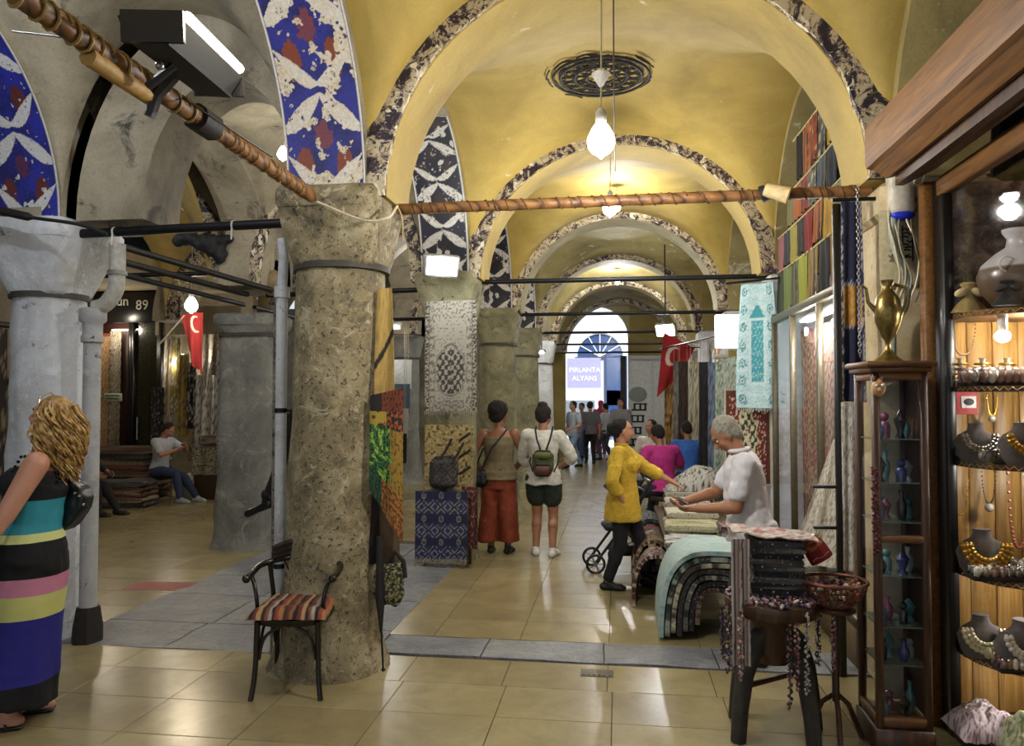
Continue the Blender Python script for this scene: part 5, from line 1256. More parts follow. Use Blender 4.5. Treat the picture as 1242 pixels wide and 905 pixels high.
w.top(nn.m, .72, 1, .16, .018, 'blouse', .012, cuff=.012); w.trousers(plain('#0e0e11', .8), .93, .008)
b = B(); b.tube([w.neck + w.up * .02 + w.HM @ V((cos(2*pi*i/14) * .055, sin(2*pi*i/14) * .055, 0.0)) for i in range(14)], .012, 6, closed=True); b.build('collar', nn.m, w.t)
w.shoes(plain('#0e0d0d', .5), 'slip_on_shoe', .005)
b = B(); b.ball(w.hp(.048, -.004, -.028), .005, 6, 5); b.build('earring', plain('#d8d8d0', .2, .9), w.t)
# ---- couple with backs to the camera
p = atZ(605, 671); H = 1.62
w = Person('woman in khaki halter top and rust culottes, seen from behind', (p.x, p.y, 0), -4, H, '#8a5a40', fem=True, fat=1.14, head=(-32, 0), vox=.011, handL=(-.19, .09, .86), handR=(.14, .16, .90), poleL=(-1, -.5, 0), poleR=(1, -.5, 0), footL=(-.09, 0, .073), footR=(.10, .0, .073), toe=(6, -8))
w.build_body(); w.hair('afro', '#120e0d', 1, 5)
w.top(cloth_mat('#6e6248'), 0, 1, .03, .016, 'halter_top', .004, hi=7)
b = B(); k = H
b.loft([oval(w.hip + V((0, 0, .10 * k)), .135, .10, (w.rt, w.fw)), oval(w.hip + V((0, 0, .02 * k)), .178, .145, (w.rt, w.fw)), oval(w.hip + V((0, 0, -.08 * k)), .19, .15, (w.rt, w.fw))])
for sd in (-1, 1):
    b.loft([oval(w.hip + V((sd * .085, 0, .0)), .105, .13, (w.rt, w.fw)), oval(w.hip + V((sd * .095, 0, -.30)), .105, .13, (w.rt, w.fw)), oval(w.hip + V((sd * .118, 0, -.70)), .122, .15, (w.rt, w.fw))])
fuse(b, 'culottes', cloth_mat('#7c3418'), w.t, .011, 2, .014, 6)
b = B(); b.loft([oval(w.hip + V((0, 0, .065 * k)), .15, .112, (w.rt, w.fw)), oval(w.hip + V((0, 0, .10 * k)), .142, .104, (w.rt, w.fw))]); b.build('waistband', plain('#8a7c62', .8), w.t)
w.shoes(plain('#1a1412', .5), 'sandal', .004)
q = thing('shoulder_bag', 'black shoulder bag on the left hip of the woman in rust culottes', 'bag', (p.x - .20, p.y - .10, .82))
b = B(); b.bb((0, 0, 0), (.22, .12, .20), .05); fuse(b, 'bag_body', plain('#0d0c0e', .5), q, .011, 4, .008, 12)
b = B(); b.tube([(.02, -.02, .08), (.14, -.07, .32), (.30, .02, .53)], .010, 6); b.tube([(-.06, .05, .08), (.0, .22, .3), (.25, .14, .52)], .010, 6); b.build('bag_strap', plain('#0d0c0e', .5), q)
p = atZ(659, 675); H = 1.60
w = Person('person in white blouse and dark green shorts with a small backpack, seen from behind', (p.x, p.y, 0), -6, H, '#a9785a', fem=True, fat=1.05, head=(-20, 4), vox=.011, handL=(-.12, .22, .90), handR=(.16, .22, .95), poleL=(-1, -.5, 0), poleR=(1, -.6, 0), footL=(-.09, .04, .072), footR=(.10, 0, .072), toe=(18, -8))
w.build_body(); w.hair('topknot', '#1c1310', 1.05, 6)
w.top(cloth_mat('#c6c2b6'), .62, 1, .05, .018, 'blouse', .014, cuff=.01); w.trousers(cloth_mat('#1f2a20'), .26, .022, 'shorts', .016)
w.shoes(plain('#d4d4d0', .6), 'sneaker', .008)
q = thing('backpack', 'small olive and brown backpack worn over the white blouse', 'bag', (p.x + .02, p.y - .20, 1.0))
b = B(); b.bb((0, 0, .02), (.23, .12, .26), .05); fuse(b, 'pack_body', plain('#434a2a', .75), q, .011, 4, .008, 12)
b = B(); b.bb((0, -.07, -.06), (.18, .06, .12), .025); b.build('front_pocket', plain('#4a2a20', .6), q)
b = B(); b.bb((0, -.05, .10), (.18, .06, .09), .025); b.build('pack_flap', plain('#5c6236', .75), q)
for sd in (-1, 1): b = B(); b.tube([(sd * .03, .0, .15), (sd * .07, .02, .26), (sd * .09, .07, .36), (sd * .09, .15, .385)], .010, 6); b.tube([(sd * .11, .0, -.08), (sd * .155, .10, .02), (sd * .14, .2, .1)], .008, 6); b.build('shoulder_strap', plain('#15150f', .7), q)
# ---- man in white polo behind the stall
p = atY(914, 640, 5.2); H = 1.60
w = Person('grey-haired man in a white polo shirt reading his phone behind the textile stall', (p.x + .0, 5.2, 0), 86, H, '#a06e50', fat=1.16, head=(0, 40), lean=9, vox=.009, handL=(-.15, .36, .99), handR=(.06, .42, 1.01), poleL=(-.3, -1, -.7), poleR=(1, -.6, -.6), palmL=(.6, 0, .8), palmR=(-.5, 0, .8), curl=.7)
w.build_body(brows='#77736a'); w.hair('short', '#8a8678', 1.0, 8)
w.top(cloth_mat('#cbc8cc', .1), .34, 1, .05, .014, 'polo_shirt', .012, cuff=.006); w.trousers(cloth_mat('#2b2d33')); w.shoes(plain('#16130f', .5))
b = B(); b.tube([w.neck + w.up * .012 + w.M @ V((cos(2*pi*i/14) * .066, sin(2*pi*i/14) * .062 + .004, 0.01)) for i in range(14)], .014, 6, closed=True); b.build('collar', cloth_mat('#d2cfd2', .1), w.t)
j = w.L[-1]; ph = thing('phone', 'dark phone held in the hands of the man in the white polo', 'phone', w.t.matrix_basis @ (j['wr'] + V((.09, .085, .035))), R(86))
b = B(); b.bb((0, 0, 0), (.15, .075, .009), .003, rx=R(25)); b.build('phone_body', plain('#121215', .25), ph)
# ---- seated man in the far left
p = atZ(231, 609); H = 1.66
w = Person('man in pale polo and jeans sitting on a bench, looking down at his phone', (p.x - .46, p.y - .0, 0), -97, H, '#a4755a', hips=(0, -.10, .50), lean=8, head=(6, 34), vox=.013, handL=(-.05, .34, .90), handR=(.10, .32, .86), poleL=(-1, -.4, -.5), poleR=(1, -.4, -.7), palmL=(0, 0, 1), palmR=(0, 0, 1),
           footL=(-.12, .52, .075), footR=(.10, .38, .075), kneeL=(0, 1, 1), kneeR=(0, 1, 1))
w.build_body(); w.hair('short', '#2a1a12', 1, 9); w.top(cloth_mat('#a9adb2', .12), .36, 1, .03, .014, 'polo_shirt'); w.trousers(cloth_mat('#26344c')); w.shoes(plain('#9ea0a2', .6), 'sneaker', .006)
bn = thing('bench', 'low dark bench under the man in jeans', 'bench', (w.t.location.x - .12, w.t.location.y - .0, 0), R(-97))
b = B(); b.bb((0, -.15, .37), (.70, .42, .05), .01); b.build('seat', plain('#3a2a20', .6), bn)
for x in (-.3, .3):
    for y in (-.3, .02): b = B(); b.tube([(x, y, 0), (x, y, .35)], .018, 6); b.build('leg', plain('#8a8678', .4, .6), bn)
# ---- seated man in pink, and others beyond the stall
p = atY(806, 585, 9.9)
w = Person('man in a bright pink shirt sitting with his back to the hall', (p.x, 9.9, 0), 22, 1.64, '#9a6c50', hips=(0, 0, .56), lean=12, head=(18, 20), vox=.014, handL=(-.28, .30, .62), handR=(.2, .4, .8), footL=(-.28, .42, .075), footR=(.0, .45, .075), kneeL=(-.3, 1, 1), kneeR=(0, 1, 1))
w.build_body(); w.hair('short', '#1a1412', 1, 2); w.top(cloth_mat('#b42c80'), .36, 1, .03, .018); w.trousers(cloth_mat('#232a3c')); w.shoes(plain('#1a1614', .5))
st = thing('stool', 'low dark stool under the man in pink', 'stool', (p.x, 9.86, 0)); b = B(); b.lathe([(.17, .42), (.18, .44), (.17, .47)]); b.build('seat', plain('#2c211a', .6), st)
for k in range(4): a = pi / 4 + k * pi / 2; b = B(); b.tube([(.19 * cos(a), .19 * sin(a), 0), (.13 * cos(a), .13 * sin(a), .42)], .014, 6); b.build('leg', plain('#2c211a', .6), st)
p = atY(834, 560, 11.2)
w = Person('man in a blue shirt sitting beyond the man in pink', (p.x, 11.2, 0), -8, 1.62, '#8a6046', hips=(0, 0, .58), lean=16, head=(40, 10), vox=.015, handL=(-.2, .3, .7), handR=(.2, .3, .7), footL=(-.15, .42, .075), footR=(.15, .42, .075), kneeL=(0, 1, 1), kneeR=(0, 1, 1))
w.build_body(); w.hair('short', '#17110f'); w.top(cloth_mat('#2b5cae'), .36); w.trousers(cloth_mat('#1c1e26')); w.shoes(plain('#1a1614', .5))
p = atY(791, 560, 12.4)
w = Person('dark-haired woman in a pale top sitting to the left of the man in pink', (p.x, 12.4, 0), 160, 1.6, '#a5765c', hips=(0, 0, .56), lean=4, head=(-15, 0), fem=True, vox=.015, handL=(-.15, .3, .7), handR=(.15, .3, .7), footL=(-.12, .42, .072), footR=(.12, .42, .072), kneeL=(0, 1, 1), kneeR=(0, 1, 1))
w.build_body(); w.hair('short', '#17110f'); w.top(cloth_mat('#c4b8b4'), .36); w.trousers(cloth_mat('#2b3040')); w.shoes(plain('#1a1614', .5))
# ---- passers-by near the exit
def walker(px, py, rz, H, label, top, bot, hair='short', hc='#17110f', shoe='#16130f', fem=False, stride=.22, sleeve=.36, skin='#a87c62', t1=.97, head=(0, 8), fat=1.0, **kw):
    p = atZ(px, py)
    w = Person(label, (p.x, p.y, 0), rz, H, skin, fem=fem, vox=.017, head=head, fat=fat, footL=(-.08, stride, .045 * H), footR=(.08, -stride, .045 * H), hips=(0, 0, .50 * H), toe=(0, 0), **kw)
    w.build_body(); w.hair(hair, hc); w.top(cloth_mat(top), sleeve, 1, .05, .016); w.trousers(cloth_mat(bot), t1); w.shoes(plain(shoe, .6)); return w
w = walker(696, 567, 130, 1.62, 'dark-haired man in pale shirt and faded jeans walking near the exit', '#a3aab4', '#6f86a0', stride=.26, handL=(-.2, .25, .95))
walker(716, 562, 12, 1.60, 'man in grey tee and black trousers walking away, beside the man in faded jeans', '#5d5a62', '#141418', stride=.12)
walker(753, 563, 175, 1.68, 'man in grey shirt and dark trousers facing the camera by the dark door jamb', '#7c7a80', '#17161a', stride=.05, fat=1.1, sleeve=.8)
w = walker(706, 556, 150, 1.55, 'distant figure in pale blue near the shop outside', '#5876b8', '#5f6f96', stride=.1)
w = walker(729, 551, 20, 1.62, 'distant woman in crimson headscarf outside the exit', '#a8304e', '#8a3040', 'scarf', '#b03458', fem=True, stride=.1, sleeve=.9)
w = walker(735, 558, 60, 1.55, 'distant walker in white at the middle of the exit', '#c9ccd2', '#3c4454', stride=.12)
# ---------------------------------------------------------------- textile stall in the hall
tb = thing('stall_table', 'low trestle table under the folded textiles of the stall', 'table', (.68, 7.6, 0))
b = B(); b.bb((0, 0, .44), (.56, 2.9, .04), .006); b.build('table_top', plain('#4a3826', .7), tb)
for x in (-.24, .24):
    for y in (-1.35, 0, 1.35): b = B(); b.bb((x, y, .21), (.05, .05, .42), .004); b.build('leg', plain('#3a2c1e', .7), tb)
G = 'textiles draped at the near end of the stall'
nested('near draped pile', '', (.68, 5.85, 0), .74, .60, .62, [('pale turquoise', floral(['#a3b6b0', '#7ca4a4', '#b4beb4', '#8aa8a8'], 2, 1, .06)), ('dark green striped', strip(['#1c2420', '#3c4a40', '#8c9484'], 30, 0)), ('cream patterned', floral(['#a49c84', '#3c342c', '#bcb49c', '#5c5444'], 2, 4)), ('charcoal', solid('#262522')), ('grey patterned', floral(['#5c5a54', '#24221f', '#8c8880', '#3a3834'], 2, 7)), ('black', solid('#141416')), ('brown', floral(['#3c2c22', '#6c5a44', '#1c1410', '#8c7a60'], 2, 2))], G)
rd = random.Random(5)
G2 = 'textiles folded over the low rail on the hall side of the stall'
cols_ = [('teal', floral(['#33525a', '#1c2c34', '#5c7c80', '#a4a08c'], 2, 3)), ('dark blue', floral(['#1f2c40', '#3c4c64', '#8c8c84', '#141c28'], 2, 5)), ('crimson', floral(['#5c1c20', '#8c3430', '#2c1414', '#b09c80'], 2, 7)), ('black and cream', floral(['#24201e', '#a49c88', '#3c3430', '#c0b8a0'], 2.4, 9)), ('brown patterned', floral(['#5c4230', '#a08c68', '#2c1c14', '#7c5c40'], 2, 11)), ('maroon and white', floral(['#4c2028', '#b4a898', '#2c1418', '#8c7468'], 2.4, 13))]
for i, (cn_, fn) in enumerate(cols_):
    y = 8.6 - i * .40; x = .40 - .035 * i * .0; b = B(); L = .36
    def f(u, v, i=i): 
        a = pi * u; x_ = -cos(a) * (.17 + .03 * (1 - v)); z_ = (.44 + .03 * sin(i * 2)) * abs(sin(a)) ** .6; return (x_, (v - .5) * L + .05 * (z_ - .3), max(.004, z_ + .012 * nz(u * 5, v * 3, i)))
    b.grid(f, 70, 30, fn, .03); o = b.build('draped_cloth', printed(i), None, loc=(.33 - .005 * i, y, 0), sharp=60); tag(o, '%s cloth draped at the hall side of the stall, %s from the exit' % (cn_, on[i]), 'textile', G2)
stk = [((.62, 6.42), (.50, .42, .10), 2, [('blue and white printed', floral(['#8c94a8', '#2c3450', '#bcc0c4', '#4c5878'], 2, 1)), ('black and white', floral(['#a8a49c', '#24242a', '#c4c0b8', '#4c4c50'], 2.2, 2))], 'stack just behind the near draped pile'),
       ((.64, 6.92), (.48, .40, .15), 3, [('grey blue', floral(['#7c8890', '#3c4450', '#a8b0b4', '#545c68'], 2, 4)), ('pale silver', floral(['#a9aba8', '#7c8080', '#bcbcb8', '#94908c'], 2, 6)), ('cream and green', floral(['#b0ac88', '#7c7c50', '#c4c0a0', '#94906c'], 2, 8))], 'second stack on the stall'),
       ((.66, 7.42), (.46, .40, .19), 4, [('tan patterned', floral(['#94805c', '#54422c', '#b09c74', '#2c2014'], 2, 4)), ('cream', solid('#b8b08c')), ('mustard', floral(['#a08c48', '#6c5c2c', '#bcac70', '#8c7840'], 2, 8)), ('ivory', solid('#c0bca4'))], 'third stack on the stall'),
       ((.68, 7.95), (.46, .42, .22), 4, [('dark patterned', floral(['#2c2824', '#7c7060', '#1a1714', '#a09480'], 2, 4)), ('pale yellow', solid('#b4aa7c')), ('beige', floral(['#a4987c', '#6c6048', '#b8ac90', '#7c7058'], 2, 9)), ('white', solid('#bcb8ac'))], 'fourth stack on the stall'),
       ((.74, 8.55), (.52, .5, .24), 4, [('black', solid('#141416')), ('charcoal', solid('#24242a')), ('black and gold', floral(['#1a1816', '#6c5c34', '#2c2820', '#8c7c50'], 2, 3)), ('cream edged', strip(['#a8a490', '#5c584c'], 7, 1))], 'dark stack before the man in pink')]
for (xy, d, n_, cols, lab) in stk: folded('s', lab, (xy[0], xy[1], .462), d, n_, cols, 0, 'folded textiles on the stall')
for k in range(3): 
    folded('s', 'small dark stack beside the polo man', (.90, 6.45 + .01 * k, .462), (.20, .3, .22), 5, [('maroon patterned', floral(['#3c2024', '#a89c8c', '#241618', '#6c4c48'], 3, 2)), ('black and white', floral(['#1c1c20', '#b0aca4', '#2c2c30', '#7c7874'], 3, 3))]) if k == 0 else None
# white patterned bundle
pw = thing('cloth_bundle', 'white and black printed cloth bundle heaped on the dark stack beside the man in pink', 'textile', (.82, 8.65, .70))
b = B(); b.grid(lambda u, v: ((u - .5) * .60, (v - .5) * .5, .004 + (.30 + .06 * nz(u * 3, v * 3)) * max(0, sin(pi * u) * sin(pi * v)) ** .6 * (.45 + .75 * u) + .01 * nz(u * 12, v * 12)), 40, 30, floral(['#b4b2aa', '#24242a', '#c0beb6', '#7c7a74'], 3, 6), .006); b.build('cloth', MC, pw)
# ---------------------------------------------------------------- front stand: old wooden block on curved legs
p = atY(940, 700, 4.05)
sd_ = thing('wooden_stand', 'old round wooden stand on four heavy curved legs, heaped with beads', 'stand', (p.x, 4.12, 0))
b = B(); b.lathe([(.20, 0), (.225, .012), (.235, .05), (.23, .075), (.20, .085)], (0, 0, .60), 30, jit=.008); b.build('top', M_dw, sd_)
b = B(); b.lathe([(.08, .36), (.12, .44), (.11, .54), (.15, .60)], n=16, jit=.01); b.build('hub', M_dw, sd_)
for k, a in enumerate((-2.55, -.85, .35, 2.35)):
    ca, sa = cos(a), sin(a); b = B()
    b.tube([(ca * .05, sa * .05, .53), (ca * .13, sa * .13, .46), (ca * .19, sa * .19, .32), (ca * .22, sa * .22, .15), (ca * .235, sa * .235, 0)], [.05, .05, .045, .040, .038], 10); b.build('leg', plain('#2e2a24', .75, 0, .35, 20, .006), sd_)
b = B(); b.tube([(-.16, -.1, .26), (.12, .12, .26)], .014, 6); b.build('stretcher', M_dw, sd_)
MBk = [plain(c_, .4) for c_ in ('#1a1618', '#8c5c58', '#b0a09c', '#6c3a3c', '#3c3450', '#a88a98')]
rd = random.Random(44)
b = B()
for i in range(620):
    a = rd.uniform(0, 2 * pi); r = .235 * sqrt(rd.random()); rr = rd.uniform(.006, .012); b.cur = rd.randrange(6)
    if sin(a) > .1 and r < .2: continue
    b.ball((r * cos(a), r * sin(a) * .98, .688 + rd.uniform(0, .028) * (1 - r * 3)), rr, 5, 4)
o = stuff(b.build('bead_heap', MBk, None, loc=sd_.location)); tag(o, 'heap of small dark and pink beads covering the round wooden stand', 'beads')
# bead strings hanging
def string(x, y, z0, z1, lab, mats, w=.012, step=.014, r=(.005, .009)):
    b = B(); z = z1 - z0
    while z > 0:
        b.cur = rd.randrange(len(mats)); b.ball((rd.uniform(-w, w), rd.uniform(-w, w), z), rd.uniform(*r), 5, 4); z -= step * .42
    t = thing('bead_string', lab, 'beads', (x, y, z0)); stuff(b.build('beads', mats, t)); b = B(); b.tube([(0, 0, 0), (0, 0, z1 - z0)], .002, 4); b.build('thread', plain('#2c2420', .8), t)
sx, sy = sd_.location.x, sd_.location.y
for (px, yb, lab, ms, w_) in ((884, 815, 'long thick cluster of pink and black bead strings at the left edge of the stand', MBk, .020), (898, 826, 'pale pink bead string beside the thick left cluster', MBk[1:3], .012), (876, 800, 'dark bead string outermost on the left of the stand', MBk[:1] + MBk[3:5], .014), (966, 838, 'red and white bead string hanging from the front of the stand', [MBk[1], MBk[2], MBk[3]], .012), (957, 860, 'dark bead string with pink tip dangling under the front of the stand', MBk[:2], .010), (978, 842, 'silver and white bead string at the right of the stand', [MBk[2], M_sil], .010), (992, 808, 'black and grey bead string at the right edge of the stand', [MBk[0], M_sil], .012), (1010, 815, 'pink seed bead string hanging below the wire basket', [MBk[1], MBk[5]], .009)):
    Yp = sy - .2 if 895 < px < 985 else sy - .08; a = atY(px, 735, Yp); string(a.x, Yp, atY(px, yb, Yp).z, .66, lab, ms, w_)
# folded dark textiles in white wrapping on the stand
FC = [('black', solid('#1a1a1d')), ('charcoal patterned', floral(['#2a2a2c', '#7c7a74', '#1a1a1c', '#4c4a48'], 2, 3, .05)), ('dark grey', floral(['#3a3a3c', '#5c5a58', '#1c1c1e', '#8c8a84'], 2, 5, .04))]
zt = folded('s', 'stack on the round stand', (sx + .02, sy + .03, .712), (.27, .24, .27), 9, FC, R(-4), 'dark folded textiles on the round stand')
fl_ = floral(['#b0a8a4', '#7c5c58', '#c4bcb6', '#544846'], 3, 4, .1)
hang('fringed_shawl', 'pale speckled shawl hanging down the left side of the dark stack', 'textile', (sx - .225, sy - .16, 1.0), (sx - .135, sy - .15, 1.0), .62, strip(['#b4aca6', '#5c4c4c', '#c0b8b2', '#a89c98', '#8c6c68'], 11, 0, .02), .008, 2, 24, 50)
b = B(); b.grid(lambda u, v: (-.21 + .42 * u, -.15 + .30 * v, .012 + .018 * nz(u * 4, v * 4) + .035 * (1 - u)), 24, 16, floral(['#b8aea4', '#a05c50', '#c8c0b6', '#7c6458'], 3, 9, .12), .006); o = b.build('draped_shawl', MC, None, loc=(sx, sy + .02, zt + .002)); tag(o, 'cream and rose patterned shawl laid over the top of the dark stack', 'textile')
# red purse and basket
q = atY(998, 662, 4.2); t = thing('red_pouch', 'red and orange embroidered cap propped above the wire basket', 'cap', (q.x + .0, 4.22, .86)); t.rotation_euler = (0, R(-32), 0)
def cr(u, v): 
    g = nz(u * 10, v * 10); return hexc('#8c2420') if v < .55 else (hexc('#b06a34') if g > -.1 else hexc('#7c1c1c'))
b = B(); b.grid(lambda u, v: (.062 * cos(2*pi*u) * (1 - .35 * v ** 3), .045 * sin(2*pi*u) * (1 - .35 * v ** 3), .13 * v), 24, 14, cr, .004); b.ball((0, 0, .122), (.045, .03, .016), 12, 6); b.build('cap_body', MC, t)
b = B(); 
for k in range(9): b.ball((-.045 + .011 * k, -.043, .025 + .004 * sin(k)), .0035, 5, 4)
stuff(b.build('embroidery', plain('#c8a890', .5), t))
q = atY(1017, 712, 3.98); bk = thing('wire_basket', 'round copper wire basket of trinkets to the right of the bead-heaped stand', 'basket', (q.x, 4.05, .665)); b = B(); MCu = plain('#6a3c2e', .4, .6)
def circ(r, z, n_=28): return [(r * cos(2*pi*i/n_), r * sin(2*pi*i/n_), z) for i in range(n_)]
b.tube(circ(.152, .125), .009, 6, closed=True); b.build('rim', MCu, bk)
b = B(); b.tube(circ(.07, .006), .005, 5, closed=True); b.tube(circ(.115, .045), .004, 5, closed=True); b.tube(circ(.142, .09), .004, 5, closed=True)
for i in range(24):
    a = 2 * pi * i / 24; b.tube([(.07 * cos(a), .07 * sin(a), .005), (.118 * cos(a + .12), .118 * sin(a + .12), .045), (.145 * cos(a - .1), .145 * sin(a - .1), .09), (.151 * cos(a), .151 * sin(a), .125)], .0032, 4)
for i in range(8):
    a = 2 * pi * i / 8 + .2
    for q_ in range(5): aa = a + (q_ - 2) * .09; b.tube([(.126 * cos(a), .126 * sin(a), .05), (.148 * cos(aa), .148 * sin(aa), .10)], .0025, 4)
stuff(b.build('wire_mesh', MCu, bk)); b = B(); b.lathe([(.07, 0), (.07, .006)], n=20); b.build('base', MCu, bk)
b = B(); rd = random.Random(9)
MTr = [plain(c_, .5) for c_ in ('#8c3a34', '#5c2c38', '#b0a494', '#6c6040')]
for i in range(130): a = rd.uniform(0, 6.28); r = .12 * sqrt(rd.random()); b.cur = rd.randrange(4); b.ball((r * cos(a), r * sin(a), .03 + .35 * r + rd.uniform(0, .06)), rd.uniform(.008, .016), 6, 5)
o = stuff(b.build('trinket_heap', MTr, None, loc=bk.location)); tag(o, 'dark red and cream trinkets heaped inside the copper wire basket', 'trinkets')
t = thing('tripod_stand', 'slim dark tripod stand carrying the copper wire basket', 'stand', (q.x, 4.05, 0)); b = B(); b.lathe([(.09, .64), (.10, .65), (.09, .66)], n=16); b.build('plate', M_dw, t); b = B(); b.tube([(0, 0, .2), (0, 0, .64)], .018, 8); b.build('stem', M_dw, t)
for k in range(3): a = 2 * pi * k / 3 + .4; b = B(); b.tube([(0, 0, .24), (.07 * cos(a), .07 * sin(a), .18), (.15 * cos(a), .15 * sin(a), 0)], .013, 6); b.build('leg', M_dw, t)
# pushchair beside the woman in yellow
p = atZ(752, 694); pc = thing('pushchair', 'black folding pushchair behind the woman in the yellow blouse', 'pushchair', (p.x - .0, p.y + .12, 0), R(8)); MB_ = plain('#0f0f12', .6)
for i, (x, y) in enumerate(((-.26, -.18), (-.26, .18), (.30, -.2), (.30, .2))):
    b = B(); b.tube([(x + .085 * cos(2*pi*k/18), y, .09 + .085 * sin(2*pi*k/18)) for k in range(18)], .014, 6, closed=True)
    w_ = b.build('wheel', MB_, pc); b = B()
    b.lathe([(.02, -.015), (.02, .015)], (x, y, .09), 8, (0, 1, 0))
    for k in range(5): b.tube([(x, y, .09), (x + .08 * cos(2*pi*k/5), y, .09 + .08 * sin(2*pi*k/5))], .004, 4)
    b.build('wheel_hub', plain('#7c7c80', .4, .5), w_)
for y in (-.18, .18):
    b = B(); b.tube([(-.26, y, .1), (-.02, y, .42), (.28, y, .88)], .014, 6); b.tube([(.30, y, .1), (.0, y, .45), (-.12, y, .60)], .014, 6); b.tube([(.28, y, .88), (.33, y, .94), (.36, y * .5, .96)], .016, 6); b.build('side_frame', MB_, pc)
b = B(); b.tube([(-.26, -.18, .1), (-.26, .18, .1)], .01, 6); b.tube([(.28, -.18, .88), (.28, .18, .88)], .012, 6); b.build('cross_bar', plain('#8c8c90', .4, .6), pc)
b = B(); b.bb((-.02, 0, .43), (.30, .32, .06), .02); b.bb((.14, 0, .62), (.06, .32, .40), .02, ry=R(24)); b.build('seat', MB_, pc)
b = B(); b.grid(lambda u, v: (.20 - .34 * sin(v * 1.5), (u - .5) * .36, .80 + .14 * cos(v * 1.6) * (1 - (2 * u - 1) ** 2 * .3)), 16, 12, None, .01); b.build('hood', MB_, pc)
b = B(); b.bb((.06, 0, .20), (.34, .26, .10), .03); b.build('basket', MB_, pc)
# ---------------------------------------------------------------- front column: cloths, umbrella, wire, leg, pipe, chair
ms_ = solid('#a88c4c', .35, 2)
p0, p1 = atY(460, 352, 4.66), atY(478, 347, 4.68)
hang('hanging_cloth', 'mustard cloth hanging down the right side of the front column', 'textile', (p0.x - .03, 4.66, p0.z), (p1.x + .0, 4.70, p1.z), p0.z - atY(470, 505, 4.66).z, lambda u, v: (hexc('#1c1612') if abs(v * 1.0 - .36 - .25 * (1 - u)) < .035 or v > .93 + .05 * u else ms_(u, v)), .02, 1, 22, 50, narrow=.3)
p0 = atY(449, 480, 4.62); p1 = atY(489, 470, 4.66)
def patch(u, v):
    g = nz(u * 8, v * 16, 2); h = nz(u * 20, v * 40, 5)
    if v < .16: return hexc('#6e3216') if (h > -.2 and u > .35) else hexc('#1c1410')
    if v < .30: return hexc('#9c8830') if (u < .5 and g > -.3) else (hexc('#a8501c') if h > .1 else hexc('#17241c'))
    if v < .74: 
        if u > .62 + .1 * g: return hexc('#957526') if h > -.2 else hexc('#5c451c')
        return hexc('#2f6a30') if h > .02 else (hexc('#0f2414') if g < .1 else hexc('#90b040'))
    if u > .35: return hexc('#96702a') if h > 0 else hexc('#6c3018')
    return hexc('#1f5030') if h > 0 else hexc('#101c18')
hang('floral_scarf', 'green, yellow and orange floral scarf hanging below the mustard cloth on the front column', 'scarf', (p0.x, 4.62, p0.z), (p1.x, 4.66, p1.z), .95, patch, .018, 1.5, 50, 120, bot=lambda u: .58 + .38 * u)
p0 = atY(449, 610, 4.72); p1 = atY(484, 610, 4.74)
hang('hanging_cloth', 'brown cloth hanging behind the floral scarf, low on the front column', 'textile', (p0.x, 4.72, p0.z + .1), (p1.x, 4.74, p1.z + .1), .48, lambda u, v: hexc('#5a4630') if u > .3 else hexc('#17120f'), .02, 1.5, 20, 20)
p0 = atY(470, 712, 4.66); t = thing('patterned_bag', 'black and olive patterned cloth bag at the foot of the hanging cloths', 'bag', (p0.x, 4.70, p0.z - .15))
b = B(); b.bb((0, 0, .16), (.20, .10, .26), .05); vs, fs = remesh(b, .01, 3, .02, 9, 3); g = B(); ff = floral(['#14140f', '#6c6840', '#a09a70', '#241c18'], 2, 8); g.add(vs, fs, [ff(p.x * 3 + .5, p.z * 2) for p in vs]); g.build('bag_body', MC, t)
b = B(); b.tube([(.0, 0, .3), (.04, 0, .36), (.09, 0, .30), (.10, 0, .2)], .016, 6); b.build('handle', plain('#15130f', .8), t)
um = thing('folded_umbrella', 'folded dark umbrella with its metal tip showing beneath the patterned bag', 'umbrella', (atY(465, 765, 4.62).x, 4.62, .04)); b = B(); b.tube([(0, 0, 0), (-.02, .01, .30), (-.03, .03, .55)], [.006, .007, .008], 6); b.ball((0, 0, .0), .013, 6, 5); b.build('shaft', plain('#1c1c1e', .3, .5), um); b = B(); b.tube([(-.018, .01, .22), (-.03, .03, .42), (-.04, .04, .8)], [.008, .03, .02], 8); b.build('canopy', plain('#1a1816', .7), um)
# pipe and white wire by the front column
pi_ = thing('drain_pipe', 'cream drain pipe running down the left side of the front column', 'pipe', (-2.17, 4.78, 0)); b = B(); b.tube([(0, 0, 0), (0, 0, 2.35)], .036, 12); b.build('pipe', M_stone2, pi_)
b = B(); b.tube([(0, 0, 2.35), (0, 0, 2.42)], .05, 12); b.tube([(.0, .0, 2.42), (.0, .02, 2.62), (-.02, .03, 2.74)], .032, 10); b.build('elbow', M_stone2, pi_)
for z in (.6, 1.6): b = B(); b.tube([(0, 0, z), (0, 0, z + .03)], .041, 12); b.tube([(0, 0, z + .015), (.12, .02, z + .015)], .008, 5); b.build('clamp', M_iron, pi_)
p2 = thing('drain_pipe', 'thin flaking pipe between the cream pipe and the square grey pier', 'pipe', (-2.27, 4.92, 0)); b = B(); b.tube([(0, 0, 0), (0, 0, 2.3)], .022, 10); b.build('pipe', stone('flaking_pipe_paint', '#6c6858', '#3c3a34', '#a09c90', '#1c1a18', (.54, .58), 9), p2)
A = atY(385, 245, 4.40); Z = atY(482, 250, 4.5); wl = thing('loose_wires', 'white cable sagging across the capital of the front column', 'cable', A); b = B(); M1, M2 = atY(440, 267, 4.40) - A, atY(470, 264, 4.40) - A
b.tube(cr_([V((0, 0, 0)), M1, M2, Z - A]), .008, 6); b.build('wire', plain('#c4b89c', .6), wl)
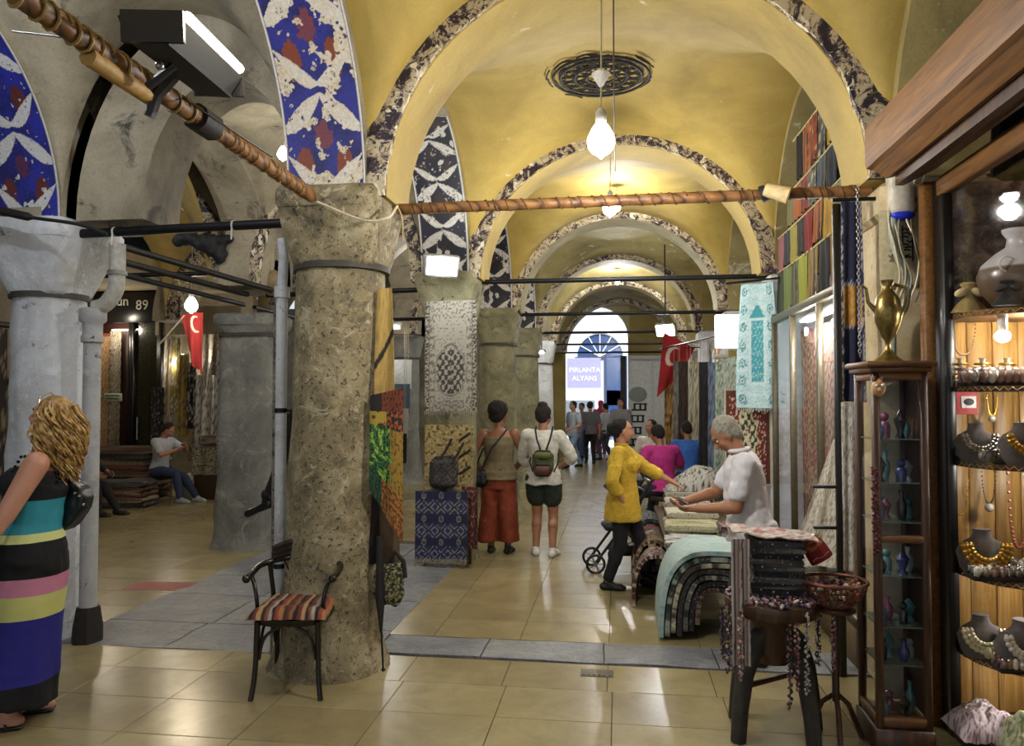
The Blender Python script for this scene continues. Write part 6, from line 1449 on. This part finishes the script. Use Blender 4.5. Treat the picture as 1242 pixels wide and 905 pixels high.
b = B(); b.tube(cr_([Z - A, Z - A + V((.03, 0, -.08)), Z - A + V((.02, .05, -.2))]), .006, 5); b.build('wire_end', plain('#a89468', .6), wl)
# display leg
lg = thing('mannequin', 'black stockinged display leg with a black shoe, sticking out behind the front column', 'mannequin', (-2.2, 5.12, .6))
P_ = [atY(352, 500, 5.12), atY(349, 530, 5.12), atY(336, 575, 5.12), atY(325, 600, 5.12), atY(321, 612, 5.12)]; o0 = V(lg.location)
b = B(); b.tube(cr_([q - o0 for q in P_]), [.062 - .036 * min(1, (k / 30)) for k in range(33)], 12); b.ball(P_[0] - o0 + V((.06, .0, .0)), (.09, .05, .05), 10, 8); fuse(b, 'stocking', plain('#0b0a0a', .6), lg, .009, 2)
b = B(); a_, c_ = atY(327, 611, 5.12) - o0, atY(301, 623, 5.12) - o0; b.cap(a_, a_.lerp(c_, .5), .034, .028); b.cap(a_.lerp(c_, .5), c_, .026, .030); fuse(b, 'shoe', plain('#0d0c0c', .35), lg, .008, 2)
b = B(); b.tube([P_[3] - o0 + V((-.03, 0, 0)), P_[3] - o0 + V((.03, -.01, .0))], .034, 10); b.build('ankle_cuff', plain('#17110f', .8), lg)
# chair
M_ch = plain('#1a120d', .25, 0, .4, 14, .002)
cp_ = (atZ(310, 846) + atZ(381, 851) + atZ(340, 819) + atZ(398, 822)) / 4
chr_ = thing('armchair', 'dark bentwood armchair with a striped woven cushion, in front of the stone column', 'chair', (cp_.x, cp_.y, 0), R(9))
SZ = .45
b = B(); b.lathe([(.205, 0, 3.2), (.215, .012, 3.2), (.215, .035, 3.2), (.20, .04, 3.2)], (0, 0, SZ - .04), 28, sy=.98); b.build('seat_frame', M_ch, chr_)
def ks(u, v):
    cs_ = ['#8c5c38', '#1c1512', '#6c2c20', '#b08a5c', '#2c1c18', '#7c4a34', '#a89c90', '#17120f', '#8c3828', '#a07040', '#3c241c', '#642820']; t = int(u * 22 + nz(u * 6, v * 5) * .35); return hexc(cs_[t % 12])
b = B(); b.grid(lambda u, v: ((u - .5) * .45 * (1 - .10 * v), (v - .5) * .42 - .01, .004 + .055 * (min(1, sin(pi * u) * 2.4) * min(1, sin(pi * v) * 2.4)) ** .5 + .006 * nz(u * 6, v * 6)), 66, 30, ks, .003); b.build('seat_cushion', MC, chr_, loc=(0, 0, SZ))
for x, y, dx, dy in ((-.17, -.17, -.025, -.03), (.17, -.17, .025, -.03), (-.15, .17, -.02, .05), (.15, .17, .02, .05)):
    b = B(); b.tube(cr_([V((x, y, SZ - .02)), V((x * 1.02, y, .3)), V((x + dx * .4, y + dy * .4, .12)), V((x + dx, y + dy, 0))]), [.017] * 10 + [.015] * 15, 10); b.build('leg', M_ch, chr_)
for q in ([(-.16, -.17, .22), (-.13, -.17, .34), (-.05, -.17, .40), (.0, -.17, .41), (.05, -.17, .40), (.13, -.17, .34), (.16, -.17, .22)], [(-.16, .15, .22), (-.16, .10, .36), (-.16, 0, .40), (-.16, -.10, .36), (-.16, -.16, .22)], [(.16, .15, .22), (.16, .10, .36), (.16, 0, .40), (.16, -.10, .36), (.16, -.16, .22)]):
    b = B(); b.tube(cr_([V(k_) for k_ in q]), .009, 8); b.build('brace', M_ch, chr_)
hoop = cr_([V((-.245, -.14, .665)), V((-.25, .0, .67)), V((-.235, .12, .69)), V((-.13, .205, .71)), V((0, .225, .715)), V((.13, .205, .71)), V((.235, .12, .69)), V((.25, .0, .67)), V((.245, -.14, .665))])
b = B(); b.tube(hoop, .018, 10); b.ball(hoop[0], .025, 8, 6); b.ball(hoop[-1], .025, 8, 6); b.build('arm_hoop', M_ch, chr_)
b = B(); 
for k in range(3): b.tube(cr_([V((-.185, .165, .72 + .028 * k)), V((-.10, .215, .735 + .035 * k)), V((0, .235, .74 + .036 * k)), V((.10, .215, .735 + .035 * k)), V((.185, .165, .72 + .028 * k))]), .019, 10)
fuse(b, 'crest_rail', M_ch, chr_, .008, 2)
for x in (-1, 1): b = B(); b.tube(cr_([V((x * .19, -.10, SZ)), V((x * .19, -.12, .54)), V((x * .21, -.10, .62)), V((x * .24, -.06, .665))]), .012, 8); b.build('arm_support', M_ch, chr_); b = B(); b.tube([(x * .165, .165, SZ - .02), (x * .20, .16, .70)], .014, 8); b.build('back_post', M_ch, chr_)
for k in range(7): u = (k - 3) / 3; b = B(); b.tube(cr_([V((u * .03, .19, SZ)), V((u * .06, .21, .56)), V((u * .135, .205 + .02 * (1 - abs(u)), .72))]), .006, 6); b.build('spindle', M_ch, chr_)
# ---------------------------------------------------------------- second column: rug, kilim stand
a, c_ = atY(516, 366, 7.72), atY(578, 364, 7.72); hh = a.z - atY(540, 499, 7.72).z
def pr(u, v):
    x = abs(u - .5) * 2; g = nz(u * 30, v * 50); h = nz(u * 60, v * 90, 3); bg = hexc('#a09a8c'); dk = hexc('#3c3832'); mid = hexc('#6c665c')
    if x > .84: return dk if (g > .0) else bg
    if x > .80: return mid
    if v < .16: return mid if g > .12 else bg
    d = sqrt((x / .62) ** 2 + ((v - .64) / .24) ** 2) + .05 * sin(v * 60)
    if d < 1: 
        k = sin(x * 26) * sin(v * 70); return dk if (k + g > -.1 and d < .9) else (bg if d < .94 else mid)
    if v > .90: return mid if g > 0 else bg
    if x > .62: return mid if g + .25 * sin(v * 80) > .08 else bg
    return dk if h > .35 else bg
hang('prayer_rug', 'cream and grey prayer rug hanging from the capital of the column behind the couple', 'rug', a, c_, hh, pr, .012, 1.5, 60, 120, fringe='#a8a496')
kt = atZ(535, 672); ky = 7.62
ks_ = thing('side_table', 'low table draped with a navy patterned kilim, under the hanging prayer rug', 'table', (atY(540, 600, ky).x, ky + .12, 0))
b = B(); b.bb((0, 0, .70), (.50, .22, .04), .006); b.build('table_top', M_dw, ks_)
for x in (-.21, .21):
    for y in (-.08, .08): b = B(); b.bb((x, y, .34), (.04, .04, .68), .004); b.build('leg', M_dw, ks_)
def nk(u, v):
    g = nz(u * 30, v * 50); base = hexc('#1c2044'); cr2 = hexc('#8c8878')
    if v > .93: return cr2 if g > -.1 else hexc('#5c4c3c')
    m = (v * 3.1) % 1
    if m < .36:
        a_ = (u * 3) % 1; d = sqrt((a_ - .5) ** 2 * 2 + ((m - .18) * 1.4) ** 2); return cr2 if (.12 < d < .2 or d < .06) and g > -.3 else base
    a_ = (u * 4) % 1; b_ = ((m - .36) / .64); d = abs(a_ - .5) + abs(b_ - .5); k = int(d * 9)
    return cr2 if k in (2, 5) and g > -.2 else (hexc('#2c3468') if k % 2 else base)
kx = ks_.location.x
def nkf(name, lab, x0, x1, y, zt_, h, cf, **kw): return hang(name, lab, 'textile', (x0, y, zt_), (x1, y, zt_), h, cf, .012, 2, 60, 80, **kw)
nkf('kilim', 'navy kilim with cream geometric bands hanging down the front of the low table', kx - .30, kx + .23, 7.60, .76, .72, nk, fringe='#8c8270')
nkf('hanging_cloth', 'dark red cloth draped over the right corner of the navy kilim table', kx + .16, kx + .32, 7.68, .80, .62, floral(['#4c1a18', '#6c2c24', '#24100f', '#8c7468'], 1, 3))
t = thing('patterned_backpack', 'black woven backpack standing on the navy kilim table', 'bag', (kx - .04, 7.72, .74))
b = B(); b.bb((0, 0, .19), (.30, .15, .36), .07); vs, fs = remesh(b, .012, 3, .012, 8, 3); g = B(); g.add(vs, fs, [kilim(['#17161a', '#3c3a3c', '#232126', '#5c564c'], 3, 3, .02, 1)(max(0, min(1, q.x / .32 + .5)), max(0, min(1, q.z / .4))) for q in vs]); g.build('bag_body', MC, t)
for k, (x, z) in enumerate(((-.02, .34), (.10, .30))): b = B(); b.tube([(x, -.06, z), (x + .06, -.04, z + .10), (x + .11, -.02, z + .20)], .014, 6); b.build('strap', plain('#241a1a', .8), t)
nkf('hanging_cloth', 'yellow spotted cloth hanging behind the black woven backpack', kx - .24, kx + .26, 7.74, 1.42, .66, floral(['#a4905c', '#8c7844', '#b8a674', '#4c3c24'], 1.2, 4, .1))
t = thing('wall_hooks', 'three dark hooks holding the yellow spotted cloth beside the rug', 'hook', (kx + .22, 7.72, .9))
for k in range(3): b = B(); b.tube([(-.10, 0, .02 + .17 * k), (.02, -.02, .10 + .17 * k)], .014, 6); b.build('hook', plain('#2a1c18', .6), t)
# ---------------------------------------------------------------- left aisles
p = atY(110, 540, 5.0); pp = thing('drain_pipe', 'white speckled drain pipe with a collar beside the whitewashed column', 'pipe', (p.x, 5.0, 0))
MPp = stone('speckled_white_pipe', '#a8a8a8', '#7c7a74', '#bcbcbc', '#201c18', (.61, .64), 4)
b = B(); b.tube([(0, 0, .22), (0, 0, 2.28)], .058, 16); b.build('pipe', MPp, pp)
b = B(); b.lathe([(.058, 0), (.075, .01), (.075, .05), (.066, .06), (.066, .14), (.09, .16), (.09, .24), (.075, .25)], (0, 0, 2.08), 18); b.build('collar', MPp, pp)
b = B(); b.lathe([(.10, 0), (.095, .1), (.07, .24)], n=16, jit=.012); b.build('base', plain('#24201c', .9), pp)
b = B(); b.tube(cr_([V((.02, 0, 2.33)), V((.10, -.0, 2.36)), V((.17, 0, 2.46)), V((.18, 0, 2.6)), V((.18, 0, 2.78))]), .055, 14); b.build('elbow', plain('#a8a69c', .5), pp)
b = B(); b.lathe([(.066, 0), (.066, .03)], (.18, 0, 2.56), 14); b.build('joint_ring', plain('#8c8a80', .5), pp)
b = B(); b.tube([(.18, 0, 2.9), (.17, .02, 3.5), (.17, .03, 4.0)], .062, 12); b.build('upper_pipe', plain('#4a4232', .6), pp)
# overhead floodlight on the long tie bar
A, Z = atX(192, 38, -1.50), atX(262, 98, -1.60)
fx = thing('overhead_lamp', 'big black trough lamp with a glowing tube bolted to the tan tie bar, top left', 'lamp', (A + Z) / 2)
d = (Z - A).normalized(); L = (Z - A).length; q = d.to_track_quat('Y', 'Z').to_matrix().to_4x4()
b = B(); b.T = q; b.prism([(.8*x_, .8*z_) for x_, z_ in [(-.10, -.06), (.06, -.07), (.12, .03), (.10, .05), (.05, -.03), (-.08, -.03), (-.12, .05), (-.14, .04)]], L * 1.15, Matrix()); b.build('housing', plain('#100c09', .7), fx, False)
b = B(); b.T = q; b.box((0, L * .575, 0), (.20, .02, .10)); b.build('end_cap', plain('#120d0a', .4), fx, False); b = B(); b.T = q; b.box((0, -L * .575, 0), (.20, .02, .10)); b.build('end_cap', plain('#120d0a', .4), fx, False)
b = B(); b.T = q @ Matrix.Rotation(0, 4, 'Y'); b.tube([(.095, -L * .5, .048), (.095, L * .5, .048)], .018, 8); b.build('glowing_tube', glow((1, .95, .8), 14), fx)
b = B(); b.T = q; b.box((.07, 0, .01), (.012, L * 1.1, .09), ry=R(35)); b.build('reflector', plain('#8c6a34', .3, .6), fx, False)
b = B(); b.tube([(-.06, 0, -.06), (-.14, .02, -.12), (-.17, .02, -.20)], .022, 6); b.tube([(.0, -.1, -.07), (-.1, -.1, -.14)], .015, 6); b.build('bracket', plain('#0f0d0c', .5), fx)
b = B(); b.ball((-.03, -.14, -.085), .016, 8, 6); b.build('bolt', plain('#a8a8a0', .3, .8), fx)
la = lamp('tube_light', (.22, 0, .16), 12, (1, .93, .75), .08); la.parent = fx
A = atY(15, 38, 3.0); wv_ = thing('loose_wires', 'thin black wire running from the upper left corner to the lamp', 'cable', A); b = B(); b.tube(cr_([V((0, 0, 0)), atY(120, 55, 2.9) - A, atY(200, 105, 2.8) - A, atY(330, 190, 2.7) - A]), .004, 5); b.build('wire', plain('#17120f', .6), wv_)
A = atY(0, 256, 4.6); wv_ = thing('conduit_pipe', 'black conduit crossing the capital of the whitewashed column', 'pipe', A); b = B(); b.tube(cr_([V((-.3, 0, .04)), V((0, 0, 0)), atY(40, 264, 4.6) - A, atY(95, 272, 4.6) - A, atY(130, 284, 4.6) - A]), [.03] * 10 + [.028] * 6 + [.012] * 17, 8); b.build('pipe', plain('#131212', .6), wv_)
# dark bundle on the bar
A = atY(245, 292, 7.9); t = thing('wrapped_bundle', 'black cloth bundle tied on the tie bar above the flag', 'bundle', A); rd = random.Random(2); b = B()
for i in range(9): b.ball((rd.uniform(-.2, .22), rd.uniform(-.08, .08), rd.uniform(-.16, .16)), (rd.uniform(.08, .15), .09, rd.uniform(.06, .13)), 10, 8)
fuse(b, 'bundle_cloth', plain('#0c0e14', .7), t, .02, 2, .05, 6)
b = B(); b.tube([(-.1, 0, .1), (-.12, .1, .55)], .01, 5); b.build('tie_cord', plain('#1a1816', .8), t)
A = atY(330, 343, 8.2); t = thing('stone_boss', 'pale round stone boss on the square grey pier', 'boss', A); b = B(); b.ball((0, 0, 0), (.13, .08, .15), 16, 12); b.build('boss', plain('#8a7a5c', .8, 0, .4, 12, .01), t)
for k, (a_, c_, Y0, Y1, lab) in enumerate((((150, 300), (330, 352), 6.6, 8.1, 'upper slanting dark conduit in front of the square grey pier'), ((150, 318), (300, 357), 6.4, 8.1, 'lower slanting dark conduit in front of the square grey pier'))):
    A = atY(*a_, Y0); t = thing('conduit_pipe', lab, 'pipe', A); b = B(); b.tube([(0, 0, 0), atY(*c_, Y1) - A], .032, 8); b.build('pipe', plain('#151312', .6), t)
# shop number 89 facade facing the camera
SY = 12.7
xa_, xb_ = atY(116, 500, SY).x, atY(196, 500, SY).x; xd = atY(162, 500, SY).x; zs_, zl = atY(150, 392, SY).z, atY(150, 355, SY).z
sf = thing('bazaar_shop', 'black framed shop front with the number 89 on its fascia', 'shop front', ((xa_ + xb_) / 2, SY, 0)); X0 = sf.location.x
MBF = plain('#0e0e0e', .35)
b = B(); b.bb((0, 0, (zs_ + zl) / 2), (xb_ - xa_ + .1, .10, zl - zs_), .01); b.build('fascia', MBF, sf)
b = B(); b.bb((0, .05, zl + .5), (xb_ - xa_ + .1, .08, 1.0), .01); b.build('upper_panel', plain('#141210', .6), sf)
for x in (xa_, xd - .05, xd + .0, xb_): b = B(); b.bb((x - X0, -.02, zs_ / 2), (.07, .10, zs_), .008); b.build('frame_post', MBF, sf)
b = B(); b.box(((xd + xb_) / 2 - X0, .02, zs_ / 2), (xb_ - xd, .04, zs_)); dd = b.build('door', plain('#25241a', .2), sf, False)
b = B(); b.tube([(xd + .09 - X0, -.03, .95), (xd + .09 - X0, -.03, 1.35)], .015, 6); b.build('door_handle', plain('#8c8c84', .3, .8), dd)
b = B(); b.bb((xa_ + .4 - X0, .05, zs_ / 2), (.9, .03, zs_), .005); b.build('window_back', plain('#3a1c14', .6), sf)
text_mesh('89', .25, plain('#a8a49a', .5), sf, (atY(175, 371, SY).x - X0, -.065, atY(175, 371, SY).z), (pi / 2, 0, 0))
text_mesh('ocun', .24, plain('#a8a49a', .5), sf, (atY(144, 369, SY).x - X0, -.065, atY(144, 369, SY).z + .04), (pi / 2, 0, 0))
b = B(); b.box((xa_ + .55 - X0, .02, zs_ - .12), (.5, .06, .02)); b.build('strip_lamp', glow((1, .9, .7), 6), sf, False); la = lamp('window_light', (xa_ + .55 - X0, -.35, zs_ - .1), 14, (1, .88, .68), .06); la.parent = sf
z1 = atY(130, 405, SY).z; h1 = z1 - atY(130, 545, SY).z
hang('display_rug', 'orange and cream lattice rug lit in the window of number 89', 'rug', (atY(119, 400, SY).x, SY - .08, z1), (atY(137, 400, SY).x, SY - .08, z1), h1, kilim(['#8c4428', '#b8a070', '#a86a3c', '#c4b890'], 2, 7, .10, 1), .01, 1, 40, 90)
hang('display_rug', 'black and cream checked rug beside the orange rug in the window of number 89', 'rug', (atY(138, 403, SY).x, SY - .10, z1 + .05), (atY(152, 403, SY).x, SY - .10, z1 + .05), h1, kilim(['#241c18', '#b0a48c', '#3c2824', '#c0b8a4'], 3, 12, .04, 3), .01, 1, 30, 90)
p = atY(137, 482, SY - .2); t = thing('price_sign', 'small pale green sign hung over the window rugs of number 89', 'sign', p); b = B(); b.bb((0, 0, 0), (.34, .02, .14), .004); b.build('board', plain('#a8b49c', .6), t)
b = B()
for r in range(2): b.box((0, -.012, .03 - .055 * r), (.26 - .04 * r, .004, .018))
b.build('faded_lines', plain('#3c4a38', .7), t, False)
# stack of carpets
GC = 'carpets stacked beside number 89'
ccl = [('dark brown', floral(['#2c1c16', '#5c4434', '#17100d', '#8c7860'], 2, 1)), ('maroon', floral(['#4c201c', '#7c4c40', '#24120f', '#9c8468'], 2, 2)), ('beige', floral(['#8c7c64', '#5c4c3c', '#a89878', '#3c2c20'], 2, 3)), ('charcoal', floral(['#1c1a1a', '#4c4844', '#0f0e0e', '#7c7468'], 2, 4))]
q = atZ(150, 612); folded('c', 'tall carpet stack beside number 89', (q.x - .55, q.y + .9, .004), (1.25, .75, .86), 9, ccl, R(6), GC)
q = atZ(165, 620); folded('c', 'low front carpet stack beside number 89', (q.x - .62, q.y + .45, .004), (1.1, .5, .40), 5, ccl[::-1], R(6), GC)
# person whose legs show by the carpets (seated, mostly behind the white pipe)
p = atZ(136, 626); w = Person('seated person in dark clothes behind the white pipe, only legs and arm showing', (p.x - .50, p.y + .0, 0), -88, 1.66, '#8c6850', hips=(0, -.1, .48), lean=12, head=(0, 20), vox=.015, handL=(-.2, .3, .6), handR=(.15, .32, .6), footL=(-.10, .50, .075), footR=(.12, .36, .075), kneeL=(0, 1, 1), kneeR=(0, 1, 1))
w.build_body(); w.hair(); w.top(cloth_mat('#1c1718'), .8); w.trousers(cloth_mat('#101013')); w.shoes(plain('#1c1814', .5))
# wide open shop right of 89 : bright goods
SX0, SX1 = atY(196, 500, SY + .1).x, atY(292, 500, SY + .1).x
so = thing('bazaar_shop', 'brightly lit open shop hung with pale clothes behind the seated man', 'shop front', ((SX0 + SX1) / 2, SY + .9, 0)); X0 = so.location.x
b = B(); b.box((0, .1, 1.7), (SX1 - SX0 + .6, .06, 3.4)); b.build('back_wall', plain('#6c5c48', .8), so, False)
b = B(); b.bb((0, -.9, atY(240, 402, SY).z), (SX1 - SX0 + .1, .05, .05), .008); b.build('hanging_rail', MBF, so)
for x in (SX0, SX1 - .1): b = B(); b.bb((x - X0, -.9, 1.5), (.06, .06, 3.0), .008); b.build('frame_post', MBF, so)
b = B(); b.box((0, -.92, 3.05), (SX1 - SX0 + .1, .06, .5)); b.build('fascia', plain('#7c7058', .7), so, False)
for x, e in ((-.4, 22), (.5, 26)):
    la = lamp('shop_light', (x, -.95, 2.3), e, (1, .93, .82), .08); la.parent = so
    b = B(); b.lathe([(.05, -.05), (.06, 0), (.03, .05)], (x, -.75, 2.42), 12); b.build('spot_bulb', glow((1, .95, .85), 10), so)
rd = random.Random(77)
gl_ = [(198, 212, 400, 520, 'cream', '#b4a890'), (208, 222, 410, 500, 'olive gold', '#8c7c38'), (216, 232, 430, 530, 'mustard', '#a08a44'), (226, 240, 440, 520, 'black', '#17161a'), (236, 250, 455, 560, 'white', '#c4c0b4'), (246, 258, 402, 470, 'ivory', '#c0b8a4'), (250, 264, 440, 545, 'white lace', '#c8c4b8'), (258, 270, 402, 455, 'pale brown', '#8c7458'), (262, 276, 425, 530, 'snow white', '#cac8c0'), (270, 284, 402, 450, 'grey rose', '#94807c'), (274, 288, 440, 520, 'cream striped', '#b8b09c'), (280, 291, 460, 545, 'dark red', '#4c1c20'), (229, 239, 500, 560, 'tan', '#a88c64')]
for i, (a_, c_, t0, t1, nm_, hx) in enumerate(gl_):
    Y = SY - .02 - .04 * (i % 5); A = atY(a_, t0, Y); Bq = atY(c_, t0, Y)
    hang('hanging_garment', '%s garment hanging in the open lit shop, %s from the left' % (nm_, (on + ['eleventh', 'twelfth', 'thirteenth'])[i]), 'garment', A, Bq, A.z - atY(a_, t1, Y).z, floral([hx, '#7c7060', hx, '#d0ccc0'] if i % 2 else [hx, hx, '#5c5044', hx], 1.4, i, .07), .03, 2, 14, 26, 'garments hanging in the open lit shop', seed=i, narrow=.3, cord=atY(240, 402, SY).z)
# counter of textiles
ct = thing('shop_counter', 'counter covered in patterned cloth to the right of the seated man', 'counter', (atY(272, 560, 12.2).x, 12.42, 0)); b = B(); b.bb((0, 0, .40), (1.0, .6, .8), .02); b.build('counter_block', plain('#4c3a28', .7), ct)
cx_ = ct.location.x
hang('table_cover', 'cream patterned cover hanging down the front of the counter', 'textile', (cx_ - .52, 12.10, .86), (cx_ + .2, 12.10, .86), .45, floral(['#9c9478', '#5c5440', '#b4ac90', '#3c3428'], 2, 5), .02, 3, 40, 30)
hang('table_cover', 'rust red cloth below the patterned cover on the counter', 'textile', (cx_ - .05, 12.08, .46), (cx_ + .5, 12.08, .46), .44, floral(['#7c3424', '#5c2018', '#94503c', '#3c1410'], 1, 5), .015, 3, 30, 20)
folded('c', 'counter pile beside the seated man', (cx_, 12.42, .812), (.9, .45, .26), 4, [('cream', floral(['#b0a68c', '#7c6c54', '#c4bca4', '#8c6c5c'], 3, 1)), ('rose and white', floral(['#a89088', '#6c4440', '#c4b8b0', '#3c2828'], 3, 2)), ('white', floral(['#bcb8ac', '#8c8478', '#c8c4b8', '#5c5448'], 3, 3))], 0, 'folded cloths on the counter')
# plain crate beside bench
t = thing('crate', 'white crate on the floor between the bench and the counter', 'crate', (cx_ - .66, 12.3, 0)); b = B(); b.bb((0, 0, .2), (.3, .4, .4), .01); b.build('crate_body', plain('#a4a298', .6), t)
# black cloth with white print hanging beside door
A = atY(184, 470, SY - .25); hang('hanging_cloth', 'black cloth with white print hanging between number 89 and the open shop', 'textile', A, A + V((.24, 0, 0)), 1.6, floral(['#141214', '#7c7874', '#1c1a1c', '#2c2426'], 2, 5, .05), .02, 1, 20, 50)
# side wall of the outer aisle: dark stall behind the striped-dress woman
rk = thing('dark_rack', 'dark scaffold of poles with hung rugs at the far left edge', 'rack', (-6.7, 7.2, 0))
for k, (y, z0, y2, z1) in enumerate(((-1.3, 0, -1.3, 2.6), (.9, 0, .9, 2.6), (-1.3, 2.5, .9, 2.5), (-1.3, 1.2, .9, 2.0), (-1.3, .4, .9, 1.3))): b = B(); b.tube([(0, y, z0), (0, y2, z1)], .035, 8); b.build('pole', plain('#17140f', .6), rk)
for i in range(5): c_ = ['#3c2018', '#2c2c34', '#5c4a34', '#1c1814', '#4c2c20'][i]; hang('hanging_rug', '%s rug hung on the dark scaffold at far left' % ['dark red', 'slate', 'tan', 'black', 'brown'][i], 'rug', (-6.62, 6.0 + i * .42, 2.45), (-6.62, 6.36 + i * .42, 2.45), 1.7, floral([c_, '#17120f', c_, '#7c6c54'], 2, i), .02, 1, 16, 24)
for k, (y, c_) in enumerate(()):
    t = thing('bazaar_shop', 'dark timber shop front in the left aisle, %s the carpet stack' % ['short of', 'beside'][k], 'shop front', (-6.93, y, 0)); b = B(); b.bb((0, 0, 1.35), (.08, 1.2, 2.7), .02); b.build('timber_panel', plain(c_, .6), t)
    for q in (-.55, 0, .55): b = B(); b.bb((.06, q, 1.35), (.05, .06, 2.7), .006); b.build('post', plain('#100c0a', .5), t)
# goods behind the colonnade, seen between the front and second columns
b = B(); b.box((-5.3, 17.5, 1.9), (6, .1, 3.8)); struct(b.build('wall_aisle_end', plaster('dim_aisle_wall', '#6c6450', '#4c4638', '#8c8268'), None, False))
A = atY(478, 400, 13.0); 
for k in range(4): hang('hanging_garment', '%s garment glimpsed between the front column and the pale pier' % ['white', 'blue grey', 'ivory', 'black'][k], 'garment', (A.x - .1 + .02 * k, 13 - .1 * k, 2.35 - .42 * k), (A.x + .32, 13 - .1 * k, 2.35 - .42 * k), .5, solid(['#c4c4be', '#4c5c6c', '#bcb8a8', '#17171a'][k]), .03, 1, 10, 12, cord=2.9)
p = thing('strip_light', 'lamp in the aisle shop behind the slim pale pier', 'lamp', (A.x + .1, 12.6, 2.9)); b = B(); b.bb((0, 0, 0), (.3, .1, .12), .02); b.build('housing', plain('#8c8c84', .5), p); la = lamp('aisle_light', (0, -.2, -.15), 14, (1, 1, 1), .1); la.parent = p
